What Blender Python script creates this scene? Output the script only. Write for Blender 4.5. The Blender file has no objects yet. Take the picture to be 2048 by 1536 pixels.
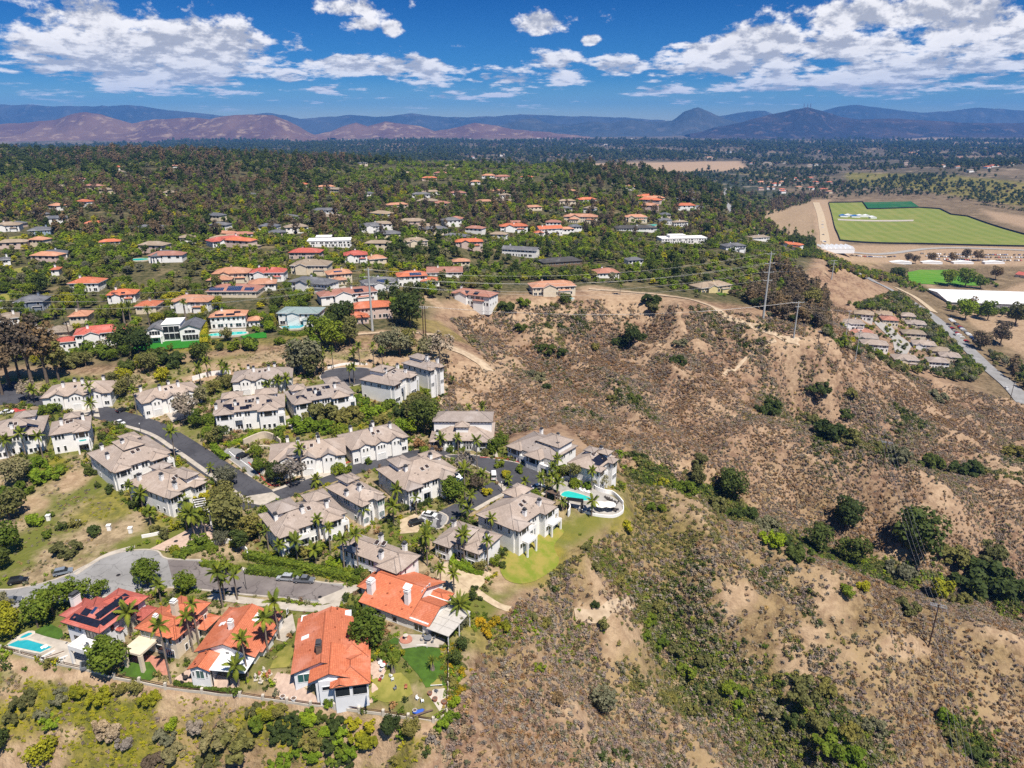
import bpy, math, random
import numpy as np
from mathutils import Vector, Matrix
from mathutils.geometry import delaunay_2d_cdt
random.seed(7); RNG = np.random.default_rng(7)
R = math.radians
scene = bpy.context.scene
COL = scene.collection
# ------------------------------------------------------------------ camera
PITCH, CAMZ, FPX = 20.2, 115.0, 1420.0
cd = bpy.data.cameras.new('camera'); cam = bpy.data.objects.new('camera', cd); COL.objects.link(cam)
cd.sensor_fit = 'HORIZONTAL'; cd.sensor_width = 36; cd.lens = 36*FPX/2048
cd.clip_start = 1; cd.clip_end = 60000
cam.location = (0, 0, CAMZ); cam.rotation_euler = (R(90-PITCH), 0, 0)
scene.camera = cam
# ------------------------------------------------------------------ light
SUNV = Vector((0.30, -0.47, 1.0)).normalized()          # towards the sun
SUN_EL = math.asin(SUNV.z); SUN_AZ = math.atan2(SUNV.x, SUNV.y)
sl = bpy.data.lights.new('sun', 'SUN'); sun = bpy.data.objects.new('sun', sl); COL.objects.link(sun)
sl.energy = 5.0; sl.angle = R(0.55); sl.color = (1.0, 0.93, 0.83)
sun.rotation_euler = SUNV.to_track_quat('Z', 'Y').to_euler(); sun.location = (0, 0, 400)
vs = scene.view_settings
scene.display_settings.display_device = 'sRGB'
vs.view_transform = 'Standard'; vs.look = 'None'; vs.gamma = 1; vs.use_curve_mapping = False; vs.exposure = 0.50
cy = scene.cycles
cy.max_bounces = 5; cy.diffuse_bounces = 2; cy.glossy_bounces = 2; cy.transmission_bounces = 2
cy.volume_bounces = 0; cy.transparent_max_bounces = 8; cy.caustics_reflective = False; cy.caustics_refractive = False
cy.use_denoising = False; cy.use_adaptive_sampling = False

# ------------------------------------------------------------------ node helper
class NT:
    def __init__(s, tree): s.t = tree; s.n = tree.nodes; s.l = tree.links
    def new(s, typ, **kw):
        n = s.n.new(typ)
        for k, v in kw.items(): setattr(n, k, v)
        return n
    def put(s, sock, v):
        if v is None: return
        if isinstance(v, bpy.types.NodeSocket): s.l.new(v, sock)
        else:
            if isinstance(v, (tuple, list)) and sock.type == 'RGBA' and len(v) == 3: v = (*v, 1)
            sock.default_value = v
    def math(s, op, a, b=None, c=None, clamp=False):
        n = s.new('ShaderNodeMath', operation=op, use_clamp=clamp)
        s.put(n.inputs[0], a); s.put(n.inputs[1], b); s.put(n.inputs[2], c)
        return n.outputs[0]
    def vmath(s, op, a, b=None, out=0):
        n = s.new('ShaderNodeVectorMath', operation=op); s.put(n.inputs[0], a)
        if op == 'SCALE': s.put(n.inputs['Scale'], b)
        else: s.put(n.inputs[1], b)
        return n.outputs[out]
    def noise(s, vec, scale, detail=4, rough=0.55, dist=0.0, col=False):
        n = s.new('ShaderNodeTexNoise'); s.put(n.inputs['Vector'], vec); s.put(n.inputs['Scale'], scale)
        s.put(n.inputs['Detail'], detail); s.put(n.inputs['Roughness'], rough); s.put(n.inputs['Distortion'], dist)
        return n.outputs['Color' if col else 'Fac']
    def ramp(s, v, lo, hi, a=0.0, b=1.0, smooth=True):
        n = s.new('ShaderNodeMapRange', interpolation_type='SMOOTHSTEP' if smooth else 'LINEAR')
        s.put(n.inputs['Value'], v); s.put(n.inputs['From Min'], lo); s.put(n.inputs['From Max'], hi)
        s.put(n.inputs['To Min'], a); s.put(n.inputs['To Max'], b)
        return n.outputs['Result']
    def mix(s, f, a, b, mode='MIX'):
        n = s.new('ShaderNodeMix', data_type='RGBA', blend_type=mode)
        s.put(n.inputs[0], f); s.put(n.inputs[6], a); s.put(n.inputs[7], b)
        return n.outputs[2]
    def colramp(s, v, stops):
        n = s.new('ShaderNodeValToRGB'); s.put(n.inputs['Fac'], v)
        e = n.color_ramp.elements
        while len(e) < len(stops): e.new(0.5)
        for i, (p, c) in enumerate(stops): e[i].position = p; e[i].color = (*c, 1)
        return n.outputs['Color']
    def bump(s, h, strength=0.3, dist=0.1):
        n = s.new('ShaderNodeBump'); s.put(n.inputs['Height'], h); s.put(n.inputs['Strength'], strength); s.put(n.inputs['Distance'], dist)
        return n.outputs['Normal']

def new_mat(name):
    m = bpy.data.materials.new(name); m.use_nodes = True
    t = NT(m.node_tree); b = m.node_tree.nodes['Principled BSDF']
    return m, t, b
MATS = {}
def pm(name, c1, c2=None, scale=0.6, rough=0.75, bump=0.0, spec=0.3, metal=0.0, coord='Object', detail=5, rnd=0.0):
    """a plain procedural material: two tones of one colour mottled by noise"""
    if name in MATS: return MATS[name]
    m, t, b = new_mat(name)
    tc = t.new('ShaderNodeTexCoord').outputs[coord]
    if coord == 'Object':
        tc = t.new('ShaderNodeNewGeometry').outputs['Position']
    n1 = t.noise(tc, scale, detail, 0.6)
    c2 = c2 or tuple(x*0.8 for x in c1)
    col = t.mix(t.ramp(n1, 0.35, 0.65), c2, c1)
    if rnd:
        oi = t.new('ShaderNodeObjectInfo').outputs['Random']
        col = t.mix(1.0, col, t.colramp(oi, [(0, (1-rnd,)*3), (1, (1+rnd*.6,)*3)]), 'MULTIPLY')
    t.put(b.inputs['Base Color'], col); b.inputs['Roughness'].default_value = rough
    b.inputs['Metallic'].default_value = metal; b.inputs['Specular IOR Level'].default_value = spec
    if bump: t.put(b.inputs['Normal'], t.bump(t.noise(tc, scale*9, 4), bump, 0.05))
    MATS[name] = m
    return m

# ------------------------------------------------------------------ mesh building
class MB:
    """collects faces; build() links them as one mesh object"""
    def __init__(s): s.v = []; s.f = []; s.uv = None
    def add(s, vs, fs, uvs=None):
        o = len(s.v); s.v.extend(tuple(v) for v in vs); s.f.extend(tuple(i+o for i in f) for f in fs)
        if uvs is not None:
            if s.uv is None: s.uv = []
            s.uv.extend(uvs)
        return s
    def box(s, x0, y0, z0, x1, y1, z1, M=None):
        vs = [(x0,y0,z0),(x1,y0,z0),(x1,y1,z0),(x0,y1,z0),(x0,y0,z1),(x1,y0,z1),(x1,y1,z1),(x0,y1,z1)]
        if M is not None: vs = [tuple(M @ Vector(v)) for v in vs]
        return s.add(vs, [(3,2,1,0),(4,5,6,7),(0,1,5,4),(1,2,6,5),(2,3,7,6),(3,0,4,7)])
    def cyl(s, p0, p1, r0, r1=None, n=8, cap=True):
        p0 = Vector(p0); p1 = Vector(p1); r1 = r0 if r1 is None else r1
        d = (p1-p0); q = d.to_track_quat('Z', 'Y') if d.length > 1e-9 else Matrix.Identity(3).to_quaternion()
        vs = []
        for p, r in ((p0, r0), (p1, r1)):
            for i in range(n):
                a = 2*math.pi*i/n; vs.append(p + q @ Vector((r*math.cos(a), r*math.sin(a), 0)))
        fs = [(i, (i+1) % n, n+(i+1) % n, n+i) for i in range(n)]
        if cap: fs += [tuple(range(n))[::-1], tuple(range(n, 2*n))]
        return s.add(vs, fs)
    def tube(s, pts, radii, n=6):
        pts = [Vector(p) for p in pts]; vs = []; fs = []
        for i, p in enumerate(pts):
            d = (pts[min(i+1, len(pts)-1)]-pts[max(i-1, 0)]); q = d.to_track_quat('Z', 'Y')
            r = radii[i] if isinstance(radii, (list, tuple)) else radii
            for k in range(n):
                a = 2*math.pi*k/n; vs.append(p + q @ Vector((r*math.cos(a), r*math.sin(a), 0)))
        for i in range(len(pts)-1):
            for k in range(n): fs.append((i*n+k, i*n+(k+1) % n, (i+1)*n+(k+1) % n, (i+1)*n+k))
        fs += [tuple(range(n))[::-1], tuple(range((len(pts)-1)*n, len(pts)*n))]
        return s.add(vs, fs)
    def prism(s, pts, z0, z1):
        n = len(pts); vs = [(p[0], p[1], z0) for p in pts]+[(p[0], p[1], z1) for p in pts]
        return s.add(vs, [tuple(range(n))[::-1], tuple(range(n, 2*n))]+[(i, (i+1) % n, n+(i+1) % n, n+i) for i in range(n)])
    def mesh(s, name, mat, smooth=False):
        me = bpy.data.meshes.new(name); me.from_pydata(s.v, [], s.f)
        if s.uv:
            l = me.uv_layers.new(name='UVMap'); l.data.foreach_set('uv', np.array(s.uv, 'f').ravel())
        if mat: me.materials.append(mat)
        if smooth: me.polygons.foreach_set('use_smooth', [True]*len(me.polygons))
        return me
    def build(s, name, mat, parent=None, smooth=False):
        return link(name, s.mesh(name, mat, smooth), parent)
def np_mesh(name, V, F, mat=None, smooth=False):
    """mesh from numpy verts and a (n,4) or (n,3) face array"""
    me = bpy.data.meshes.new(name); V = np.ascontiguousarray(V, 'f'); F = np.ascontiguousarray(F, 'i')
    me.vertices.add(len(V)); me.vertices.foreach_set('co', V.ravel())
    k = F.shape[1]; me.loops.add(F.size); me.loops.foreach_set('vertex_index', F.ravel())
    me.polygons.add(len(F)); me.polygons.foreach_set('loop_start', np.arange(0, F.size, k, dtype='i'))
    me.polygons.foreach_set('use_smooth', np.full(len(F), smooth))
    me.update(calc_edges=True)
    if mat: me.materials.append(mat)
    return me
def link(name, me, parent=None, loc=None, rotz=0.0, scale=None):
    o = bpy.data.objects.new(name, me); COL.objects.link(o)
    if parent is not None: o.parent = parent
    if loc is not None: o.location = loc
    if rotz: o.rotation_euler = (0, 0, rotz)
    if scale is not None: o.scale = scale if isinstance(scale, (tuple, list)) else (scale,)*3
    return o
LABELS = {}
def tag(o, label=None, cat=None, group=None, kind=None):
    if label:
        o['label'] = label
        LABELS[label] = LABELS.get(label, 0)+1
    if cat: o['category'] = cat
    if group: o['group'] = group
    if kind: o['kind'] = kind
    return o
def thing(name, label, cat, loc=(0, 0, 0), rotz=0.0, group=None, scale=None):
    return tag(link(name, None, None, loc, rotz, scale), label, cat, group)

# ------------------------------------------------------------------ pixels and ground
_c, _s = math.cos(R(PITCH)), math.sin(R(PITCH))
def ray(u, v):
    x = (u-1024)/FPX; y = -(v-768)/FPX
    return Vector((x, _c+y*_s, -_s+y*_c))
def at(u, v, z):
    """the point seen at photograph pixel (u, v) that lies at height z"""
    d = ray(u, v); k = (z-CAMZ)/d.z
    return Vector((d.x*k, d.y*k, z))
def px(p):
    """photograph pixel of a world point"""
    x, y, z = p[0], p[1], p[2]-CAMZ
    dep = y*_c-z*_s; up = y*_s+z*_c
    return (1024+FPX*x/dep, 768-FPX*up/dep)

def vnoise(x, y, seed=0):
    xi = np.floor(x).astype(np.int64); yi = np.floor(y).astype(np.int64); xf = x-xi; yf = y-yi
    def h(a, b):
        n = (a*374761393 + b*668265263 + seed*974634321) & 0x7fffffff
        n = ((n ^ (n >> 13))*1274126177) & 0x7fffffff
        return ((n ^ (n >> 16)) & 0xffff)/32767.5-1
    u = xf*xf*xf*(xf*(xf*6-15)+10); w = yf*yf*yf*(yf*(yf*6-15)+10)
    a = h(xi, yi)*(1-u)+h(xi+1, yi)*u; b = h(xi, yi+1)*(1-u)+h(xi+1, yi+1)*u
    return a*(1-w)+b*w
def fbm(x, y, oct=4, seed=0, ridge=False):
    t = 0; a = 1; s = 0
    for i in range(oct):
        n = vnoise(x*2**i+17.3*i, y*2**i-9.1*i, seed+i)
        if ridge: n = 1-2*np.abs(n)
        t = t+a*n; s += a; a *= 0.5
    return t/s
class TPS:
    def __init__(s, pts, scale, lam=0.02):
        P = np.array(pts, float); s.sc = scale; s.P = P[:, :2]/scale; n = len(P)
        d = np.linalg.norm(s.P[:, None]-s.P[None], axis=2)
        K = s.k(d)+lam*np.eye(n); A = np.zeros((n+3, n+3)); A[:n, :n] = K
        A[:n, n] = 1; A[:n, n+1:] = s.P; A[n, :n] = 1; A[n+1:, :n] = s.P.T
        s.w = np.linalg.solve(A, np.concatenate([P[:, 2], np.zeros(3)]))
    @staticmethod
    def k(d): return np.where(d > 1e-9, d*d*np.log(np.maximum(d, 1e-9)), 0)
    def __call__(s, x, y):
        sh = x.shape; q = np.stack([x.ravel(), y.ravel()], 1)/s.sc; n = len(s.P)
        out = np.empty(len(q))
        for i in range(0, len(q), 20000):
            c = q[i:i+20000]; d = np.sqrt(((c[:, None]-s.P[None])**2).sum(2))
            out[i:i+20000] = s.k(d) @ s.w[:n]+s.w[n]+c @ s.w[n+1:]
        return out.reshape(sh)
# ------------------------------------------------------------------ world: sky with a deck of cumulus
world = bpy.data.worlds.new('World'); scene.world = world; world.use_nodes = True
def build_world():
    t = NT(world.node_tree); t.n.clear()
    sky = t.new('ShaderNodeTexSky', sky_type='NISHITA', sun_disc=False)
    sky.sun_elevation = SUN_EL; sky.sun_rotation = SUN_AZ; sky.altitude = 200; sky.air_density = 1.0; sky.dust_density = 0.35; sky.ozone_density = 2.6
    D = t.new('ShaderNodeTexCoord').outputs['Generated']
    sp = t.new('ShaderNodeSeparateXYZ'); t.put(sp.inputs[0], D); x, y, z = sp.outputs
    zc = t.math('MAXIMUM', z, 0.0)
    az = t.math('ARCTAN2', x, y); el = t.math('ARCSINE', zc)
    ae = t.new('ShaderNodeCombineXYZ'); t.put(ae.inputs[0], az); t.put(ae.inputs[1], el); ae = ae.outputs[0]
    # deeper blue overhead than the clear-air model gives, as the photograph's sky is
    skyc = t.mix(1.0, sky.outputs[0], t.colramp(t.math('MULTIPLY', el, 2.2, clamp=True), [(0.0, (1.05, 1.25, 1.40)), (0.05, (.46, .86, 1.30)), (0.12, (.14, .54, 1.12)), (0.32, (.04, .33, .84)), (.7, (.30, .62, 1.05)), (1.0, (.42, .68, 1.0))]), 'MULTIPLY')
    # clouds: where they gather (direction space), broken up by noise laid out on a flat deck
    blobs = [  # photograph (u, v, half width, half height, weight)
        (200,40,110,45,1),(330,95,250,55,1.05),(300,135,230,40,1),(480,125,90,40,.8),(50,95,70,25,.6),(60,140,60,20,.5),
        (700,15,70,22,.9),(720,48,40,18,.9),(785,55,25,15,.8),(690,130,100,24,1),(830,135,110,26,1),(850,160,70,18,.6),
        (1085,48,55,26,1),(1180,80,20,12,1),(1110,120,60,26,.9),(1235,130,60,22,.9),(1010,160,70,25,.7),(1120,150,80,22,.6),
        (1390,97,80,18,1),(1520,90,130,40,1.1),(1500,130,200,30,.8),(1790,25,190,35,1.1),(1950,50,130,48,1.05),(1700,95,150,36,1),(2000,85,110,36,.9),
        (1850,135,250,34,.85),(1700,165,330,22,.7),(1560,150,30,16,1),(570,150,50,18,.7),(420,175,80,14,.5),(270,155,120,20,.6),(900,190,50,10,.5),(1000,190,30,8,.7),(1330,180,100,14,.5),(650,178,40,9,.6)]
    m = None
    for u, v, ru, rv, w in blobs:
        d = ray(u, v).normalized(); a0 = math.atan2(d.x, d.y); e0 = math.asin(max(d.z, 0.0))
        q = t.vmath('MULTIPLY', t.vmath('SUBTRACT', ae, (a0, e0, 0)), (FPX/ru*.93, FPX/rv*.97, 0))
        k = t.ramp(t.vmath('LENGTH', q, out=1), 1.35, 0.15, 0.0, w)
        m = k if m is None else t.math('MAXIMUM', m, k)
    inv = t.math('DIVIDE', 1.0, t.math('ADD', zc, 0.055))
    def field(dz):
        iv = t.math('DIVIDE', 1.0, t.math('ADD', t.math('ADD', zc, dz), 0.055))
        c = t.new('ShaderNodeCombineXYZ'); t.put(c.inputs[0], t.math('MULTIPLY', az, 11.5)); t.put(c.inputs[1], t.math('MULTIPLY', iv, 0.55))
        sc = t.vmath('SCALE', c.outputs[0], 1.0)
        big = t.noise(sc, 1.05, 1, 0.5); det = t.noise(sc, 3.0, 5, 0.62)
        return t.math('ADD', t.math('MULTIPLY', big, 0.55), t.math('MULTIPLY', det, 0.75))
    f0 = field(0.0); f1 = field(0.012)
    cov = t.math('ADD', t.math('MULTIPLY', m, 0.37), t.ramp(el, .015, .075, .115, .055))
    d0 = t.math('SUBTRACT', t.math('ADD', f0, cov), 0.86); d1 = t.math('SUBTRACT', t.math('ADD', f1, cov), 0.86)
    alpha = t.ramp(d0, -0.03, 0.13)
    up = t.ramp(t.math('SUBTRACT', d0, d1), -0.10, 0.11)          # thinning upwards: a sunlit top
    thick = t.ramp(d0, 0.05, 0.40)
    lit = t.math('MULTIPLY', t.math('ADD', t.math('MULTIPLY', up, 0.75), 0.30), t.math('SUBTRACT', 1.0, t.math('MULTIPLY', thick, 0.18)))
    ccol = t.mix(lit, (.22, .26, .36), (1.05, 1.03, 1.04))
    ccol = t.mix(t.ramp(el, 0.0, 0.10, 0.45, 0.0), ccol, (.36, .52, .78))
    fade = t.ramp(el, 0.004, 0.03)
    bg1 = t.new('ShaderNodeBackground'); t.put(bg1.inputs[0], skyc); bg1.inputs[1].default_value = 0.056
    bg2 = t.new('ShaderNodeBackground'); t.put(bg2.inputs[0], ccol); bg2.inputs[1].default_value = 0.72
    mx = t.new('ShaderNodeMixShader'); t.put(mx.inputs[0], t.math('MULTIPLY', alpha, fade)); t.l.new(bg1.outputs[0], mx.inputs[1]); t.l.new(bg2.outputs[0], mx.inputs[2])
    out = t.new('ShaderNodeOutputWorld'); t.l.new(mx.outputs[0], out.inputs[0])
build_world()
world.cycles.sampling_method = 'MANUAL'; world.cycles.sample_map_resolution = 512
# ------------------------------------------------------------------ terrain
NEAR_PX = [  # (u, v, height) of ground points seen in the photograph
 (-120,1310,-1.5),(0,1330,-1.5),(180,1352,-1),(330,1365,-0.5),(480,1388,0),(650,1412,0),(600,1398,.2),(700,1402,.2),(750,1392,.1),(560,1380,.1),(860,1450,-1),(905,1400,-1),(900,1300,-.5),
 (0,1180,-1),(100,1200,-.5),(300,1170,0),(500,1150,0),(650,1180,0),(250,1110,1),(120,1240,-.8),(300,1300,-.5),(440,1290,0),(560,1290,0),(760,1290,0),
 (840,1200,0),(760,1160,.5),(360,1090,1),(450,1110,.5),(600,1120,1),(720,1140,1),
 (500,985,3),(420,950,3.8),(350,885,5),(220,832,6),(90,815,6.5),(-60,800,7),(390,1030,2.5),(300,1050,2),
 (700,742,9),(640,700,12),(780,800,6.5),(500,870,6),(640,850,6),(560,790,8),(330,830,6.5),(150,810,7),(480,790,8.5),
 (620,950,4),(750,930,3.5),(880,905,3),(950,925,2.8),(1030,960,2.2),(1100,985,1.5),(1170,1000,1),(1220,1010,.5),(870,1035,2),(780,1100,1),(950,1110,0),(1000,1020,1),(600,1080,2),(540,1060,2),
 (60,960,4),(120,1010,2.5),(200,1050,2),(60,1080,.5),(20,900,6),(110,905,6),(0,1010,2),(-120,1000,3),(-150,850,7),
 (380,735,10.5),(300,705,12),(160,740,9),(60,740,8),(-100,700,9),(500,705,12),(590,700,12.5),(340,675,14.5),(200,690,13),(470,660,15),(590,650,15),(740,645,14),(680,690,12.5),(800,660,13),
 (850,690,10),(900,690,8.5),(950,722,5),(960,740,2),(900,760,4),(890,830,1),(1000,850,-2),(1100,840,-8),(1200,880,-9),(1160,900,-3),(1250,985,-3),
 (870,600,14),(960,590,13),(1110,605,9),(1180,585,9),(1330,595,6),(1450,630,0),(1540,655,-4),(1600,685,-9),(1250,615,5),
 (900,640,8),(980,650,0),(1020,700,-7),(1100,650,0),(1100,720,-13),(1200,640,1),(1270,680,-12),(1340,650,-2),(1350,720,-14),
 (1150,780,-14),(1250,760,-12),(1250,830,-18),(1350,780,-17),(1430,805,-21),(1480,840,-25),(1560,885,-26),(1650,925,-31),(1760,965,-38),(1900,1030,-47),(2048,1100,-60),(2150,1150,-64),
 (1450,720,-16),(1550,760,-26),(1570,825,-46),(1660,870,-55),(1800,920,-62),(1950,960,-64),(2048,940,-68),(1680,720,-22),(1720,760,-33),(1760,810,-42),(1850,830,-54),(1950,850,-66),(2048,870,-72),(2000,790,-75),(2150,900,-76),
 (1330,890,-20),(1350,960,-20),(1280,960,-11),(1450,960,-33),(1450,1015,-34),(1560,1060,-46),(1650,1100,-54),(1760,1130,-60),(1870,1170,-64),(2048,1230,-71),(1600,990,-44),(1750,1040,-53),(1900,1100,-60),
 (1210,1030,-1.5),(1280,1050,-5),(1360,1070,-10),(1500,1125,-17),(1620,1165,-22),(1740,1205,-27),(1860,1255,-31),(1960,1310,-36),(2100,1370,-42),
 (1060,1100,-2.5),(1100,1160,-6),(1040,1190,-4),(1180,1200,-12),(1250,1215,-16),(1290,1180,-14),(1300,1260,-29),(1360,1340,-38),(1450,1390,-45),(1560,1430,-51),(1700,1500,-50),(1900,1536,-52),(1500,1250,-27),(1700,1340,-38),(1900,1420,-45),(1400,1180,-15),
 (980,1230,-2),(960,1300,-3),(1050,1330,-10),(1150,1300,-16),(1000,1430,-8),(1120,1440,-18),(1250,1480,-28),(1100,1536,-22),(900,1500,-9),(1400,1536,-40),
 (-80,1420,-8),(100,1420,-7),(250,1430,-7),(400,1450,-7),(600,1470,-7),(780,1500,-8),(100,1536,-16),(400,1536,-15),(700,1536,-14),(-80,1536,-17),
 # right valley bench and floor
 (1700,640,-45),(1750,690,-58),(1820,720,-64),(1640,600,-30),(1600,560,-25),(1680,540,-40),(1640,520,-40),(1760,570,-62),(1900,700,-76),(1980,740,-78),(1900,620,-80),(2048,640,-80),(1800,540,-79),(2000,560,-80),(2048,760,-79),(1700,510,-76),(1850,510,-80),
 (1550,530,-12),(1500,550,-6),(1450,580,-2),(1350,560,3),(1250,540,6),(1150,540,8),(1000,560,9),(1500,600,-4),
 (960,530,4),(1080,530,5),(1200,500,2),(1040,490,6),(920,500,14),(1100,450,10),(1300,490,-2),(1400,470,-5),(1500,480,-18),(1580,490,-35),(1620,470,-70),(1560,440,-76),
 (760,560,17),(640,560,19),(500,560,20),(300,600,18),(100,600,17),(450,600,18),(0,650,14),(-100,600,17),(100,520,22),(300,500,26),(550,500,25),(750,500,21),(0,480,28),(-150,500,26),
]
FAR_W = [  # (x, y, height)
 (-450,450,18),(-300,600,24),(-650,600,25),(-100,600,18),(-400,900,36),(-900,900,38),(-100,900,25),(-500,1300,40),(-1200,1300,42),(-200,1300,32),(-700,1800,42),(-1700,1800,44),(-200,1800,18),(-350,1600,32),
 (-900,2300,10),(-1900,2400,18),(-800,2900,-20),(-2200,3200,-15),(-300,2300,-30),(0,3000,-62),(-1200,4000,-55),(-3200,4200,-45),(-4000,3000,0),
 (130,640,8),(150,900,12),(120,1200,20),(300,1450,6),(80,1500,18),(420,1650,-12),(520,1800,-45),(300,2100,-55),(100,1900,0),(430,1100,-40),(300,950,-5),(560,1500,-75),(520,1200,-76),(700,1250,-80),(900,1000,-80),(500,900,-78),(1200,1200,-80),(700,1800,-78),
 (1000,1800,-80),(1500,1500,-78),(1650,2350,-30),(2000,2600,-25),(1250,2300,-72),(2500,2000,-60),(800,2500,-78),(1200,3000,-80),(2200,3500,-70),(500,3500,-75),(0,4500,-70),(2500,5000,-75),(-1500,5500,-70),(1000,5500,-76),(4500,5500,-70),(-4500,6000,-60),
 (0,8000,-70),(4000,8000,-70),(-5000,9000,-70),(-9000,9000,-70),(9000,9000,-70),(0,16000,-80),(14000,16000,-80),(-14000,16000,-80),(3500,3000,-60),(5000,4000,-60),
 (380,505,-75),(420,640,-79),(200,520,-16),(0,430,9),(100,430,8)]
NEARC = [tuple(at(u, v, z)) for u, v, z in NEAR_PX]+[p for p in FAR_W if p[1] < 1500 and abs(p[0]) < 1300]
tps_near = TPS(NEARC, 100.0, 0.006); tps_far = TPS(FAR_W, 600.0, 0.02)
NR, NC, Y0, Y1 = 640, 460, 62.0, 16500.0
QR = (Y1/Y0)**(1/(NR-1))
def gridx(t, y): return t*(y*0.86+55)
def terrain_height(x, y):
    zn = tps_near(x, y); zf = tps_far(x, y)
    k = np.clip((np.hypot(x, y)-820)/500, 0, 1); k = k*k*(3-2*k)
    return zn*(1-k)+zf*k
tt = np.linspace(-1, 1, NC); yy = Y0*QR**np.arange(NR)
GY = np.repeat(yy[:, None], NC, 1); GX = gridx(tt[None, :], GY)
GZ = terrain_height(GX, GY)
# wild ground gets gullies and lumps, the built plateau stays smooth
def pxgrid():
    dep = GY*_c-(GZ-CAMZ)*_s
    return 1024+FPX*GX/dep, 768-FPX*(GY*_s+(GZ-CAMZ)*_c)/dep
GU, GV = pxgrid()
def in_poly(U, V, poly):
    inside = np.zeros(U.shape, bool); n = len(poly)
    for i in range(n):
        x1, y1 = poly[i]; x2, y2 = poly[(i+1) % n]
        if y1 == y2: continue
        c = ((y1 > V) != (y2 > V)) & (U < (x2-x1)*(V-y1)/(y2-y1)+x1)
        inside ^= c
    return inside
def soft(mask, n=6):
    m = mask.astype(float)
    for _ in range(n):
        p = np.pad(m, 1, mode='edge'); m = (p[1:-1, 1:-1]*2+p[:-2, 1:-1]+p[2:, 1:-1]+p[1:-1, :-2]+p[1:-1, 2:])/6
    return m
WILD_PX = [(850,760),(890,720),(990,745),(900,640),(1000,620),(1180,600),(1400,615),(1560,640),(1640,520),(1750,560),(1700,640),(1780,740),(1900,770),(2400,900),(2400,1700),(780,1700),(790,1500),(880,1460),(960,1320),(1000,1240),(1120,1130),(1270,1040),(1255,965),(1130,850),(1000,870),(890,850)]
wild = soft(in_poly(GU, GV, WILD_PX), 8)
lowleft = soft(in_poly(GU, GV, [(-900,1345),(0,1345),(480,1405),(870,1470),(790,1700),(-900,1700)]), 5)
far_k = np.clip((GY-900)/600, 0, 1)
wx = GX+fbm(GX/60, GY/60, 2, 91)*22; wy = GY+fbm(GX/60, GY/60, 2, 92)*22
gull = fbm((wx*.86+wy*.5)/34, (wy*.86-wx*.5)/58, 5, 3, ridge=True)
GZ += wild*(gull*8.5-2.4+fbm(GX/9, GY/9, 3, 11)*0.8) + lowleft*fbm(GX/12, GY/12, 3, 5)*0.8
flatval = np.clip((-GZ-70)/6, 0, 1)*(GY < 2000)
GZ += far_k*(1-flatval)*fbm(GX/260, GY/260, 4, 21)*9
GZ += np.clip((GY-2500)/2000, 0, 1)*fbm(GX/900, GY/900, 4, 31)*22
def hz(x, y):
    """ground height under (x, y)"""
    x = np.asarray(x, float); y = np.clip(np.asarray(y, float), Y0+.01, Y1*.999)
    r = np.log(y/Y0)/math.log(QR); c = (x/(y*0.86+55)+1)/2*(NC-1)
    r0 = np.clip(np.floor(r).astype(int), 0, NR-2); c0 = np.clip(np.floor(c).astype(int), 0, NC-2)
    # the rows are spaced in log y: weight by real y
    ya = yy[r0]; yb = yy[r0+1]; fr = (y-ya)/(yb-ya); fc = np.clip(c-c0, 0, 1)
    return (GZ[r0, c0]*(1-fc)+GZ[r0, c0+1]*fc)*(1-fr)+(GZ[r0+1, c0]*(1-fc)+GZ[r0+1, c0+1]*fc)*fr
def hz1(x, y): return float(hz(x, y))
def gp(u, v, lift=0.0):
    """the ground point seen at photograph pixel (u, v)"""
    d = ray(u, v); hh = math.hypot(d.x, d.y); d = d/hh
    tmax = 9000.0; t = 60.0; prev = t
    while t < tmax:
        p = d*t
        if CAMZ+p.z < hz1(p.x, p.y):
            a, b = prev, t
            for _ in range(12):
                m = (a+b)/2; q = d*m
                if CAMZ+q.z < hz1(q.x, q.y): b = m
                else: a = m
            q = d*b
            return Vector((q.x, q.y, hz1(q.x, q.y)+lift))
        prev = t; t += max(2.0, t*0.012)
    q = d*prev
    return Vector((q.x, q.y, hz1(q.x, q.y)+lift))
# ------------------------------------------------------------------ ground cover map: what grows or lies where
GU, GV = pxgrid()
green = np.zeros(GX.shape); bare = np.zeros(GX.shape); litter = np.zeros(GX.shape); town = np.zeros(GX.shape)
def splat(arr, u, v, ru, rv, w=1.0, jag=0.35, seed=0):
    c = gp(u, v); cx = gp(u+ru, v); cy_ = gp(u, v-rv)
    a = (c-cx).length; b = (c-cy_).length
    ax = Vector((cx.x-c.x, cx.y-c.y)).normalized()
    sel = (np.abs(GX-c.x) < 2.2*max(a, b)) & (np.abs(GY-c.y) < 2.2*max(a, b))
    dx = GX[sel]-c.x; dy = GY[sel]-c.y
    r = np.hypot((dx*ax.x+dy*ax.y)/a, (-dx*ax.y+dy*ax.x)/b)
    r = r+jag*fbm(GX[sel]/6, GY[sel]/6, 3, 40+seed)
    arr[sel] = np.maximum(arr[sel], w*np.clip((1.15-r)/0.4, 0, 1))
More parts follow.
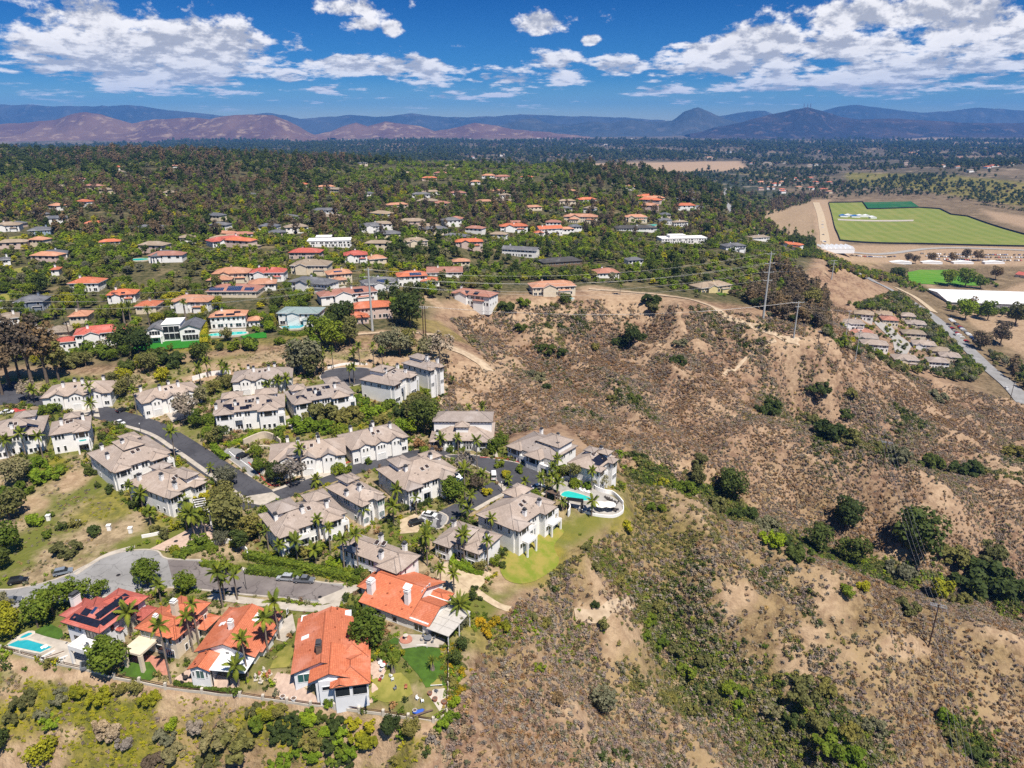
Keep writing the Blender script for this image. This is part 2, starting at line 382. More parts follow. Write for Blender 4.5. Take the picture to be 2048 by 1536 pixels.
def ribbon(arr, pts, w, val=1.0):
    P = [gp(u, v) for u, v in pts]
    for p, q in zip(P[:-1], P[1:]):
        d = Vector((q.x-p.x, q.y-p.y)); L = max(d.length, .1); d /= L
        sel = (GX > min(p.x, q.x)-3*w) & (GX < max(p.x, q.x)+3*w) & (GY > min(p.y, q.y)-3*w) & (GY < max(p.y, q.y)+3*w)
        t = np.clip((GX[sel]-p.x)*d.x+(GY[sel]-p.y)*d.y, 0, L)
        dist = np.hypot(GX[sel]-p.x-d.x*t, GY[sel]-p.y-d.y*t)+0.6*fbm(GX[sel]/3, GY[sel]/3, 2, 77)
        arr[sel] = np.maximum(arr[sel], val*np.clip((w*1.2-dist)/(w*.5), 0, 1))
dev = soft(in_poly(GU, GV, [(-400,1360),(480,1400),(870,1450),(930,1390),(960,1260),(1090,1130),(1260,1030),(1250,960),(1000,880),(890,850),(900,700),(560,700),(250,740),(-400,780)]), 4)
town += dev
sub = soft(in_poly(GU, GV, [(-900,760),(250,730),(560,680),(850,660),(880,600),(1180,575),(1400,600),(1560,620),(1640,500),(1620,400),(1450,330),(1300,290),(-900,240)]), 5)*(GY < 3500)
litter += np.clip(sub*1.0, 0, 1)
litter = np.maximum(litter, np.clip((GY-1500)/800, 0, 1)*.75)
# bare trails and banks
for pts, w in [([(860,680),(905,695),(950,715),(985,738),(960,760)], 5.5), ([(1180,577),(1250,583),(1330,590),(1400,603),(1450,630),(1500,650),(1550,665),(1600,682),(1635,680)], 3.2),
               ([(380,762),(450,745),(540,732),(600,722),(690,735),(760,722),(800,722)], 7), ([(560,690),(700,668),(840,664)], 2), ([(890,765),(880,800),(870,840)], 1.0),
               ([(1550,680),(1500,712),(1445,750)], 1.2), ([(1160,1232),(1210,1222),(1260,1208)], 2.2), ([(1060,620),(1090,600),(1140,625)], 4),
               ([(1420,800),(1480,838),(1560,880),(1640,925)], 1.6), ([(0,1322),(180,1357),(330,1378),(480,1398),(650,1420),(860,1458)], 1.4)]:
    ribbon(bare, pts, w)
for u, v, ru, rv in [(1060,640,45,25),(1010,730,35,10),(450,735,70,14),(640,735,60,10),(800,720,60,10),(930,740,40,15),(1240,595,60,14),(1200,580,40,8),(1310,600,60,8),(1520,665,40,10),
                     (1340,930,45,22),(1330,690,30,12),(1480,1190,40,18),(1380,1260,40,25),(1250,1250,30,30),(1210,1200,50,14),(940,620,20,25),(870,605,12,14),(1180,1225,40,10),
                     (1560,690,60,10),(1620,1270,40,14),(1800,1290,60,16),(940,800,25,20),(760,1480,40,40),(690,1510,50,30),(120,1470,45,14),(30,1390,40,12),(870,1100,60,20),(930,1130,50,20),(1000,1150,40,30),
                     (150,960,30,20),(60,1010,40,14),(60,1520,80,30),(350,1420,40,18),(800,870,40,16),(860,850,20,20),(990,760,35,12),(1090,660,30,14),(1160,1010,6,4)]:
    splat(bare, u, v, ru, rv, .85)
bare = np.maximum(bare, wild*np.clip((gull-.52+fbm(GX/14, GY/14, 3, 17)*.35)/.25, 0, 1)*.8)
for u, v, ru, rv, w in [(1070,1110,75,35,1),(1040,1150,60,25,.8),(1130,1070,30,10,.5),(1270,985,40,8,.45),(1245,1030,22,8,.8),(220,1010,60,35,.8),(95,940,45,22,1),(320,1040,30,20,.6),
                        (150,1420,190,50,1),(330,1400,130,30,1),(60,1430,90,40,.9),(250,1440,120,30,.8),(100,1490,120,30,.7),(560,1440,120,30,.9),(700,1330,80,60,.3),(600,850,100,25,1),(730,830,60,30,.9),(800,820,50,25,.8),
                        (400,690,90,12,.8),(620,680,120,12,.5),(880,1330,20,40,.6),(960,1270,50,40,.6),(1180,1110,50,30,.4),(1110,670,10,20,.8),(880,660,25,20,.5),(1340,980,60,20,.5),(1000,610,30,8,.4),
                        (400,1500,90,30,.5),(180,1500,60,30,.5),(520,1360,60,10,.4),(1000,1300,60,60,.25),(1300,1330,60,60,.35),(1560,1440,100,50,.4),(1600,1120,200,40,.25),(600,1150,90,14,.7)]:
    splat(green, u, v, ru, rv, w, seed=int(u))
def area(arr, poly, val, n=3): np.maximum(arr, soft(in_poly(GU, GV, poly), n)*val, out=arr)
val_ = np.clip((-66-GZ)/8, 0, 1)*(GY > 480); litter = np.maximum(litter, val_*.55)
for poly, w in [([(1620,400),(1660,398),(1690,490),(2100,492),(2100,535),(1700,525),(1640,520)], .9), ([(1488,425),(1560,405),(1625,402),(1632,480),(1560,470),(1490,455)], .75), ([(1830,545),(1880,600),(1960,660),(2060,720),(2060,560),(1900,620),(1860,560)], .8),
                ([(1100,328),(1300,325),(1480,322),(1500,340),(1380,345),(1200,338)], 1.0), ([(1960,420),(2100,440),(2100,470),(1990,440)], .8), ([(1550,252),(1700,262),(1600,262)], 1), ([(1600,285),(1900,275),(2100,290),(2100,300),(1800,292)], .7), ([(1000,258),(1250,262),(1200,270),(1020,268)], .7), ([(660,285),(860,290),(800,300),(680,296)], .6), ([(0,345),(170,338),(170,346),(0,350)], .8)]: area(bare, poly, w, 2)
for poly, w in [([(1690,345),(1900,350),(2100,370),(2100,420),(1990,405),(1900,390),(1800,375),(1700,372)], .7), ([(1480,340),(1560,345),(1540,352),(1470,348)], .5), ([(1700,545),(1830,500),(1700,505)], .3)]: area(green, poly, w, 2)
green = np.maximum(green, lowleft*np.clip(.55+fbm(GX/16, GY/16, 3, 44)*1.1, 0, .95)*(1-bare*.7))
tm, tn, tb = new_mat('earth')
def ground_material():
    t = tn; geo = t.new('ShaderNodeNewGeometry').outputs['Position']
    at_ = t.new('ShaderNodeAttribute', attribute_name='cover'); sep = t.new('ShaderNodeSeparateColor'); t.put(sep.inputs[0], at_.outputs['Color'])
    g, b, l = sep.outputs; tw = at_.outputs['Alpha']
    n1 = t.noise(geo, 0.045, 5, 0.6); n2 = t.noise(geo, 0.35, 5, 0.65); n3 = t.noise(geo, 1.7, 4, 0.6); n4 = t.noise(geo, 0.004, 5, 0.6)
    scrub = t.mix(t.ramp(n2, 0.40, 0.60), (.150, .087, .056), (.29, .188, .118))
    scrub = t.mix(t.ramp(n1, 0.42, 0.66), scrub, (.335, .228, .145))
    scrub = t.mix(t.ramp(n3, 0.52, 0.70, 0, .6), scrub, (.38, .29, .20))
    tan = t.mix(t.ramp(n2, 0.3, 0.7), (.30, .20, .125), (.46, .335, .22)); tan = t.mix(t.ramp(n3, 0.45, 0.7, 0, .45), tan, (.25, .17, .10))
    grass = t.mix(t.ramp(n2, 0.3, 0.7), (.085, .105, .012), (.23, .20, .028)); grass = t.mix(t.ramp(n1, 0.45, 0.7, 0, .6), grass, (.30, .22, .06))
    wood = t.mix(t.ramp(n2, 0.35, 0.65), (.045, .050, .020), (.13, .11, .055)); wood = t.mix(t.ramp(n1, 0.55, 0.7, 0, .7), wood, (.24, .18, .10))
    plain = t.mix(t.ramp(n4, 0.50, 0.64), (.040, .050, .032), (.17, .135, .09)); plain = t.mix(t.ramp(t.noise(geo, 0.018, 4, .65), .56, .66, 0, .7), plain, (.34, .27, .19))
    yard = t.mix(t.ramp(n2, 0.35, 0.65), (.20, .15, .085), (.38, .29, .18)); yard = t.mix(t.ramp(n1, 0.42, 0.58), yard, (.13, .14, .03))
    c = t.mix(tw, scrub, yard)
    sy = t.new('ShaderNodeSeparateXYZ'); t.put(sy.inputs[0], geo)
    c = t.mix(l, c, t.mix(t.ramp(sy.outputs[1], 1500, 2600), wood, plain))
    c = t.mix(t.math('MULTIPLY', g, t.ramp(n2, 0.25, 0.5, .45, 1.0)), c, grass)
    c = t.mix(t.math('MULTIPLY', b, t.ramp(n3, 0.2, 0.5, .5, 1.0)), c, tan)
    t.put(tb.inputs['Base Color'], c); tb.inputs['Roughness'].default_value = 0.95; tb.inputs['Specular IOR Level'].default_value = 0.1
    t.put(tb.inputs['Normal'], t.bump(t.math('ADD', t.noise(geo, 0.9, 6, 0.65), t.math('MULTIPLY', n2, 1.5)), 0.9, 0.5))
ground_material()
V = np.stack([GX, GY, GZ], 2).reshape(-1, 3)
idx = np.arange(NR*NC).reshape(NR, NC)
F = np.stack([idx[:-1, :-1], idx[:-1, 1:], idx[1:, 1:], idx[1:, :-1]], 2).reshape(-1, 4)
me = np_mesh('terrain', V, F, tm, True)
ca = me.color_attributes.new('cover', 'FLOAT_COLOR', 'POINT')
ca.data.foreach_set('color', np.stack([green, bare, litter, np.clip(town*(1-wild), 0, 1)], 2).reshape(-1).astype('f'))
tag(link('terrain', me), kind='structure')

# ------------------------------------------------------------------ draped sheets: roads, lawns, paving
def catmull(P, n=8, closed=False):
    P = [Vector(p) for p in P]; out = []; N = len(P)
    rng = range(N if closed else N-1)
    for i in rng:
        g = lambda k: P[k % N] if closed else P[max(0, min(N-1, k))]
        a, b, c, d = g(i-1), g(i), g(i+1), g(i+2)
        for j in range(n):
            s = j/n
            out.append(0.5*((2*b)+(c-a)*s+(2*a-5*b+4*c-d)*s*s+(3*b-a-3*c+d)*s**3))
    if not closed: out.append(P[-1])
    return out
def wpoly(pts): return [gp(u, v) for u, v in pts]
def resample(P, step, closed=True):
    out = []; n = len(P)
    for i in range(n if closed else n-1):
        a = P[i]; b = P[(i+1) % n]; L = (b-a).length; k = max(1, int(L/step))
        for j in range(k): out.append(a+(b-a)*(j/k))
    if not closed: out.append(P[-1])
    return out
SHEETS = []
def sheet(name, P, mat, lift=0.10, step=2.5, parent=None, label=None, cat=None, kind=None, flat=None, group=None):
    """a ground-hugging sheet over the outline P (world points); flat: one height instead of following the ground"""
    P = resample([Vector((p[0], p[1])) for p in P], step)
    X = [p.x for p in P]; Y = [p.y for p in P]
    gx, gy = np.meshgrid(np.arange(min(X), max(X), step), np.arange(min(Y), max(Y), step))
    ok = in_poly(gx, gy, [(p.x, p.y) for p in P])
    inner = [Vector((a, b)) for a, b in zip(gx[ok], gy[ok])]
    n = len(P)
    v2, _, fs, *_r = delaunay_2d_cdt(P+inner, [(i, (i+1) % n) for i in range(n)], [list(range(n))], 1, 1e-4)
    if flat is None:
        zz = hz(np.array([p.x for p in v2]), np.array([p.y for p in v2]))+lift
    else: zz = np.full(len(v2), flat)
    mb = MB(); mb.add([(p.x, p.y, z) for p, z in zip(v2, zz)], [tuple(f) for f in fs])
    SHEETS.append([(p.x, p.y) for p in P])
    o = mb.build(name, mat, parent)
    for pl in o.data.polygons:
        if pl.normal.z < 0: o.data.flip_normals(); break
    return tag(o, label, cat, group, kind)
def strip_outline(C, w):
    L = []; Rr = []
    for i, p in enumerate(C):
        d = C[min(i+1, len(C)-1)]-C[max(i-1, 0)]; d = Vector((d.x, d.y)).normalized(); nrm = Vector((-d.y, d.x))
        ww = w[min(i, len(w)-1)] if isinstance(w, (list, tuple)) else w
        L.append(Vector((p.x, p.y))+nrm*ww/2); Rr.append(Vector((p.x, p.y))-nrm*ww/2)
    return L+Rr[::-1]
def road(name, pts, w, mat, lift=0.12, **kw):
    C = catmull([gp(*p) if len(p) == 2 else Vector(p) for p in pts], 6)
    kw.setdefault('kind', 'structure')
    return sheet(name, strip_outline(C, w), mat, lift, min(2.5, w*.5), **kw), C
def kerb(name, P, w=0.35, h=0.14, mat=None, closed=False, parent=None, kind='structure', base=0.05, **kw):
    """a low raised band following the ground along P"""
    P = resample([Vector((p[0], p[1])) for p in P], 2.0, closed); n = len(P); mb = MB(); vs = []
    for i, p in enumerate(P):
        a = P[(i-1) % n] if closed or i else P[0]; b = P[(i+1) % n] if closed or i < n-1 else P[-1]
        d = (b-a).normalized() if (b-a).length > 1e-6 else Vector((1, 0)); nm = Vector((-d.y, d.x))*w/2
        for q, z in ((p-nm, -0.4), (p-nm, base+h), (p+nm, base+h), (p+nm, -0.4)):
            vs.append((q.x, q.y, hz1(p.x, p.y)+z))
    fs = []
    for i in range(n if closed else n-1):
        j = (i+1) % n
        for k in range(3): fs.append((i*4+k, i*4+k+1, j*4+k+1, j*4+k))
    if not closed: fs += [(0, 1, 2, 3), (n*4-1, n*4-2, n*4-3, n*4-4)]
    mb.add(vs, fs)
    return tag(mb.build(name, mat, parent), kind=kind, **kw)
def asphalt_mat(name, c1, c2, crack=.5):
    m, t, b = new_mat(name); geo = t.new('ShaderNodeNewGeometry').outputs['Position']
    n = t.noise(geo, .10, 5, .65); n2 = t.noise(geo, .9, 5, .65); c = t.mix(t.ramp(n, .35, .65), c2, c1); c = t.mix(t.ramp(n2, .5, .75, 0, .45), c, tuple(x*.6 for x in c2))
    v = t.new('ShaderNodeTexVoronoi', feature='DISTANCE_TO_EDGE'); t.put(v.inputs['Vector'], t.vmath('ADD', geo, t.vmath('SCALE', t.noise(geo, .5, 3, .6, col=True), 2.2))); v.inputs['Scale'].default_value = .16
    c = t.mix(t.math('MULTIPLY', t.ramp(v.outputs['Distance'], .0, .022, 1, 0), crack), c, tuple(x*.35 for x in c2))
    p = t.noise(geo, .045, 2, .4); c = t.mix(t.ramp(p, .58, .60, 0, .35), c, tuple(x*.72 for x in c1))
    t.put(b.inputs['Base Color'], c); b.inputs['Roughness'].default_value = .92; b.inputs['Specular IOR Level'].default_value = .2; t.put(b.inputs['Normal'], t.bump(n2, .2, .05)); MATS[name] = m; return m
M_asphalt = asphalt_mat('asphalt_dark', (.075, .075, .085), (.050, .050, .058), .4)
M_asphalt2 = asphalt_mat('asphalt_worn', (.29, .285, .28), (.22, .215, .21))
M_asphalt3 = asphalt_mat('asphalt_brown', (.205, .18, .17), (.145, .125, .12), .7)
M_conc = pm('concrete_pale', (.46, .41, .35), (.36, .32, .27), .5, .9, .15)
M_conc2 = pm('concrete_grey', (.36, .34, .31), (.28, .26, .24), .5, .9, .15)
M_paver = pm('pinkish_paving', (.50, .37, .29), (.40, .29, .23), 1.2, .9, .2)
M_lawn = pm('lawn', (.060, .125, .012), (.040, .085, .008), .5, .95, .5)
M_lawn2 = pm('dry_lawn', (.26, .23, .055), (.17, .17, .03), .4, .95, .5)
M_sand = pm('sandy_path', (.50, .40, .27), (.38, .29, .19), .5, .95, .3)
M_redkerb = pm('red_painted_kerb', (.42, .07, .06), (.34, .06, .05), .8, .8)

EXCL = []      # ground outlines (world x, y) kept free of scattered plants
def excl_px(pts): EXCL.append([(p.x, p.y) for p in wpoly(pts)])
# ------------------------------------------------------------------ building kit
def tile_mat(name, c1, c2, mortar, w=.42, h=.38, rough=.85, var=.6):
    if name in MATS: return MATS[name]
    m, t, b = new_mat(name)
    uv = t.new('ShaderNodeUVMap').outputs[0]; geo = t.new('ShaderNodeNewGeometry').outputs['Position']
    br = t.new('ShaderNodeTexBrick'); t.put(br.inputs['Vector'], uv); br.inputs['Scale'].default_value = 1.0
    br.inputs['Brick Width'].default_value = w; br.inputs['Row Height'].default_value = h
    br.inputs['Mortar Size'].default_value = .045; br.inputs['Mortar Smooth'].default_value = .4; br.inputs['Bias'].default_value = 0
    t.put(br.inputs['Color1'], c1); t.put(br.inputs['Color2'], c2); t.put(br.inputs['Mortar'], mortar)
    n = t.noise(geo, .5, 5, .6); n2 = t.noise(geo, 3.0, 3, .6)
    oi = t.new('ShaderNodeObjectInfo').outputs['Random']
    c = t.mix(t.ramp(n, .3, .7, 0, var), br.outputs['Color'], tuple(x*.62 for x in c1)); n3 = t.noise(geo, .16, 4, .6)
    c = t.mix(t.ramp(n3, .5, .7, 0, .5), c, tuple(x*.75+.12 for x in c1))
    c = t.mix(t.ramp(n2, .62, .75, 0, .35), c, tuple(min(1, x*1.5+.05) for x in c1))
    c = t.mix(1.0, c, t.colramp(oi, [(0, (.86, .88, .92)), (1, (1.1, 1.06, 1.02))]), 'MULTIPLY')
    t.put(b.inputs['Base Color'], c); b.inputs['Roughness'].default_value = rough; b.inputs['Specular IOR Level'].default_value = .2
    t.put(b.inputs['Normal'], t.bump(br.outputs['Fac'], -.6, .08))
    MATS[name] = m; return m
T_grey = tile_mat('taupe_concrete_tile', (.440, .365, .310), (.350, .285, .240), (.19, .155, .135), .5, .42)
T_red = tile_mat('coral_clay_tile', (.58, .155, .115), (.43, .105, .075), (.22, .055, .045), .36, .42)
T_orange = tile_mat('orange_clay_tile', (.66, .215, .11), (.48, .14, .07), (.28, .08, .04), .36, .42)
T_peach = tile_mat('peach_clay_tile', (.60, .31, .19), (.50, .25, .15), (.3, .14, .09), .36, .42)
T_tan = tile_mat('tan_roof_tile', (.38, .30, .22), (.32, .25, .18), (.18, .14, .10), .5, .42)
T_slate = tile_mat('slate_grey_shingle', (.17, .175, .19), (.13, .135, .15), (.07, .07, .08), .5, .3)
T_pink = tile_mat('faded_pink_tile', (.46, .22, .16), (.36, .17, .12), (.2, .09, .07), .4, .42)
T_green = tile_mat('verdigris_roof_tile', (.34, .42, .40), (.28, .36, .34), (.16, .2, .19), .5, .42)
T_dark = tile_mat('charcoal_roof_shingle', (.10, .095, .09), (.08, .075, .07), (.04, .04, .04), .5, .3)
W_white = pm('white_stucco', (.82, .80, .77), (.76, .74, .71), .5, .85, .12)
W_cream = pm('cream_stucco', (.68, .58, .44), (.61, .52, .39), .5, .85, .12)
W_pale = pm('pale_grey_stucco', (.74, .74, .75), (.68, .68, .69), .5, .85, .12)
W_pink = pm('rose_stucco', (.60, .46, .40), (.54, .41, .35), .5, .85, .12)
W_yellow = pm('yellow_stucco', (.66, .54, .28), (.58, .47, .24), .5, .85, .12)
W_brown = pm('brown_wood_siding', (.20, .13, .08), (.15, .10, .06), .8, .85, .2)
M_trim = pm('dark_brown_fascia', (.085, .065, .055), (.06, .047, .04), 1, .6)
M_wtrim = pm('white_fascia', (.74, .73, .71), (.68, .67, .66), 1, .6)
M_glass = pm('dark_window_glass', (.018, .021, .024), (.03, .035, .038), .4, .06, 0, .8)
M_glass2 = pm('green_tinted_window_glass', (.05, .14, .13), (.035, .10, .095), .4, .06, 0, .8)
M_frame = pm('white_window_frame', (.76, .76, .76), (.72, .72, .72), 1, .5)
M_bframe = pm('black_window_frame', (.02, .02, .022), (.03, .03, .03), 1, .5)
M_cap = pm('dark_chimney_cap', (.07, .07, .075), (.05, .05, .055), 1, .6)
M_solar = pm('solar_cell_glass', (.010, .011, .020), (.016, .017, .030), .6, .12, 0, .7)
M_solarb = pm('blue_solar_cell_glass', (.015, .03, .085), (.02, .04, .11), .6, .12, 0, .7)
M_alu = pm('aluminium_edge', (.55, .56, .58), (.5, .5, .52), 1, .35, 0, .5, .7)
M_sky = pm('white_skylight_dome', (.82, .84, .86), (.78, .8, .82), 1, .2, 0, .5)
M_skyd = pm('dark_skylight_glass', (.055, .035, .028), (.04, .028, .024), 1, .15, 0, .5)
M_gdoor = pm('white_garage_door', (.70, .69, .67), (.66, .65, .63), 1, .6)
M_wood = pm('weathered_timber', (.16, .11, .08), (.12, .08, .06), 1.5, .8)
M_metal = pm('grey_galvanised_steel', (.33, .34, .35), (.28, .29, .30), 1, .5, 0, .5, .3)
M_black = pm('black_metal', (.015, .015, .016), (.02, .02, .02), 1, .5)

def roof_uv(mb, poly):
    """adds one roof face with a uv in metres: u along the eave, v up the slope"""
    P = [Vector(p) for p in poly]; n = Vector((0, 0, 0))
    for i in range(len(P)):
        a, b = P[i], P[(i+1) % len(P)]
        n += Vector(((a.y-b.y)*(a.z+b.z), (a.z-b.z)*(a.x+b.x), (a.x-b.x)*(a.y+b.y)))
    n.normalize()
    if n.z < 0: P = P[::-1]; n = -n
    e = Vector((-n.y, n.x, 0)); e = e.normalized() if e.length > 1e-4 else Vector((1, 0, 0))
    s = n.cross(e)
    mb.add(P, [tuple(range(len(P)))], [(p.dot(e), p.dot(s)) for p in P])
WINC = {}
def win_mesh(w, h, n, frame, glass, sill=True):
    key = (round(w, 1), round(h, 1), n, frame.name, glass.name)
    if key not in WINC:
        w, h = key[0], key[1]; b = .09; f = MB()
        for x0, x1, z0, z1 in [(-w/2, w/2, 0, b), (-w/2, w/2, h-b, h), (-w/2, -w/2+b, b, h-b), (w/2-b, w/2, b, h-b)]: f.box(x0, -.09, z0, x1, .02, z1)
        for i in range(1, n):
            x = -w/2+w*i/n; f.box(x-.05, -.09, b, x+.05, .02, h-b)
        p = MB(); p.box(-w/2+b*.6, -.035, b*.6, w/2-b*.6, .01, h-b*.6)
        WINC[key] = (f.mesh('window', frame), p.mesh('pane', glass))
    return WINC[key]
PANELC = {}
class House:
    def __init__(s, name, label, A, B, C=None, depth=14.0, h=6.0, cat='house', group=None, sink=0.0, wall=None, tile=None, trim=None, pitch=22, over=.6, zadd=0.0, short=None, turn=False):
        m = gp((A[0]+B[0])/2, max(A[1], B[1])+h*1.5)
        z0 = hz1(m.x, m.y)
        for _ in range(3):
            a, b = at(*A, z0+h), at(*B, z0+h)
            e1 = Vector((b.x-a.x, b.y-a.y)); th1 = math.atan2(e1.y, e1.x); w1 = e1.length
            if C is not None:
                c = at(*C, z0+h); e2 = Vector((c.x-b.x, c.y-b.y)); th2 = math.atan2(e2.y, e2.x)-math.pi/2; w2 = e2.length
                while th2-th1 > math.pi: th2 -= 2*math.pi
                while th2-th1 < -math.pi: th2 += 2*math.pi
                th = (th1*w1*w1+th2*w2*w2)/(w1*w1+w2*w2); D = w2
            else: th = th1; D = depth
            ex = Vector((math.cos(th), math.sin(th))); ey = Vector((-ex.y, ex.x))
            o = Vector((b.x, b.y))-ex*w1
            ctr = o+ex*w1/2+ey*min(D, 12)*.25
            z0 = hz1(ctr.x, ctr.y)+zadd
        s.W, s.D, s.h, s.z0 = w1-2*over, D-2*over, h, z0-sink
        o = o+(ex+ey)*over
        if turn: o = o+ex*s.W; ex, ey = ey, -ex; th += math.pi/2; s.W, s.D = s.D, s.W     # the facade is the edge B-C
        s.o, s.ex, s.ey, s.th = o, ex, ey, th
        s.root = thing(name, label, cat, (o.x, o.y, s.z0), th, group)
        s.wm, s.tm, s.trim, s.pitch, s.over = wall or W_white, tile or T_grey, trim or M_trim, pitch, over
        s.frame, s.glass = M_frame, M_glass
        FOOT.append([tuple((o+ex*x+ey*y)) for x, y in ((-1.2, -1.2), (s.W+1.2, -1.2), (s.W+1.2, s.D+1.2), (-1.2, s.D+1.2))])
        if short: LANDMARKS.append((o.x+ex.x*s.W/2+ey.x*s.D/2, o.y+ex.y*s.W/2+ey.y*s.D/2, short))
    def world(s, x, y, z=0.0):
        p = s.o+s.ex*x+s.ey*y; return Vector((p.x, p.y, s.z0+z))
    def walls(s, x0, y0, x1, y1, z0, z1, mat=None, name='wall'):
        return MB().box(x0, y0, z0, x1, y1, z1).build(name, mat or s.wm, s.root)
    def hip(s, x0, y0, x1, y1, z, pitch=None, over=None, mat=None, trim=None, cut=1.0):
        """hip roof on a rectangle; the ridge lies along the longer side"""
        ov = s.over if over is None else over; tp = math.tan(R(pitch or s.pitch))
        X0, Y0_, X1, Y1_ = x0-ov, y0-ov, x1+ov, y1+ov; w, d = X1-X0, Y1_-Y0_; zt = z+min(w, d)/2*tp
        c = [(X0, Y0_, z), (X1, Y0_, z), (X1, Y1_, z), (X0, Y1_, z)]; mb = MB()
        if w >= d: r0, r1 = (X0+d/2*cut, Y0_+d/2, zt), (X1-d/2*cut, Y0_+d/2, zt); fl = [(c[0], c[1], r1, r0), (c[2], c[3], r0, r1), (c[1], c[2], r1), (c[3], c[0], r0)]
        else: r0, r1 = (X0+w/2, Y0_+w/2*cut, zt), (X0+w/2, Y1_-w/2*cut, zt); fl = [(c[0], c[1], r0), (c[1], c[2], r1, r0), (c[2], c[3], r1), (c[3], c[0], r0, r1)]
        for f in fl: roof_uv(mb, f)
        ro = mb.build('roof', mat or s.tm, s.root); s.eave(c, trim, ro)
        # ridge caps
        rc = MB(); rc.tube([r0, r1], .13, 5)
        for i, r in ((0, r0), (3, r0 if w >= d else r1), (1, r1 if w >= d else r0), (2, r1)): rc.tube([c[i], r], .11, 5)
        rc.build('ridge_cap', mat or s.tm, ro)
        return dict(z=z, tp=tp, x0=X0, y0=Y0_, x1=X1, y1=Y1_, zt=zt)
    def eave(s, c, trim, parent):
        t = MB(); c = [Vector(p) for p in c]; n = len(c); ctr = sum(c, Vector())/n
        up = [p+Vector((0, 0, -.015)) for p in c]; lo = [p+Vector((0, 0, -.26)) for p in c]
        t.add(up+lo, [(i, n+i, n+(i+1) % n, (i+1) % n) for i in range(n)]+[tuple(range(n, 2*n))[::-1]])
        t.build('eave', trim or s.trim, parent)
    def gable(s, x0, y0, x1, y1, z, axis='y', pitch=None, over=None, mat=None, trim=None, wall=None, over_end=None, gwall=True):
        """gable roof, ridge along axis; the two gable ends get wall triangles"""
        ov = s.over if over is None else over; oe = ov if over_end is None else over_end; tp = math.tan(R(pitch or s.pitch))
        if axis == 'y': T = lambda a, b, c: (a, b, c); a0, a1, b0, b1 = x0, x1, y0, y1
        else: T = lambda a, b, c: (b, a, c); a0, a1, b0, b1 = y0, y1, x0, x1
        am = (a0+a1)/2; hw = (a1-a0)/2; zr = z+hw*tp; ze = z-ov*tp; th = .2
        B0, B1 = b0-oe, b1+oe; A0, A1 = a0-ov, a1+ov
        mb = MB(); roof_uv(mb, [T(A0, B0, ze), T(am, B0, zr), T(am, B1, zr), T(A0, B1, ze)]); roof_uv(mb, [T(A1, B0, ze), T(am, B0, zr), T(am, B1, zr), T(A1, B1, ze)])
        ro = mb.build('roof', mat or s.tm, s.root)
        t = MB()
        for q0, q1 in (((A0, ze), (am, zr)), ((A1, ze), (am, zr))):
            for Bv in (B0, B1): t.add([T(q0[0], Bv, q0[1]), T(q1[0], Bv, q1[1]), T(q1[0], Bv, q1[1]-th), T(q0[0], Bv, q0[1]-th)], [(0, 1, 2, 3)])
            t.add([T(q0[0], B0, q0[1]-th), T(q1[0], B0, q1[1]-th), T(q1[0], B1, q1[1]-th), T(q0[0], B1, q0[1]-th)], [(0, 1, 2, 3)])
            t.add([T(q0[0], B0, q0[1]-.01), T(q0[0], B0, q0[1]-th), T(q0[0], B1, q0[1]-th), T(q0[0], B1, q0[1]-.01)], [(0, 1, 2, 3)])
        t.build('eave', trim or s.trim, ro)
        rc = MB(); rc.tube([T(am, B0, zr), T(am, B1, zr)], .13, 5); rc.build('ridge_cap', mat or s.tm, ro)
        if gwall:
            for bv in (b0+.02, b1-.02):
                g = MB(); g.add([T(a0, bv, z-.3), T(a1, bv, z-.3), T(a1, bv, z-.02), T(am, bv, zr-.22), T(a0, bv, z-.02)], [(0, 1, 2, 3, 4)])
                g.build('gable_wall', wall or s.wm, s.root)
        return dict(z=ze, tp=tp, zr=zr, am=am)
    def flat(s, x0, y0, x1, y1, z, mat, t=.35, over=.3, name='flat_roof'):
        return MB().box(x0-over, y0-over, z, x1+over, y1+over, z+t).build(name, mat, s.root)
    def face(s, f, u, z, box=None):
        x0, y0, x1, y1 = box or (0, 0, s.W, s.D)
        return {'F': ((u, y0, z), 0), 'R': ((x1, u, z), R(90)), 'L': ((x0, u, z), R(-90)), 'B': ((u, y1, z), R(180))}[f]
    def win(s, f, u, z, w=1.1, h=1.3, n=1, box=None, frame=None, glass=None, name='window'):
        fm, pm_ = win_mesh(w, h, n, frame or s.frame, glass or s.glass); loc, rz = s.face(f, u, z, box)
        o = link(name, fm, s.root, loc, rz); link('pane', pm_, o); return o
    def row(s, f, u0, u1, k, z, w=.9, h=1.3, n=1, box=None, **kw):
        for i in range(k): s.win(f, u0+(u1-u0)*(i+.5)/k, z, w, h, n, box, **kw)
    def garage(s, f, u, z=0.0, w=2.7, h=2.3, box=None, mat=None):
        loc, rz = s.face(f, u, z, box); d = MB()
        for i in range(4): d.box(-w/2, -.06, h*i/4+.02, w/2, .02, h*(i+1)/4-.02)
        o = link('garage_door', d.mesh('garage_door', mat or M_gdoor), s.root, loc, rz)
        fr = MB(); fr.box(-w/2-.18, -.12, 0, -w/2, .02, h+.15); fr.box(w/2, -.12, 0, w/2+.18, .02, h+.15); fr.box(-w/2, -.12, h, w/2, .02, h+.15)
        fr.build('door_frame', M_frame, o)
        return o
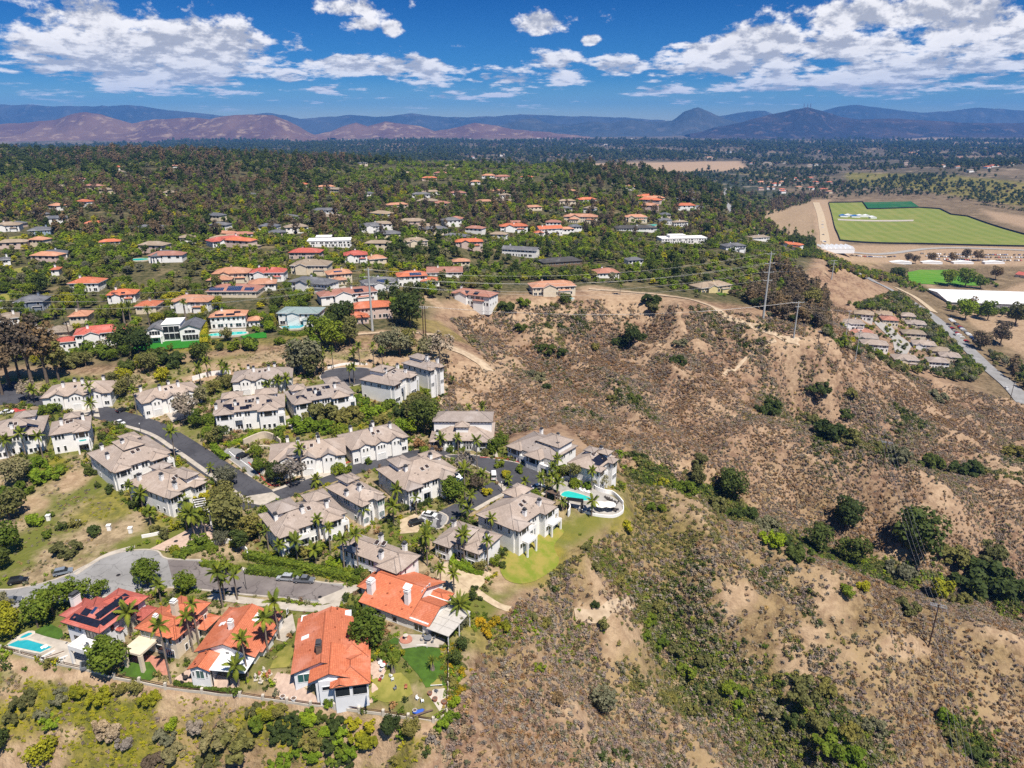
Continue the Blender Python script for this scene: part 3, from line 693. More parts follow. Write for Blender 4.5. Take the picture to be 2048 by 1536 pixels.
    def chimney(s, x, y, z0, z1, w=.95, d=1.1, mat=None, cap=None, white_cap=False):
        c = MB(); c.box(x-w/2, y-d/2, z0, x+w/2, y+d/2, z1); c.box(x-w/2-.08, y-d/2-.08, z1-.35, x+w/2+.08, y+d/2+.08, z1-.15)
        o = c.build('chimney', mat or s.wm, s.root)
        k = MB(); k.box(x-w/2-.1, y-d/2-.1, z1+.005, x+w/2+.1, y+d/2+.1, z1+.16); k.box(x-w/4, y-d/4, z1+.16, x+w/4, y+d/4, z1+.5); k.box(x-w/2+.02, y-d/2+.02, z1+.5, x+w/2-.02, y+d/2-.02, z1+.6)
        k.build('chimney_cap', cap or M_cap, o); return o
    def on_roof(s, rf, side, u, v):
        """matrix of a spot on a hip-roof face: u metres along the eave from its first corner, v metres up the slope"""
        th = math.atan(rf['tp']); c, sn = math.cos(th), math.sin(th)
        if side == 'F': M = Matrix.Translation((rf['x0']+u, rf['y0']+v*c, rf['z']+v*sn)) @ Matrix.Rotation(th, 4, 'X')
        elif side == 'R': M = Matrix.Translation((rf['x1']-v*c, rf['y0']+u, rf['z']+v*sn)) @ Matrix.Rotation(R(90), 4, 'Z') @ Matrix.Rotation(th, 4, 'X')
        elif side == 'L': M = Matrix.Translation((rf['x0']+v*c, rf['y1']-u, rf['z']+v*sn)) @ Matrix.Rotation(R(-90), 4, 'Z') @ Matrix.Rotation(th, 4, 'X')
        else: M = Matrix.Translation((rf['x1']-u, rf['y1']-v*c, rf['z']+v*sn)) @ Matrix.Rotation(R(180), 4, 'Z') @ Matrix.Rotation(th, 4, 'X')
        return M
    def solar(s, rf, side, u, v, nx, ny, pw=1.05, ph=1.7, mat=None, skip=()):
        mat = mat or M_solar; key = (pw, ph, mat.name)
        if key not in PANELC:
            a = MB(); a.box(.015, .015, .04, pw-.015, ph-.015, .11); b = MB()
            for q in ((0, 0, pw, .03), (0, ph-.03, pw, ph), (0, .03, .03, ph-.03), (pw-.03, .03, pw, ph-.03)): b.box(q[0], q[1], .03, q[2], q[3], .118)
            PANELC[key] = (a.mesh('solar_panel', mat), b.mesh('panel_frame', M_alu if mat is M_solarb else M_black))
        for i in range(nx):
            for j in range(ny):
                if (i, j) in skip: continue
                o = link('solar_panel', PANELC[key][0], s.root); o.matrix_local = s.on_roof(rf, side, u+i*(pw+.02), v+j*(ph+.02))
                link('panel_frame', PANELC[key][1], o)
    def skylight(s, rf, side, u, v, w=1.1, l=1.4, mat=None):
        M = s.on_roof(rf, side, u, v); b = MB(); b.box(-.08, -.08, 0, w+.08, l+.08, .16); o = b.build('skylight', M_trim if mat is M_skyd else M_wtrim, s.root); o.matrix_local = M
        g = MB(); g.box(0, 0, .15, w, l, .22); g.build('pane', mat or M_skyd, o); return o
    def vents(s, rf, side, spots):
        for u, v in spots:
            M = s.on_roof(rf, side, u, v); b = MB(); b.box(-.22, -.18, 0, .22, .18, .2); o = b.build('roof_vent', s.tm, s.root); o.matrix_local = M
    def balcony(s, x0, y0, x1, y1, z, mat=None, rail=1.0, posts=True, zb=-3.0, open_rail=False):
        b = MB(); b.box(x0, y0, z-.3, x1, y1, z); o = b.build('balcony', mat or s.wm, s.root)
        r = MB(); t = .15
        for q in ((x0, y0, x1, y0+t), (x0, y0+t, x0+t, y1), (x1-t, y0+t, x1, y1)):
            if open_rail: r.box(q[0], q[1], z+rail-.08, q[2], q[3], z+rail)
            else: r.box(q[0], q[1], z+.004, q[2], q[3], z+rail)
        r.build('parapet', mat or s.wm, o)
        if posts:
            for x in (x0+.25, x1-.25):
                p = MB(); p.box(x-.25, y0+.02, zb, x+.25, y0+.52, z-.3); p.build('pillar', mat or s.wm, o)
        return o
FOOT = []; LANDMARKS = []

# ------------------------------------------------------------------ the grey-roofed townhouses
def townhouse(label, short, A, B, C=None, depth=14.5, h=6.0, style='v', seed=0, chim=None, pops=None, solar=(), sky=True, wings=None, side='R', sidewin=True, glass=None, pitch=23, zadd=0.0, base=-4.0, turn=False):
    H = House('townhouse', label, A, B, C, depth, h, 'townhouse', 'grey-roofed white townhouses', short=short, pitch=pitch, zadd=zadd, turn=turn)
    if turn:
        chim = [(fy, 1-fx, up) for fx, fy, up in chim]; pops = [(y0, 1-x1, y1, 1-x0, r) for x0, y0, x1, y1, r in pops]; wings = None
        solar = [({'R': 'F', 'F': 'L', 'L': 'B', 'B': 'R'}[a[0]],)+tuple(a[1:]) for a in solar]
    rd = random.Random(seed); W, D = H.W, H.D
    if glass: H.glass = glass
    H.walls(0, 0, W, D, base, h)
    rf = H.hip(0, 0, W, D, h)
    tp = rf['tp']
    zr = lambda x, y: h+min(y+H.over, D+H.over-y, x+H.over, W+H.over-x)*tp
    wings = wings if wings is not None else ([(.02, .26, 1.6), (.64, .9, 2.0)] if style == 'v' else [])
    boxes = []
    for a, b, p in wings:
        x0, x1 = W*a, W*b; H.walls(x0, -p, x1, 2.0, base, h-.02, name='wing_wall')
        bw = x1-x0; H.hip(x0, -p, x1, max(bw*.5, 2)+2, h-.03, pitch, H.over)
        boxes.append((x0, -p, x1, 2.0))
    if style == 'g':
        # garage front: gabled bays over arched garage doors
        n = 3 if W > 17 else 2
        for i in range(n):
            cx = W*(.22+.56*i/(n-1)); bw = W*.085 if i != 1 or n == 2 else W*.10; p = .7+.3*(i % 2)
            bx = (cx-bw, -p, cx+bw, 1.0); zt = h+.5-.3*(i % 2)
            H.walls(*bx, base, zt, name='bay_wall'); H.gable(cx-bw, -p, cx+bw, 5.0, zt, 'y', 26, .45, gwall=True, over_end=.35)
            H.row('F', cx-bw*.75, cx+bw*.75, 2 if i != 1 else 3, h-1.8, .65, 1.35, 1, bx)
            if i < 2 or n == 2: H.garage('F', cx, .0, min(2.7, bw*1.7), 2.35, bx)
        ce = W*.93; H.win('F', ce, .9, 1.8, 1.6, 2); H.win('F', W*.06, .9, 1.4, 1.5, 2); H.win('F', ce, h-1.9, 1.2, 1.2, 2)
        d = MB(); d.box(W*.83-.55, -.07, 0, W*.83+.55, .02, 2.3); d.build('entry_door', M_trim, H.root)
    else:
        z2 = h-2.35
        taken = []
        for bx in boxes:
            x0, y0, x1, y1 = bx; cx = (x0+x1)/2; w = x1-x0
            H.win('F', cx, z2-.15, min(3.0, w*.48), 2.1, 1, bx); 
            for sx in (-1, 1): H.win('F', cx+sx*w*.37, z2-.05, .95, 1.9, 1, bx)
            H.win('F', cx, z2+2.0, min(2.6, w*.45), .45, 1, bx) if h > 7 else None
            if h > 6.4: H.row('F', x0+.5, x1-.5, 3, .4, 1.1, 1.7, 1, bx)
            else: H.win('F', cx, .5, min(2.4, w*.5), 1.5, 2, bx)
            H.win('R', -.9, z2+.2, .8, 1.5, 1, bx); H.win('L', -.9, z2+.2, .8, 1.5, 1, bx)
            taken.append((x0, x1))
        x = .8
        while x < W-1.2:
            if any(a-.6 < x < b+.6 for a, b in taken): x += .5; continue
            k = rd.choice((2, 2, 3)); w_ = .95
            if k*1.05+x < W-.4 and not any(a-.4 < x+k*1.05 < b+.2 for a, b in taken):
                for j in range(k):
                    H.win('F', x+.5+j*1.05, z2+.05, w_, 1.8); 
                    if rd.random() < .8: H.win('F', x+.5+j*1.05, .5, w_, 1.75 if k < 3 else 2.1)
                x += k*1.05+.9
            else: x += .6
        if boxes:
            x0, y0, x1, y1 = boxes[-1]
            if W-x1 > 1.6: H.balcony(x1+.05, y0+.1, W+.3, -.02, z2-.35, rail=.95, zb=base)
            x0, y0, x1, y1 = boxes[0]; bxx = min(W*.46, x1+3.6)
            if bxx-x1 > 1.5: H.balcony(x1+.05, -1.7, bxx, -.02, z2-.35, rail=.95, zb=base)
    if sidewin:
        for f in ('R', 'L'):
            yv = 1.6
            while yv < D-1.5:
                k = rd.choice((1, 1, 2, 3))
                for j in range(k):
                    if yv+j*1.0 < D-1: H.win(f, yv+j*1.0, h-2.25, .85, 1.65)
                if rd.random() < .6: H.win(f, yv+.3, .5, 1.2, 1.5)
                yv += k+rd.uniform(1.6, 3.2)
    for fx, fy, up in (chim if chim is not None else [(.25, .42, 1.5), (.7, .42, 1.5), (.04, .8, 2.0)]):
        x, y = W*fx, D*fy; zt = zr(x, y); H.chimney(x, y, zt-1.2, zt+up)
    for p in (pops if pops is not None else [(.12, .60, .36, .98, 1.7), (.66, .62, .86, .98, 1.7)]):
        fx0, fy0, fx1, fy1, rise = p; x0, y0, x1, y1 = W*fx0, D*fy0, W*fx1, D*fy1
        zt = max(zr((x0+x1)/2, y0), zr((x0+x1)/2, min(y1, D)))*.5+.5*zr((x0+x1)/2, (y0+y1)/2)
        zt = min(zt, h+2.6)+rise*.55; bx = (x0, y0, x1, y1)
        H.walls(x0, y0, x1, y1, h-.5, zt, name='clerestory_wall'); H.hip(x0, y0, x1, y1, zt, 24, .55)
        k = max(2, int((x1-x0)/1.3)); H.row('F', x0+.3, x1-.3, k, zt-.85, .55, .5, 1, bx); H.row('R', y0+.3, y1-.3, 2, zt-.85, .55, .5, 1, bx)
    if sky:
        for fu, v in ((.46, 4.6), (.56, 5.0)): H.skylight(rf, 'F', W*fu, v)
    H.vents(rf, 'F', [(W*rd.uniform(.2, .9), rd.uniform(1.5, 5)) for _ in range(4)])
    for sd, u, v, nx, ny in solar: H.solar(rf, sd, u, v, nx, ny)
    return H
TH = [
 dict(label='white townhouse with a row of garage gables below the tall brown trees', short='the garage-front townhouse near the tall brown trees', A=(79,797), B=(222,785), depth=15, h=6, style='g', seed=1, chim=[(.28,.35,1.8),(.56,.42,1.9),(.8,.9,2.2),(.36,.9,2)], pops=[]),
 dict(label='white townhouse with garage gables facing the curved upper street', short='the garage-front townhouse on the upper bend', A=(283,808), B=(405,781), depth=14, h=6, style='g', seed=2, chim=[(.36,.36,1.9),(.68,.36,1.9),(.1,.85,2),(.6,.95,2)], pops=[]),
 dict(label='grey-roofed townhouse standing right under the bare tan bank', short='the townhouse under the bare bank', A=(461,765), B=(585,755), depth=14, h=6, style='g', seed=3, chim=[(.36,.38,1.8),(.62,.38,1.8),(.24,.9,2),(.7,.9,2)], pops=[]),
 dict(label='townhouse with scattered black solar panels above the green bank, nearer the street', short='the solar townhouse by the street', A=(425,829), B=(570,814), depth=15, h=7.6, seed=4, chim=[(.02,.25,1.8),(.3,.22,1.5),(.63,.22,1.5)], pops=[(.1,.55,.38,.95,1.2),(.6,.6,.9,.98,1.4)],
      solar=[('F',3.2,1.2,4,1),('F',3.6,2.95,3,1),('F',7.2,3.3,2,1),('F',9.5,1.0,3,1),('F',11.6,1.6,2,1),('F',11.2,4.4,3,1),('F',17.4,1.2,3,1),('F',19,3.4,2,1)]),
 dict(label='townhouse with black solar panels on its roof, up the bank from the stepped side path', short='the solar townhouse above the green bank', A=(584,808), B=(710,786), depth=15, h=7.4, seed=5, chim=[(.4,.22,1.5),(.74,.3,1.7),(.18,.75,1.5)], pops=[(.06,.5,.28,.9,1.2),(.66,.6,.88,.98,1.5)],
      solar=[('F',7.2,5.4,2,1),('F',9.0,3.6,3,1),('F',9.9,1.9,2,1),('F',13.0,5.2,3,1),('F',4.0,1.0,2,1),('F',2.4,2.2,3,1),('F',17,1.6,2,1)]),
 dict(label='long three-storey white townhouse on the slope edge by the dirt trail', short='the tall townhouse on the slope edge', A=(715,760), B=(781,771), C=(836,745), turn=True, h=8.2, seed=6, wings=[(.60,.98,1.2)], chim=[(.6,.3,1.8),(.9,.75,1.8),(.5,.9,2)], pops=[(.15,.2,.6,.62,1.4)], base=-5),
 dict(label='upper white townhouse with a square lantern roof at the trail fence', short='the lantern-roofed townhouse at the trail', A=(806,724), B=(855,740), C=(880,727), turn=True, h=8.2, seed=7, wings=[(.6,.98,1.0)], chim=[(.7,.5,2.2),(.9,.9,2.2)], pops=[(.1,.3,.6,.9,1.6)], base=-5),
 dict(label='garage-front townhouse with two front chimneys beside the parking bays', short='the townhouse beside the parking bays', A=(536,926), B=(693,909), depth=15, h=6, style='g', seed=8, chim=[(.38,.42,1.9),(.66,.42,1.9),(.22,.92,2),(.64,.95,2)], pops=[(.25,.02,.42,.3,.6)]),
 dict(label='garage-front townhouse with a dark round dish below the green bank', short='the townhouse below the green bank', A=(702,901), B=(819,873), depth=15, h=6, style='g', seed=9, chim=[(.45,.4,1.9),(.8,.42,1.9),(.2,.9,2),(.62,.96,2)], pops=[]),
 dict(label='townhouse with a white awning and twin clerestory lanterns inside the street loop', short='the awning townhouse inside the loop', A=(750,938), B=(808,980), C=(921,941), turn=True, h=6.6, seed=10, wings=[(.66,.98,1.2)], chim=[(.62,.22,1.6),(.5,.75,1.7),(.2,.95,2)], pops=[(.12,.15,.5,.4,1.3),(.2,.7,.5,.95,1.3)]),
 dict(label='townhouse with a green glass picture window and two small lanterns', short='the green-windowed townhouse', A=(643,977), B=(716,1011), C=(776,991), turn=True, h=6.6, seed=11, wings=[], chim=[(.75,.4,1.8),(.6,.05,1.5)], pops=[(.1,.35,.42,.62,1.3),(.02,.7,.3,.98,1.3)], glass=M_glass2),
 dict(label='broad townhouse with three white chimneys above the long clipped hedge', short='the broad townhouse above the hedge', A=(506,1032), B=(551,1073), C=(698,1028), turn=True, h=6.6, seed=12, wings=[(.3,.96,1.2)], chim=[(.55,.1,1.8),(.7,.45,1.9),(.75,.8,1.9)], pops=[(.05,.1,.55,.42,1.2),(.1,.62,.5,.92,1.4)]),
 dict(label='townhouse with a steep hipped grey roof directly behind the orange-roofed corner house', short='the hipped townhouse behind the orange corner house', A=(672,1096), B=(803,1143), C=(846,1112), h=6.2, seed=13, wings=[(.70,.98,1.5)], chim=[(.25,.05,1.6),(.66,.12,2.0),(.8,.98,2.2),(.4,1.02,2.2)], pops=[]),
 dict(label='small L-shaped townhouse with a dormer window beside the sandy path', short='the dormer townhouse by the sandy path', A=(868,1080), B=(966,1105), C=(1021,1077), h=5.2, seed=14, wings=[(.02,.36,3.0),(.62,.98,1.4)], chim=[(.06,.6,1.8),(.92,.45,2.2)], pops=[(.38,.1,.62,.6,.9)]),
 dict(label='large townhouse with two pillared balconies over the green slope', short='the balcony townhouse over the green slope', A=(944,1033), B=(1028,1061), C=(1118,1006), turn=True, h=7.0, seed=15, wings=[(.64,.98,1.6)], chim=[(.9,.35,1.8),(.9,.72,1.8),(.06,.75,2)], pops=[(.02,.6,.4,.95,1.0)]),
 dict(label='two-tier townhouse with stacked roofs at the foot of the scrub slope', short='the two-tier townhouse at the scrub slope', A=(858,881), B=(987,882), depth=17, h=4.2, style='v', seed=16, wings=[(.0,.22,1.2),(.74,.96,1.2)], chim=[(.1,.12,1.6),(.2,.9,4.6),(.72,.9,4.6)], pops=[(.02,.42,.98,.98,4.2),(.40,.22,.6,.5,2.2)], pitch=20),
 dict(label='townhouse with a wide arched garage at the round street end', short='the arched-garage townhouse at the street end', A=(1009,893), B=(1105,921), C=(1167,895), h=5.2, style='v', seed=17, wings=[(.0,.3,1.2),(.5,.82,2.8)], chim=[(.9,.4,2.2),(.6,.95,2),(.2,.95,2)], pops=[(.5,.3,.98,.85,1.3)]),
 dict(label='townhouse with black solar panels and a tall blank wall above the pool', short='the solar townhouse above the pool', A=(1126,934), B=(1192,943), C=(1246,917), turn=True, h=7.0, seed=18, wings=[], chim=[(.6,.85,2.0)], pops=[(.2,.55,.5,.8,1.2),(.6,.7,.95,.95,1.6)], solar=[('R',2.5,.8,8,1),('R',3.6,2.5,7,1)], base=-6),
 dict(label='townhouse with two small lanterns and a turquoise sofa on its balcony', short='the townhouse with the turquoise sofa', A=(97,876), B=(181,858), C=(196,830), h=7.4, seed=19, wings=[(.62,.98,1.2)], chim=[(.3,.3,2),(.85,.6,2.1)], pops=[(.38,.55,.75,.9,1.3)]),
 dict(label='townhouse with a rooftop lantern and dark panels at the frame edge', short='the townhouse at the frame edge', A=(-45,884), B=(87,862), C=(106,829), h=7.4, seed=20, wings=[(.1,.4,1.2),(.7,.98,1.4)], chim=[(.5,.2,1.6)], pops=[(.52,.55,.85,.9,1.5)], solar=[('F',10,.8,6,1),('F',10.5,2.5,4,1),('R',2.2,2.0,2,2)]),
 dict(label='rambling townhouse with raised centre roof above the dry grass slope', short='the rambling townhouse above the dry grass', A=(167,908), B=(222,944), C=(347,906), turn=True, h=6.8, seed=21, wings=[(.5,.98,1.5)], chim=[(.2,.16,1.7),(.6,.1,1.7),(.5,.42,1.6)], pops=[(.25,.36,.7,.68,1.3),(.02,.55,.3,.8,1.2)]),
 dict(label='rambling townhouse with three white chimneys behind the striped pergola', short='the townhouse behind the striped pergola', A=(242,968), B=(331,996), C=(421,960), turn=True, h=6.4, seed=22, wings=[(.62,.96,1.2)], chim=[(.2,.12,1.7),(.62,.3,1.9),(.95,.3,2.0)], pops=[(.55,.6,.96,.9,1.2),(.08,.55,.3,.85,1.2)]),
]
THS = [townhouse(**d) for d in TH]

H = THS[14]; W = H.W
for a, b in ((.10, .34), (.72, .98)): H.balcony(W*a, -3.6, W*b, -1.65 if b > .6 else -.02, 2.4, rail=.5, zb=-5)
H = THS[9]; MB().add([(H.W*.86, -.1, 5.4), (H.W+.4, -.1, 5.4), (H.W+.4, -2.6, 4.5), (H.W*.86, -2.6, 4.5), (H.W*.86, -.1, 5.3), (H.W+.4, -.1, 5.3), (H.W+.4, -2.6, 4.4), (H.W*.86, -2.6, 4.4)], [(0, 3, 2, 1), (4, 5, 6, 7), (0, 1, 5, 4), (1, 2, 6, 5), (2, 3, 7, 6), (3, 0, 4, 7)]).build('awning', M_sky, H.root)
H = THS[18]; W = H.W; H.balcony(W*.64, -3.4, W*.98, -1.22, 3.5, rail=.9, zb=-5)
M_turq = pm('turquoise_cushion', (.03, .42, .40), (.03, .36, .34), 1, .8)
sf = thing('outdoor_sofa', 'turquoise sofa on the balcony of the far-left townhouse', 'sofa', H.world(W*.80, -2.2, 3.5), H.th); MB().box(-1.1, -.4, 0, 1.1, .4, .42).build('seat', M_turq, sf); MB().box(-1.1, .22, .42, 1.1, .42, .85).build('backrest', M_turq, sf)
H = THS[8]; MB().cyl((H.W*.86, -1.12, 5.4), (H.W*.86, -1.3, 5.5), .55, .6, 14).build('dish', M_cap, H.root)
H = THS[16]; H.garage('F', H.W*.66, 0, 4.6, 2.6, (H.W*.5, -2.8, H.W*.82, 2))
# ------------------------------------------------------------------ streets
kerbmat = M_conc
def street(name, outline, mat, kerbw=.5):
    P = wpoly(outline); P = catmull(P, 4, True)
    sheet(name, P, mat, .12, 2.5, kind='structure')
    kerb(name+'_kerb', P, .5, .16, kerbmat, True, base=.06)
    return P
# worn grey cul-de-sac road below the townhouses
street('road', [(-60,1178),(20,1180),(110,1160),(180,1128),(230,1108),(280,1100),(315,1103),(335,1118),(420,1122),(500,1140),(640,1165),(690,1172),(662,1206),(560,1196),(470,1188),(400,1180),(330,1176),(240,1190),(160,1200),(60,1212),(-60,1225)], M_asphalt2)
sheet('road_patch', wpoly([(335,1120),(420,1124),(500,1142),(640,1167),(688,1173),(662,1203),(560,1194),(470,1186),(400,1178),(345,1160)]), M_asphalt3, .135, 2.5, kind='structure')
# dark loop street between the townhouses
road('street', [(-40,796),(60,800),(150,812),(225,832),(300,855),(360,890),(420,930),(480,970),(530,1000)], 9.5, M_asphalt)
road('street', [(470,1010),(540,995),(600,973),(660,953),(740,928),(820,912),(900,906)], 8.0, M_asphalt)
street('turning_circle', [(940,910),(985,918),(1030,925),(1070,940),(1090,962),(1075,985),(1040,985),(1000,970),(985,950),(955,935),(925,922),(890,912)], M_asphalt)
street('turning_circle', [(648,744),(672,737),(705,735),(740,738),(752,750),(735,764),(705,772),(676,775),(655,765),(640,756)], M_asphalt)
road('driveway', [(1000,972),(960,995),(920,1020),(890,1034),(860,1050)], 7.0, M_asphalt)
street('parking_bay', [(445,905),(475,896),(510,925),(530,945),(505,955),(480,935)], M_asphalt2)
street('parking_bay', [(838,1035),(866,1022),(896,1035),(880,1058),(850,1052)], M_asphalt2)
road('street', [(0,770),(20,785),(30,805)], 12, M_asphalt)
# entrance drive with pale paving
sheet('driveway', wpoly([(335,1103),(300,1098),(360,1068),(400,1045),(425,1050),(430,1075),(400,1090),(360,1100)]), M_paver, .11, 2.5, kind='structure')
sheet('pavement', wpoly([(470,1000),(525,1012),(560,995),(545,985),(500,992)]), M_conc, .15, 2.0, kind='structure')
for pts, w in [([(225,846),(300,868),(350,900),(400,935),(450,970),(490,1000)], 1.6), ([(545,982),(600,962),(650,944),(700,930)], 1.5),
               ([(1000,968),(1010,985),(985,1000),(950,1020)], 1.5), ([(1085,990),(1110,970),(1090,940),(1050,920)], 1.6), ([(640,1205),(700,1180),(705,1172)], 3.0), ([(420,1192),(520,1206),(640,1218),(690,1200)], 2.6), ([(150,1150),(210,1112),(270,1094)], 1.4)]:
    road('pavement', pts, w, M_conc, .16)
for pts in [[(497,925),(520,950),(545,972),(600,958)], [(660,938),(720,918),(800,905)], [(960,915),(1010,918),(1040,926)]]:
    C = catmull(wpoly(pts), 5); kerb('red_kerb', C, .45, .2, M_redkerb)
for a, b in [((285,790),(300,845)), ((375,800),(400,840))]: pass
for pts in [[(130,818),(195,812),(200,835),(150,828)], [(330,825),(385,805),(392,830),(345,845)], [(600,955),(680,925),(690,940),(640,958)], [(745,905),(800,893),(805,905),(760,915)], [(1050,920),(1100,930),(1115,945),(1075,938)]]:
    sheet('driveway_apron', wpoly(pts), M_conc, .17, 2.0, kind='structure')

# dirt tracks of the ridge
M_track = pm('pale_dirt_track', (.48, .375, .26), (.36, .27, .18), .4, .95, .3)
for pts, w in [([(1178,578),(1250,584),(1330,592),(1400,605),(1450,632),(1500,652),(1550,668),(1600,684)], 4.5), ([(862,668),(885,690),(930,708),(965,728),(978,742)], 6.0), ([(1552,682),(1500,714),(1448,750)], 1.8), ([(1150,1236),(1210,1224),(1262,1208)], 2.4), ([(560,692),(700,671),(840,667)], 2.2)]:
    road('dirt_track', pts, w, M_track, .38)
# ------------------------------------------------------------------ the five clay-roofed houses on the near street
def patio_cover(H, x0, y0, x1, y1, z, mat, t=.16, posts=((0, 0), (1, 0)), pm_=None, pr=.14, name='patio_cover', zb=-1.5, nx=1, ny=1):
    o = None
    for i in range(nx):
        for j in range(ny):
            a = x0+(x1-x0)*i/nx; b = x0+(x1-x0)*(i+1)/nx; c = y0+(y1-y0)*j/ny; d = y0+(y1-y0)*(j+1)/ny
            g = .0 if nx*ny == 1 else .04
            p = MB().box(a+g, c+g, z, b-g, d-g, z+t).build(name if nx*ny == 1 else 'roof_panel', mat, H.root)
    for fx, fy in posts:
        x = x0+.3+(x1-x0-.6)*fx; y = y0+.3+(y1-y0-.6)*fy
        MB().box(x-pr, y-pr, zb, x+pr, y+pr, z).build('post', pm_ or mat, H.root)
M_sailr = pm('weathered_lattice', (.50, .47, .43), (.44, .41, .37), 1.5, .85)
# the house with solar panels and a pool
H = R1 = House('red_roofed_house', 'red-tiled white house with black solar panels beside the blue swimming pool', (118,1245), (199,1267), (300,1193), h=6.2, wall=W_pale, tile=T_red, pitch=21, over=.8, short='the red-roofed solar house', group='clay-roofed houses on the near street')
W, D = H.W, H.D
H.walls(0, 0, W, D*.66, -5, 6.2); rf = H.hip(0, 0, W, D*.66, 6.2)
H.walls(W*.22, D*.6, W, D, -5, 6.0); H.hip(W*.22, D*.52, W, D, 6.25, 22)
H.walls(W*.05, D*.55, W*.5, D*.9, -5, 4.4); H.hip(W*.02, D*.5, W*.5, D*.9, 4.5, 22)
H.walls(W*1.0, D*.72, W+2.2, D, -5, 3.4); H.hip(W*.9, D*.72, W+2.2, D, 3.4, 20)
H.walls(-6.5, D*.34, .2, D*.34+5.5, -5, 3.1); H.hip(-6.5, D*.34, 2.0, D*.34+5.5, 3.1, 20)
H.chimney(-6.6, D*.34+3.5, -5, 6.2, 1.3, 2.0, W_white)
H.walls(W, D*.30, W+1.2, D*.36, -5, 3.6, name='flue_wall'); H.hip(W-.5, D*.30, W+1.2, D*.36, 3.6, 22, .3)
H.chimney(W+.6, D*.60, -5, 5.0, 1.3, 2.2, W_cream, T_red)
H.solar(rf, 'F', 1.8, 1.0, 8, 1); H.solar(rf, 'F', 3.4, 2.8, 2, 1); H.solar(rf, 'F', 8.0, 2.8, 1, 1); H.solar(rf, 'F', 5.6, 3.6, 1, 1, .9, 1.8, M_solarb)
H.solar(rf, 'R', 1.9, .9, 7, 1); H.solar(rf, 'R', 3.0, 3.0, 8, 1)
H.vents(rf, 'R', [(6, 5.0), (9, 5.2)]); H.vents(rf, 'L', [(5, 3), (9, 4), (12, 3)])
H.win('F', 1.3, 4.2, 1.9, 1.0, 2, frame=M_bframe); H.win('F', 4.0, 4.3, .5, 1.1, frame=M_bframe); H.win('F', W*.76, 3.0, W*.42, 2.5, 4, frame=M_bframe)
H.win('F', 3.0, .1, 3.0, 2.4, 4, frame=M_bframe); H.win('F', W*.72, .1, 3.6, 2.3, 3, frame=M_bframe)
for y in (3, 7.5, 10): H.win('R', y, 3.8, .9, 1.5, frame=M_bframe); H.win('R', y+1.2, .6, 1.1, 1.4, frame=M_bframe)
H.balcony(W*.46, -4.2, W+.1, -.02, 2.9, W_white, .9, True, -2.5)
MB().box(W*.46+.02, -.6, -2.5, W*.46+.6, -.02, 2.6).build('pillar', W_white, H.root)
# cream house with a flat-roofed porch
H = R2 = House('red_roofed_house', 'cream two-storey house with orange tiles and a flat-roofed corner porch', (261,1262), (354,1278), (437,1211), h=6.0, wall=W_cream, tile=T_orange, pitch=22, over=.75, short='the cream orange-roofed house', group='clay-roofed houses on the near street')
W, D = H.W, H.D
H.walls(0, 0, W*.62, D*.62, -5, 6.0); H.walls(W*.6, -.6, W, D*.62, -5, 5.98); rf = H.hip(0, 0, W, D*.62, 6.0)
H.hip(W*.58, -.6, W, 4.0, 5.95, 22, .6)
H.walls(W*.2, D*.5, W*.9, D, -5, 6.2); H.hip(W*.2, D*.42, W*.9, D, 6.4, 22)
H.walls(W*.88, D*.62, W+1.4, D*.98, -5, 3.2); H.hip(W*.8, D*.62, W+1.4, D*.98, 3.2, 20)
H.hip(-.2, D*.3, W*.4, D*.85, 4.6, 22, .6); H.walls(0, D*.34, W*.4, D*.85, -5, 4.6)
H.chimney(W*.62, D*.42, 7, 11.0, 1.2, 1.2, W_cream, M_wtrim); H.chimney(W*.36, 1.6, 5.2, 8.6, .9, .9, W_cream, M_wtrim)
H.win('F', W*.20, 3.7, W*.34, 1.9, 3, glass=M_glass2); H.win('F', W*.70, 3.8, 1.2, 1.5, 1, (0, -.6, W, D)); H.win('F', W*.86, 3.8, 1.2, 1.5, 1, (0, -.6, W, D))
H.win('F', W*.47, .6, 2.4, 1.6, 1); H.win('F', W*.8, .1, 2.4, 2.2, 4, (0, -.6, W, D))
for y in (.6, 1.9, 5.2, 9): H.win('R', y, 3.7, .85, 1.5); H.win('R', y+1.5, .5, .9, 1.8)
patio_cover(H, -.4, -5.2, W*.44, -.1, 3.0, W_cream, .5, ((0, 0), (1, 0)), None, .38)
# long single-storey house with a white patio roof
H = R3 = House('red_roofed_house', 'long orange-tiled white house with a bright white patio roof', (374,1320), (504,1323), (577,1224), h=3.4, wall=W_white, tile=T_orange, pitch=21, over=.6, short='the orange house with the white patio roof', group='clay-roofed houses on the near street')
W, D = H.W, H.D
H.walls(0, 1.5, W, D, -5, 3.4); rf = H.gable(0, 1.5, W, D*.92, 3.4, 'y', 22, .6, trim=M_trim); H.hip(.4, D*.8, W-.4, D, 3.5, 24, .6)
H.walls(.9, -3.4, 5.2, 2, -5, 2.9); H.gable(.9, -3.4, 5.2, 4.5, 2.9, 'y', 24, .5)
H.walls(W*.78, 4, W+.9, 9, -5, 2.7); H.hip(W*.6, 3.5, W+.8, 10, 2.9, 18, .5)
H.win('F', 3.05, .1, 1.9, 2.2, 2, (0, -3.4, 0, 0), glass=M_glass2); H.win('F', 1.5, .5, .5, 1.5, 1, (0, -3.4, 0, 0)); H.win('F', 4.6, .5, .5, 1.5, 1, (0, -3.4, 0, 0))
H.win('F', .45, 1.2, .8, 1.1, 1, (0, 1.5, 0, 0)); H.row('F', 6, W-.6, 3, 2.9, 1.0, .7, 1, (0, 1.5, 0, 0)); H.win('F', 8, .1, 3.4, 2.2, 3, (0, 1.5, 0, 0))
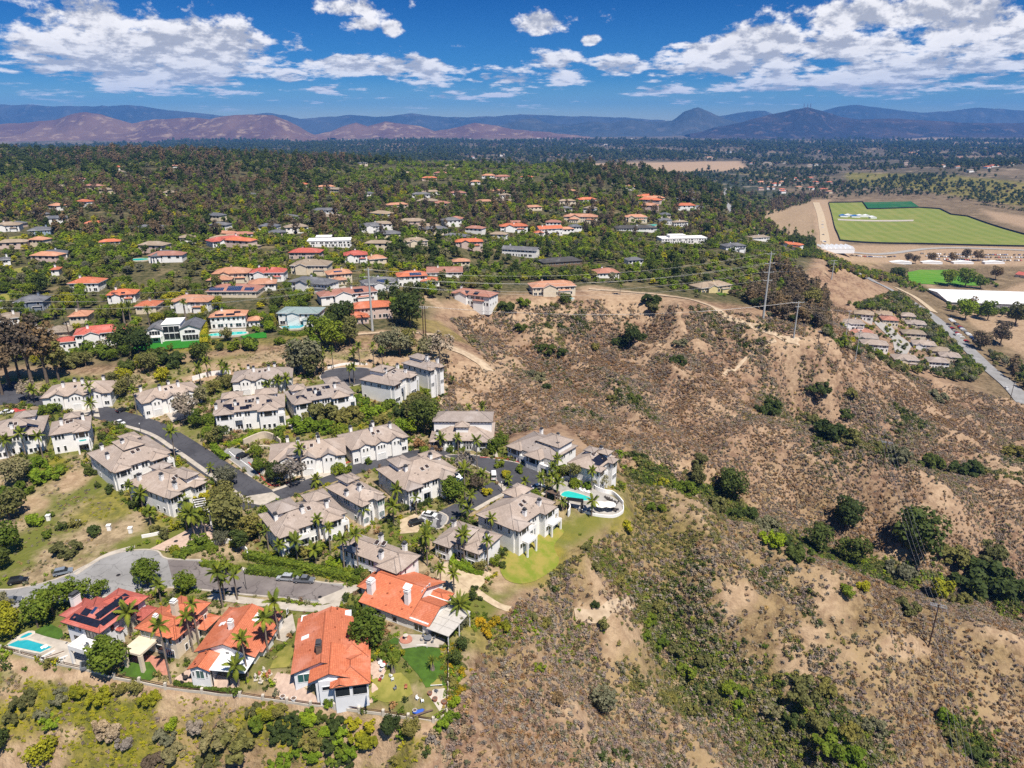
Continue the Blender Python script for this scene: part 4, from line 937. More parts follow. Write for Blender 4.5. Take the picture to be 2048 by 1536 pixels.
for y in (12, 14, 16, 19): H.win('R', y, .8, .9, 1.4)
patio_cover(H, 5.4, -3.6, W+.4, 1.45, 2.75, M_sky, .14, ((0, 0), (1, 0), (.5, 0)), M_black, .09)
H.chimney(W*.44, 6.5, 5, 7.6, 1.0, 1.0, W_white, M_wtrim)
rr = dict(z=3.4-.6*math.tan(R(22)), tp=math.tan(R(22)), x0=-.6, x1=W+.6, y0=.9, y1=D)
H.skylight(rr, 'R', 9.5, 4.2, 1.2, 1.2, M_sky); H.skylight(rr, 'R', 10.9, 4.2, 1.2, 1.2, M_sky); H.skylight(rr, 'L', D-10, 2.0, 1.0, 1.3, M_sky)
H.vents(rr, 'L', [(4, 4), (7, 3), (9.5, 5), (13, 2.5), (16, 4), (19, 3)]); H.vents(rr, 'R', [(6, 2.5), (14, 3), (18, 4.5)])
# broad orange-roofed house, last before the corner
H = R4 = House('red_roofed_house', 'broad orange-tiled house with dark glazed sunroom at its near end', (587,1337), (703,1346), (690,1217), h=3.3, wall=W_pale, tile=T_orange, pitch=20, over=.6, short='the orange house with the sunroom', group='clay-roofed houses on the near street')
W, D = H.W, H.D
H.walls(0, 2.2, W, D, -5, 3.3); H.gable(0, 2.2, W, D*.86, 3.3, 'y', 20, .6); H.gable(W*.30, D*.7, W*.9, D, 3.2, 'y', 20, .6); H.gable(-.3, D*.55, W*.5, D*.95, 3.1, 'y', 18, .5)
H.walls(W*.46, -1.5, W*1.16, 4, -5, 3.1); H.gable(W*.34, -1.1, W*.98, 7.5, 3.45, 'y', 22, .6); H.walls(W*.40, -.9, W*.8, 3, -5, 3.3)
H.walls(W*.74, -2.7, W*1.34, 3, -5, 2.5, name='sunroom_wall'); H.hip(W*.72, -2.7, W*1.34, 6.5, 2.6, 18, .6); H.gable(W*.72, -2.9, W*.96, .2, 2.6, 'y', 24, .35)
H.hip(W*.8, 5, W*1.3, 13, 2.9, 20, .6); H.walls(W*.9, 5.2, W*1.28, 12.8, -5, 2.9); H.hip(W*.9, 10, W*1.14, 16, 3.0, 20, .5); H.walls(W*.95, 10.2, W*1.12, 15.8, -5, 3.0)
sb = (W*.74, -2.7, W*1.34, 3); H.win('F', W*.88, -.5, 3.1, 2.6, 1, sb); H.win('F', W*1.19, -.5, 3.1, 2.6, 1, sb); H.win('F', W*.60, .6, 2.0, 1.1, 1, (0, -1.52, 0, 0))
H.win('F', 1.9, .2, 2.6, 2.2, 2, (0, 2.2, 0, 0), glass=M_glass2); H.win('R', -5, -.4, 1.6, 2.2, 1, sb)
H.chimney(W*.46, 5.2, 4.4, 7.4, 1.1, 1.6, M_wood, M_cap)
rr = dict(z=3.3-.6*math.tan(R(20)), tp=math.tan(R(20)), x0=-.6, x1=W+.6, y0=1.6, y1=D)
H.skylight(rr, 'L', D-12.5, 1.6, 1.0, 1.6, M_sky); H.vents(rr, 'L', [(5, 3), (8, 4.4), (11, 2), (14, 4), (17, 5)]); H.vents(rr, 'R', [(8, 3), (12, 4.2), (16, 2.8), (19, 4)])
# corner house at the end of the street
H = R5 = House('red_roofed_house', 'large coral-tiled house with a big white skylight at the street end', (721,1199), (857,1253), (897,1199), h=3.3, wall=W_white, tile=T_orange, pitch=22, over=.55, short='the coral-roofed corner house', group='clay-roofed houses on the near street')
W, D = H.W, H.D
H.walls(0, 0, W*.66, D*1.1, -5, 3.3); g = H.gable(-.2, 0, W*.70, D*1.62, 3.3, 'x', 23, .55)
H.walls(0, D*.5, W*.70, D*1.6, -5, 3.3, name='upper_wall'); H.walls(W*.66, 0, W, D, -5, 3.28); H.gable(W*.70+.6, .1, W, D, 3.15, 'x', 23, .55)
H.walls(W*.6, D*.98, W*.92, D*1.3, -5, 2.7); H.hip(W*.5, D*.95, W*.92, D*1.35, 2.8, 18, .5)
H.walls(-4.6, D*.55, .2, D*1.1, -5, 2.9); H.hip(-4.6, D*.5, 2.5, D*1.15, 3.0, 22, .6)
H.chimney(W*.05, D*.28, -2, 7.6, 1.5, 1.7, W_white, M_wtrim); H.chimney(W*.60, D*.32, 4.0, 8.2, 1.2, 1.2, W_white, M_wtrim)
rr = dict(z=3.3-.55*math.tan(R(23)), tp=math.tan(R(23)), x0=-.7, x1=W, y0=-.55, y1=D)
H.skylight(rr, 'F', W*.46, D*.72, 1.9, 1.6, M_sky); H.vents(rr, 'F', [(3, 2), (6, 4.5), (9, 6), (5, 7.2), (12, 2), (14, 3.2), (7.5, 1.5)])
bx = (0, 0, W*.70, D*1.62); H.row('R', D*.62, D*1.05, 4, 5.4, .55, 1.3, 1, bx)
H.win('F', W*.22, .5, 3.0, 1.7, 1); H.win('F', W*.50, .3, 1.5, 1.8, 1); H.win('F', W*.86, .3, 2.6, 2.0, 2)
patio_cover(H, W+.1, -1.0, W+6.4, D*.95, 2.8, M_sailr, .14, ((1, 0), (1, .5), (1, 1)), M_wtrim, .11, nx=2, ny=4)
# ------------------------------------------------------------------ houses of the plateau behind
def villa(label, short, A, B, depth=13, h=6.0, tile=None, wall=None, roof='hip', cols=None, annex=None, solar=(), seed=0, chim=1, rows=None, pitch=20, cat='house', parapet=False, over=.7, detail=2, group='houses on the plateau', name='villa'):
    H = House(name, label, A, B, None, depth, h, cat, group, wall=wall or W_white, tile=tile or T_orange, pitch=pitch, over=over, short=short, trim=M_wtrim if seed % 2 else M_trim)
    rd = random.Random(seed+100); W, D = H.W, H.D
    if W < 4: H.W = W = max(W, 4)
    H.walls(0, 0, W, D, -5, h)
    rf = None
    if roof == 'hip': rf = H.hip(0, 0, W, D, h)
    elif roof == 'gable': H.gable(0, 0, W, D, h, 'x', pitch, over)
    elif roof == 'cross':
        rf = H.hip(0, 0, W, D, h); a = W*rd.uniform(.1, .25); b = a+W*.3; p = 1.6
        H.walls(a, -p, b, 2, -5, h-.02); H.gable(a, -p, b, D*.55, h, 'y', pitch+3, .5)
        a2 = W*rd.uniform(.6, .7); H.walls(a2, -1.2, a2+W*.25, 2, -5, h*.55); H.hip(a2, -1.2, a2+W*.25, 2, h*.55, 18, .5)
    elif roof == 'flat':
        H.flat(0, 0, W, D, h, wall or W_white); H.walls(W*.2, D*.2, W*.55, D*.8, h, h+2.6, name='upper_wall'); H.flat(W*.2, D*.2, W*.55, D*.8, h+2.6, wall or W_white)
    # windows in two storeys on the near face
    st = [h-2.2]+([.4] if h > 4.4 else [])
    for z in st:
        x = .7
        while x < W-1.3:
            w = rd.choice((1.0, 1.4, 2.2, 2.8)); w = min(w, W-x-.5)
            if rd.random() < .9: H.win('F', x+w/2, z, w, 1.5 if z > 1 else 2.0, max(1, int(w/1.1)))
            x += w+rd.uniform(.7, 1.8)
    for z in st:
        for y in np.arange(1.8, D-1, 3.4):
            H.win('R', float(y), z, 1.1, 1.3); H.win('L', float(y), z, 1.1, 1.3)
    for i in range(chim):
        x = W*rd.uniform(.15, .85); y = D*rd.uniform(.35, .7); H.chimney(x, y, h, h+D*.5*math.tan(R(pitch))*.8+1.6, 1.0, 1.0)
    if annex:
        for (x0, y0, x1, y1, hh, rt) in annex:
            H.walls(x0, y0, x1, y1, -5, hh); (H.hip if rt == 'hip' else (lambda *a, **k: H.gable(*a[:5], 'y')))(x0, y0, x1, y1, hh+.02)
            H.row('F', x0+.4, x1-.4, max(1, int((x1-x0)/2.2)), .5, 1.1, min(1.5, hh-1), 1, (x0, y0, x1, y1))
    if rf:
        for sd, u, v, nx, ny, m in solar: H.solar(rf, sd, W*u, v, nx, ny, mat=m)
        H.vents(rf, 'F', [(W*rd.uniform(.15, .9), rd.uniform(1, 3)) for _ in range(2)])
    return H
S, SB = M_solar, M_solarb
VT = [
 ('red-tiled white villa with tall paired windows beside the artificial lawn', 'the red-tiled villa', (145,671), (250,661), 13, 6.4, T_red, W_white, 'cross', dict(annex=[(-9,1,0.5,8,3.4,'hip')], seed=1)),
 ('white villa with peach tiles and a long pool in front', 'the peach-tiled pool villa', (416,635), (492,631), 12, 6.2, T_peach, W_white, 'hip', dict(annex=[(18.2,1,28,8,3,'hip')], solar=[('F',.18,1,4,1,S),('F',.5,1,4,1,S),('F',.72,2.8,3,1,S)], seed=2)),
 ('white modern house with pale green roof above a curved pool', 'the green-roofed modern house', (552,626), (636,627), 14, 6.6, T_green, W_white, 'cross', dict(seed=3, chim=0, pitch=14)),
 ('large orange-roofed pink house beside the tall steel pole', 'the pink house beside the steel pole', (700,619), (787,612), 13, 6.4, T_orange, W_pink, 'hip', dict(annex=[(-4,-7,8,3,3.2,'hip'),(-10,2,0,9,3.2,'hip')], seed=4)),
 ('long house with mottled red tiles and white sunroom behind the pink house', 'the mottled-tile long house', (640,594), (757,582), 13, 5.4, T_pink, W_white, 'cross', dict(seed=5, solar=[('F',.62,1,5,2,S)])),
 ('grey-roofed white house with a wide curved wing', 'the grey-roofed curved house', (574,563), (654,570), 14, 5.6, T_slate, W_white, 'cross', dict(seed=6)),
 ('red-roofed house with three stepped gables in the palm quarter', 'the stepped-gable red house', (495,546), (568,545), 13, 5.6, T_red, W_white, 'cross', dict(seed=7)),
 ('low peach-roofed house in front of the stepped-gable house', 'the low peach house', (494,570), (553,567), 13, 4.2, T_peach, W_white, 'hip', dict(seed=8)),
 ('big tan-roofed house with arched hall window', 'the tan-roofed house', (578,531), (655,531), 16, 6.2, T_tan, W_cream, 'cross', dict(seed=9)),
 ('orange-tiled house with blue-grey panels behind the grey curved house', 'the orange house with flat panels', (655,550), (706,546), 13, 6, T_peach, W_cream, 'hip', dict(seed=10, solar=[('F',.3,2.4,5,1,SB)], annex=[(2,-5,10,2,3,'hip')])),
 ('grey gabled house with a block of solar panels beside the steel pole top', 'the grey gabled solar house', (731,570), (800,563), 14, 5.6, T_slate, W_pale, 'cross', dict(seed=11, solar=[('F',.4,1,6,2,SB)])),
 ('white house with orange hip roof and bright blue solar panels', 'the blue-solar house', (794,554), (856,551), 13, 6.4, T_orange, W_white, 'hip', dict(seed=12, solar=[('F',.45,.8,7,2,SB)], annex=[(14.5,-2,26,6,3.2,'hip')])),
 ('long low house with faded pink tiles above the eroded slope', 'the faded pink long house', (852,545), (926,544), 15, 3.6, T_pink, W_white, 'gable', dict(seed=13)),
 ('tan-roofed two-storey house with dark panels at the canyon rim', 'the tan solar house at the rim', (898,573), (979,582), 13, 6.2, T_pink, W_white, 'cross', dict(seed=14, solar=[('F',.3,1,4,2,S),('F',.6,1,3,2,S)])),
 ('peach-roofed house with curved glass front on the bare knoll', 'the peach house on the knoll', (1064,575), (1154,571), 14, 5.8, T_peach, W_cream, 'cross', dict(seed=15)),
 ('dark low house with spreading charcoal roof among trees', 'the charcoal-roofed house', (1087,526), (1166,521), 14, 3.8, T_dark, W_brown, 'hip', dict(seed=16)),
 ('long white two-storey house with plain grey roof on the slope', 'the long white house', (1002,497), (1073,501), 12, 6.2, T_slate, W_white, 'gable', dict(seed=17)),
 ('terracotta house with bright orange flat-fronted upper floor', 'the bright terracotta house', (910,484), (967,483), 12, 6.4, T_orange, W_pink, 'cross', dict(seed=18)),
 ('brown-tiled house with dark panels behind the big trees', 'the brown-tiled house', (808,484), (857,481), 13, 4.6, T_tan, W_cream, 'cross', dict(seed=19, solar=[('F',.3,1,3,1,S)])),
 ('white stepped house with orange roof strips', 'the white stepped house', (1000,453), (1057,452), 13, 6, T_orange, W_white, 'cross', dict(seed=20)),
 ('tall white gabled house with orange roof and dark conifer in front', 'the white gabled house', (1078,458), (1127,456), 14, 6.6, T_orange, W_white, 'gable', dict(seed=21, annex=[(-6,-6,3,2,3.6,'hip')])),
 ('cream house with layered orange roofs and balconies', 'the layered orange house', (1127,433), (1196,434), 15, 6, T_peach, W_cream, 'cross', dict(seed=22, annex=[(6,-6,16,2,4,'hip')])),
 ('peach house with towers at the edge of the wood', 'the peach house with towers', (1251,434), (1296,434), 14, 6, T_peach, W_cream, 'cross', dict(seed=23)),
 ('low dark-roofed house with an oval terrace', 'the oval-terrace house', (1232,457), (1316,456), 14, 3.6, T_dark, W_white, 'hip', dict(seed=24)),
 ('stepped white modern mansion on the hill spur', 'the white modern mansion', (1323,478), (1416,476), 18, 5.2, None, W_white, 'flat', dict(seed=25, chim=0)),
 ('pink-roofed house half hidden by dark trees above the bare trail', 'the pink-roofed house above the trail', (1192,547), (1241,545), 14, 4, T_pink, W_white, 'hip', dict(seed=26)),
 ('small white cube house left of the mansion', 'the small white cube house', (1318,440), (1345,440), 10, 5, T_slate, W_white, 'hip', dict(seed=27)),
 ('small white house with tan roof behind the mansion', 'the small tan-roofed house', (1348,445), (1378,444), 10, 5, T_tan, W_white, 'hip', dict(seed=28)),
 ('orange-roofed house alone at the brush hollow', 'the orange house at the hollow', (133,567), (196,566), 14, 5.4, T_orange, W_white, 'hip', dict(seed=29)),
 ('white house with orange roof and skylights beside a brown tree', 'the orange house by the brown tree', (210,591), (271,588), 12, 5, T_orange, W_white, 'cross', dict(seed=30, solar=[('F',.2,1,3,1,S),('F',.55,1,2,1,S)])),
 ('blue-grey gabled house on a lawn', 'the blue-grey gabled house', (24,605), (86,602), 13, 5.6, T_slate, pm('blue_grey_siding', (.20,.24,.30), (.17,.20,.26), 1, .8), 'cross', dict(seed=31)),
 ('peach-roofed house under the date palms', 'the peach house under the date palms', (133,634), (175,632), 12, 4, T_peach, W_cream, 'hip', dict(seed=32)),
 ('orange-roofed low house behind the date palms', 'the orange house behind the date palms', (266,613), (312,612), 12, 4.4, T_orange, W_cream, 'hip', dict(seed=33)),
 ('wide peach house with panels behind the modern white house', 'the wide peach house', (335,604), (416,604), 14, 6, T_peach, W_white, 'cross', dict(seed=34, solar=[('F',.3,1,3,1,SB)])),
 ('broad low house with its whole roof under blue solar panels', 'the all-solar house', (410,583), (513,583), 16, 3.8, T_pink, W_cream, 'hip', dict(seed=35, solar=[('F',.06,.8,8,2,SB),('F',.42,.8,8,3,SB),('F',.78,1,5,2,SB)])),
 ('peach villa in two tiers with arched windows', 'the two-tier peach villa', (422,548), (496,546), 15, 6, T_peach, W_cream, 'cross', dict(seed=36, annex=[(-2,-7,12,2,3.4,'hip')])),
 ('low house with pale tan roofs near the frame edge', 'the pale tan low house', (25,670), (74,667), 12, 4, T_tan, W_white, 'hip', dict(seed=37)),
 ('pale tan-roofed house beside the red-tiled villa', 'the tan house beside the red villa', (82,667), (140,664), 12, 4, T_tan, W_cream, 'cross', dict(seed=38)),
 ('pale roof behind the tan houses at the frame edge', 'the pale roof at the frame edge', (-10,640), (40,634), 12, 4, T_tan, W_white, 'hip', dict(seed=39)),
 ('grey-roofed house with a round pool on its lawn', 'the grey house with the pool lawn', (300,513), (361,509), 15, 4.6, T_slate, W_white, 'hip', dict(seed=40)),
 ('white flat-roofed modern house among treetops', 'the white flat-roofed house', (612,483), (702,481), 16, 5, None, W_white, 'flat', dict(seed=41, chim=0)),
 ('red-roofed house with a second wing among treetops', 'the red house among treetops', (424,484), (494,476), 13, 4.6, T_red, W_white, 'cross', dict(seed=42)),
 ('pale blue long house at the wood edge', 'the pale blue long house', (53,461), (101,459), 12, 4.4, T_slate, pm('pale_blue_siding', (.32,.40,.50), (.28,.35,.44), 1, .8), 'hip', dict(seed=43)),
 ('white house with tan roof at the frame edge of the wood', 'the white house at the wood edge', (-15,452), (38,450), 13, 5, T_tan, W_white, 'cross', dict(seed=44)),
 ('white house with pointed grey gables deep in the wood', 'the pointed-gable house', (721,453), (768,451), 13, 6.4, T_slate, W_white, 'cross', dict(seed=45)),
 ('orange-roofed house behind the grey solar house', 'the orange house behind the solar house', (687,511), (736,509), 13, 5.6, T_red, W_white, 'cross', dict(seed=46)),
 ('low orange-roofed house with flat terraces nearby', 'the low orange terrace house', (738,519), (775,516), 12, 3.6, T_peach, W_cream, 'hip', dict(seed=47)),
 ('grey two-gabled house above the brown gully', 'the grey two-gabled house', (1452,494), (1494,492), 13, 5.4, T_slate, W_pale, 'cross', dict(seed=48)),
 ('white low house on a green terrace above the valley', 'the white terrace house', (1505,476), (1541,474), 12, 4, T_tan, W_white, 'hip', dict(seed=49)),
 ('orange-roofed white house on the valley rim with palms', 'the orange house on the valley rim', (1556,486), (1601,491), 12, 5, T_orange, W_white, 'cross', dict(seed=50)),
 ('yellow house with tan roof above a mown bank', 'the yellow house', (1403,577), (1465,569), 14, 4.6, T_tan, W_yellow, 'cross', dict(seed=51)),
 ('orange-roofed house showing above the palm quarter wall', 'the orange house above the palms', (575,505), (640,505), 13, 5, T_red, W_pink, 'hip', dict(seed=52)),
 ('grey-roofed pavilion house left of the tan gable', 'the grey pavilion', (0,520), (22,518), 10, 4, T_slate, W_white, 'hip', dict(seed=53)),
 ('white house with red roof patch in the left wood', 'the red patch house', (98,540), (118,539), 9, 4, T_orange, W_white, 'hip', dict(seed=54)),
 ('long grey roof with white walls in the left wood', 'the long grey roof in the wood', (75,510), (135,506), 12, 3.6, T_slate, W_white, 'hip', dict(seed=55)),
]
for lb, sh, A, B, dp, hh, tl, wl, rt, kw in VT: villa(lb, sh, A, B, dp, hh, tl, wl, rt, **kw)
# the white house of glass bays and grey gables on the artificial lawn
H = House('modern_mansion', 'white modern house with grey gables and tall black glass bays behind a bright lawn', (288,657), (401,651), None, 15, 7.0, 'house', 'houses on the plateau', wall=W_white, tile=T_slate, pitch=20, over=.5, short='the white glass-bay house')
W, D = H.W, H.D; H.frame = M_frame
H.walls(0, 0, W*.30, D, -5, 6); H.gable(0, 0, W*.30, D, 6, 'y', 22, .5)
H.walls(W*.62, -1.0, W, D, -5, 6.2); H.gable(W*.62, -1.0, W, D, 6.2, 'y', 22, .5)
H.walls(W*.29, .8, W*.63, D*.9, -5, 8.2); H.flat(W*.29, .8, W*.63, D*.9, 8.2, W_white)
for i in range(3):
    for j in range(2): H.win('F', W*(.355+.10*i), .6+j*3.6, 2.6, 3.2, 1, (0, .8, 0, 0))
H.win('F', W*.15, 3.4, 5.0, 2.2, 4); H.win('F', W*.15, .3, 2.4, 1.6, 2); H.win('F', W*.81, 3.9, 5.0, 1.6, 3, (0, -1, 0, 0)); H.win('F', W*.81, .3, 7.5, 2.8, 5, (0, -1, 0, 0))
H.balcony(.3, -2.0, W*.28, -.02, 3.0, open_rail=True)
# ------------------------------------------------------------------ the valley floor: playing fields, arena, townhouses
def stripes_mat(name, c1, c2, w, ang=0.0):
    m, t, b = new_mat(name); geo = t.new('ShaderNodeNewGeometry').outputs['Position']
    mp = t.new('ShaderNodeMapping'); t.put(mp.inputs['Vector'], geo); mp.inputs['Rotation'].default_value = (0, 0, R(ang))
    sx = t.new('ShaderNodeSeparateXYZ'); t.put(sx.inputs[0], mp.outputs[0])
    f = t.ramp(t.math('SINE', t.math('MULTIPLY', sx.outputs[0], 2*math.pi/w)), -.35, .35); n = t.noise(geo, .03, 5, .6); n2 = t.noise(geo, .4, 4, .6)
    c = t.mix(t.math('MULTIPLY', f, .8), c1, c2); c = t.mix(t.ramp(n, .45, .7, 0, .6 if c1[1] < .7 else 0), c, (c2[0]*.9+.09, c2[1]*.85+.05, c2[2]*.9+.03)); c = t.mix(t.ramp(n2, .3, .7, 0, .3), c, tuple(x*.7 for x in c1))
    t.put(b.inputs['Base Color'], c); b.inputs['Roughness'].default_value = .95; b.inputs['Specular IOR Level'].default_value = .1; MATS[name] = m; return m
F_seam = stripes_mat('seamed_white_roof', (.78, .78, .78), (.66, .66, .66), 9, 3)
F_pitch = stripes_mat('mown_pitch', (.165, .205, .040), (.205, .230, .052), 26, 12)
F_turf = stripes_mat('artificial_turf', (.018, .10, .035), (.024, .13, .045), 9, 95)
F_lawn = stripes_mat('striped_bright_lawn', (.075, .20, .018), (.10, .25, .022), 8, 60)
FIELD = [(1657,406),(1725,405),(1735,418),(1838,416),(1880,419),(1902,430),(1936,434),(2048,470),(2150,500),(2060,494),(1850,489),(1680,482)]
sheet('playing_field', wpoly(FIELD), F_pitch, .5, 9, label='wide mown playing field fenced in black on the valley floor', cat='field'); excl_px([(1622,398),(1850,395),(2150,440),(2150,530),(1700,535),(1630,500)])
sheet('playing_field', wpoly([(1727,405),(1822,403),(1838,414),(1736,417)]), F_turf, .7, 9, label='small dark green turf pitch at the far side of the playing fields', cat='field')
sheet('lawn', wpoly([(1815,545),(1840,540),(1900,540),(1945,550),(1972,565),(1960,572),(1900,570),(1840,568),(1818,562)]), F_lawn, .5, 5, label='striped bright green lawn beside the long white-roofed arena', cat='lawn'); excl_px([(1800,535),(1950,535),(1990,575),(2060,570),(2060,625),(1890,615),(1850,580)])
M_white = pm('matt_white', (.80, .80, .80), (.76, .76, .76), .5, .6)
M_blue = pm('blue_canvas', (.03, .16, .45), (.03, .13, .38), .5, .6)
M_fence = pm('black_windscreen', (.012, .012, .014), (.018, .018, .02), .5, .8)
def band(name, pts, h, mat, w=.3, closed=False, **kw):
    """an upright band of cloth or wall along ground pixels"""
    P = resample([Vector((p.x, p.y)) for p in wpoly(pts)], 6.0, closed); mb = MB(); n = len(P); vs = []
    for i, p in enumerate(P):
        a = P[max(i-1, 0)]; b = P[min(i+1, n-1)]; d = (b-a).normalized(); nm = Vector((-d.y, d.x))*w/2; z = hz1(p.x, p.y)
        for q, zz in ((p-nm, -.4), (p-nm, h), (p+nm, h), (p+nm, -.4)): vs.append((q.x, q.y, z+zz))
    fs = [(i*4+k, i*4+k+1, i*4+5+k, i*4+4+k) for i in range(n-1) for k in range(3)]+[(0, 1, 2, 3), (n*4-1, n*4-2, n*4-3, n*4-4)]
    return tag(mb.add(vs, fs).build(name, mat), **kw)
band('windscreen_fence', FIELD[:2]+[(1735,419),(1838,416),(1880,419),(1902,430),(1936,434),(2048,470),(2150,500)], 3.4, M_fence, .5, label='black fence along the far edge of the playing field', cat='fence')
band('windscreen_fence', [(1657,406),(1680,482),(1850,489),(2060,494),(2150,498)], 3.0, M_fence, .5, label='black fence along the near edge of the playing field', cat='fence')
def marquee(u, v, w, d, h, mat, label, group=None, th=0.0, n=1):
    p = gp(u, v); o = thing('marquee', label, 'tent', p, th, group); MB().box(-w/2, -d/2, -.5, w/2, d/2, h*.6).build('wall', M_white, o)
    for i in range(n):
        x0 = -w/2+w*i/n; x1 = x0+w/n; r = MB(); y = (x0+x1)/2
        r.add([(x0, -d/2-.2, h*.6), (x1, -d/2-.2, h*.6), (x1, d/2+.2, h*.6), (x0, d/2+.2, h*.6), (y, -d/2-.2, h), (y, d/2+.2, h)], [(0, 1, 4), (2, 3, 5), (0, 4, 5, 3), (1, 2, 5, 4)]); r.build('roof', mat, o)
for i, (u, v, w, m) in enumerate([(1686,434,12,M_blue),(1697,433,14,M_white),(1710,435,14,M_blue),(1720,434,14,M_white),(1732,434,14,M_white),(1745,437,10,M_white)]):
    marquee(u, v, w*1.4, 10, 6, m, f'{"blue" if m is M_blue else "white"} event tent in the strip across the playing field, {["leftmost","second from left","third from left","fourth from left","fifth from left","rightmost"][i]}', 'tents on the playing field')
sheet('path', wpoly([(1675,438),(1828,440),(1826,443),(1676,441)]), M_conc, .8, 8, kind='structure')
marquee(1668, 503, 46, 24, 9, M_white, 'large striped white marquee at the edge of the parking ground', n=7)
for i in range(4): marquee(1800+i*62, 527, 30, 8, 4.5, M_white, f'long white stall roof behind the dark trees, {["leftmost","second from left","third from left","rightmost"][i]}', 'white stalls by the parking ground')
H = House('arena', 'long low arena with a plain white roof in the valley', (1898,604), (2130,612), None, 72, 6, 'arena', pitch=9, over=.6, wall=W_white, tile=M_white, short='the white-roofed arena')
H.walls(0, 0, H.W, H.D, -2, 5.5, M_metal); H.gable(0, 0, H.W, H.D, 6, 'x', 6, .8, F_seam); H.row('F', 1, H.W-1, 14, 1.0, 3.2, 2.4, 2)
H = House('stable', 'red-roofed stable at the frame edge of the valley', (2030,548), (2110,560), None, 20, 4.5, 'stable', pitch=16, wall=W_cream, tile=T_red, short='the red stable')
H.walls(0, 0, H.W, H.D, -2, 4.5); H.gable(0, 0, H.W, H.D, 4.5, 'x'); H.row('F', 1, H.W-1, 5, .8, 1.6, 1.6)
ROOFS = [(1707,627,1749,631,T_tan),(1752,628,1787,631,T_tan),(1803,632,1834,634,T_grey),(1683,645,1732,647,T_grey),(1699,660,1751,662,T_pink),(1710,674,1759,678,T_grey),(1724,688,1780,692,T_grey),(1813,647,1855,650,T_grey),(1806,667,1855,670,T_tan),(1826,688,1875,692,T_grey),(1861,702,1906,705,T_tan),(1789,719,1841,722,T_grey),(1857,724,1902,727,T_grey),(1880,712,1925,716,T_grey),(1765,640,1800,642,T_pink)]
WH = ['top left', 'top centre', 'top right', 'at the left bend', 'with faded pink roof', 'in the left middle', 'at the left foot', 'at the right bend', 'in the right middle', 'at the right foot', 'by the roadside trees', 'at the lower left corner', 'at the lower right', 'at the lower right corner', 'behind the cypresses']
for i, (a, b, c, d, tl) in enumerate(ROOFS):
    villa(f'brown-roofed house of the valley townhouse court, {WH[i]}', f'the court house {WH[i]}', (a, b), (c, d), 14, 5.4, tl, W_cream if i % 3 else W_white, 'cross' if i % 2 else 'hip', seed=200+i, chim=i % 2, group='valley townhouse court', name='court_house')
sheet('street', wpoly([(1745,642),(1775,645),(1800,672),(1825,690),(1812,712),(1790,705),(1785,680),(1760,658)]), M_conc2, .35, 4, kind='structure')
for pts, w, m in [([(1700,545),(1745,562),(1782,580),(1840,615),(1885,650),(1935,697),(1997,754),(2055,812)], 13, M_asphalt2), ([(1466,374),(1452,382),(1446,392),(1452,404),(1458,414),(1453,430)], 8, M_asphalt2), ([(1790,575),(1830,595),(1868,625)], 8, M_sand), ([(1640,495),(1850,498),(2100,503)], 12, M_conc2), ([(1632,405),(1645,450),(1655,490)], 16, M_sand)]:
    C = catmull([gp(*p) for p in pts], 6); sheet('road', strip_outline(C, w), m, .6, 5, kind='structure'); EXCL.append([tuple(p) for p in strip_outline(C, w+6)])
excl_px([(1100,326),(1300,323),(1480,320),(1500,342),(1380,347),(1200,340)]); excl_px([(1490,425),(1625,402),(1640,485),(1560,470)]); excl_px([(1840,560),(1880,615),(1990,700),(2060,740),(2060,640),(1900,625)])
# ------------------------------------------------------------------ far houses, small in the photograph
FH = {}
def far_house_meshes(w, d, h, tile, wall):
    key = (w, d, h, tile.name, wall.name)
    if key not in FH:
        a = MB(); a.box(-w/2, -d/2, -3, w/2, d/2, h); b = MB(); o = .7; t = min(w, d)/2+o
        c = [(-w/2-o, -d/2-o, h), (w/2+o, -d/2-o, h), (w/2+o, d/2+o, h), (-w/2-o, d/2+o, h)]; r0, r1 = (-w/2-o+t, 0, h+t*.38), (w/2+o-t, 0, h+t*.38)
        for f in ((c[0], c[1], r1, r0), (c[2], c[3], r0, r1), (c[1], c[2], r1), (c[3], c[0], r0)): roof_uv(b, f)
        g = MB(); g.box(-1, -.06, -.8, 1, .02, .8)
        FH[key] = (a.mesh('wall', wall), b.mesh('roof', tile), g.mesh('window', M_glass))
    return FH[key]
rf_ = random.Random(11); NVILLA = len(FOOT)
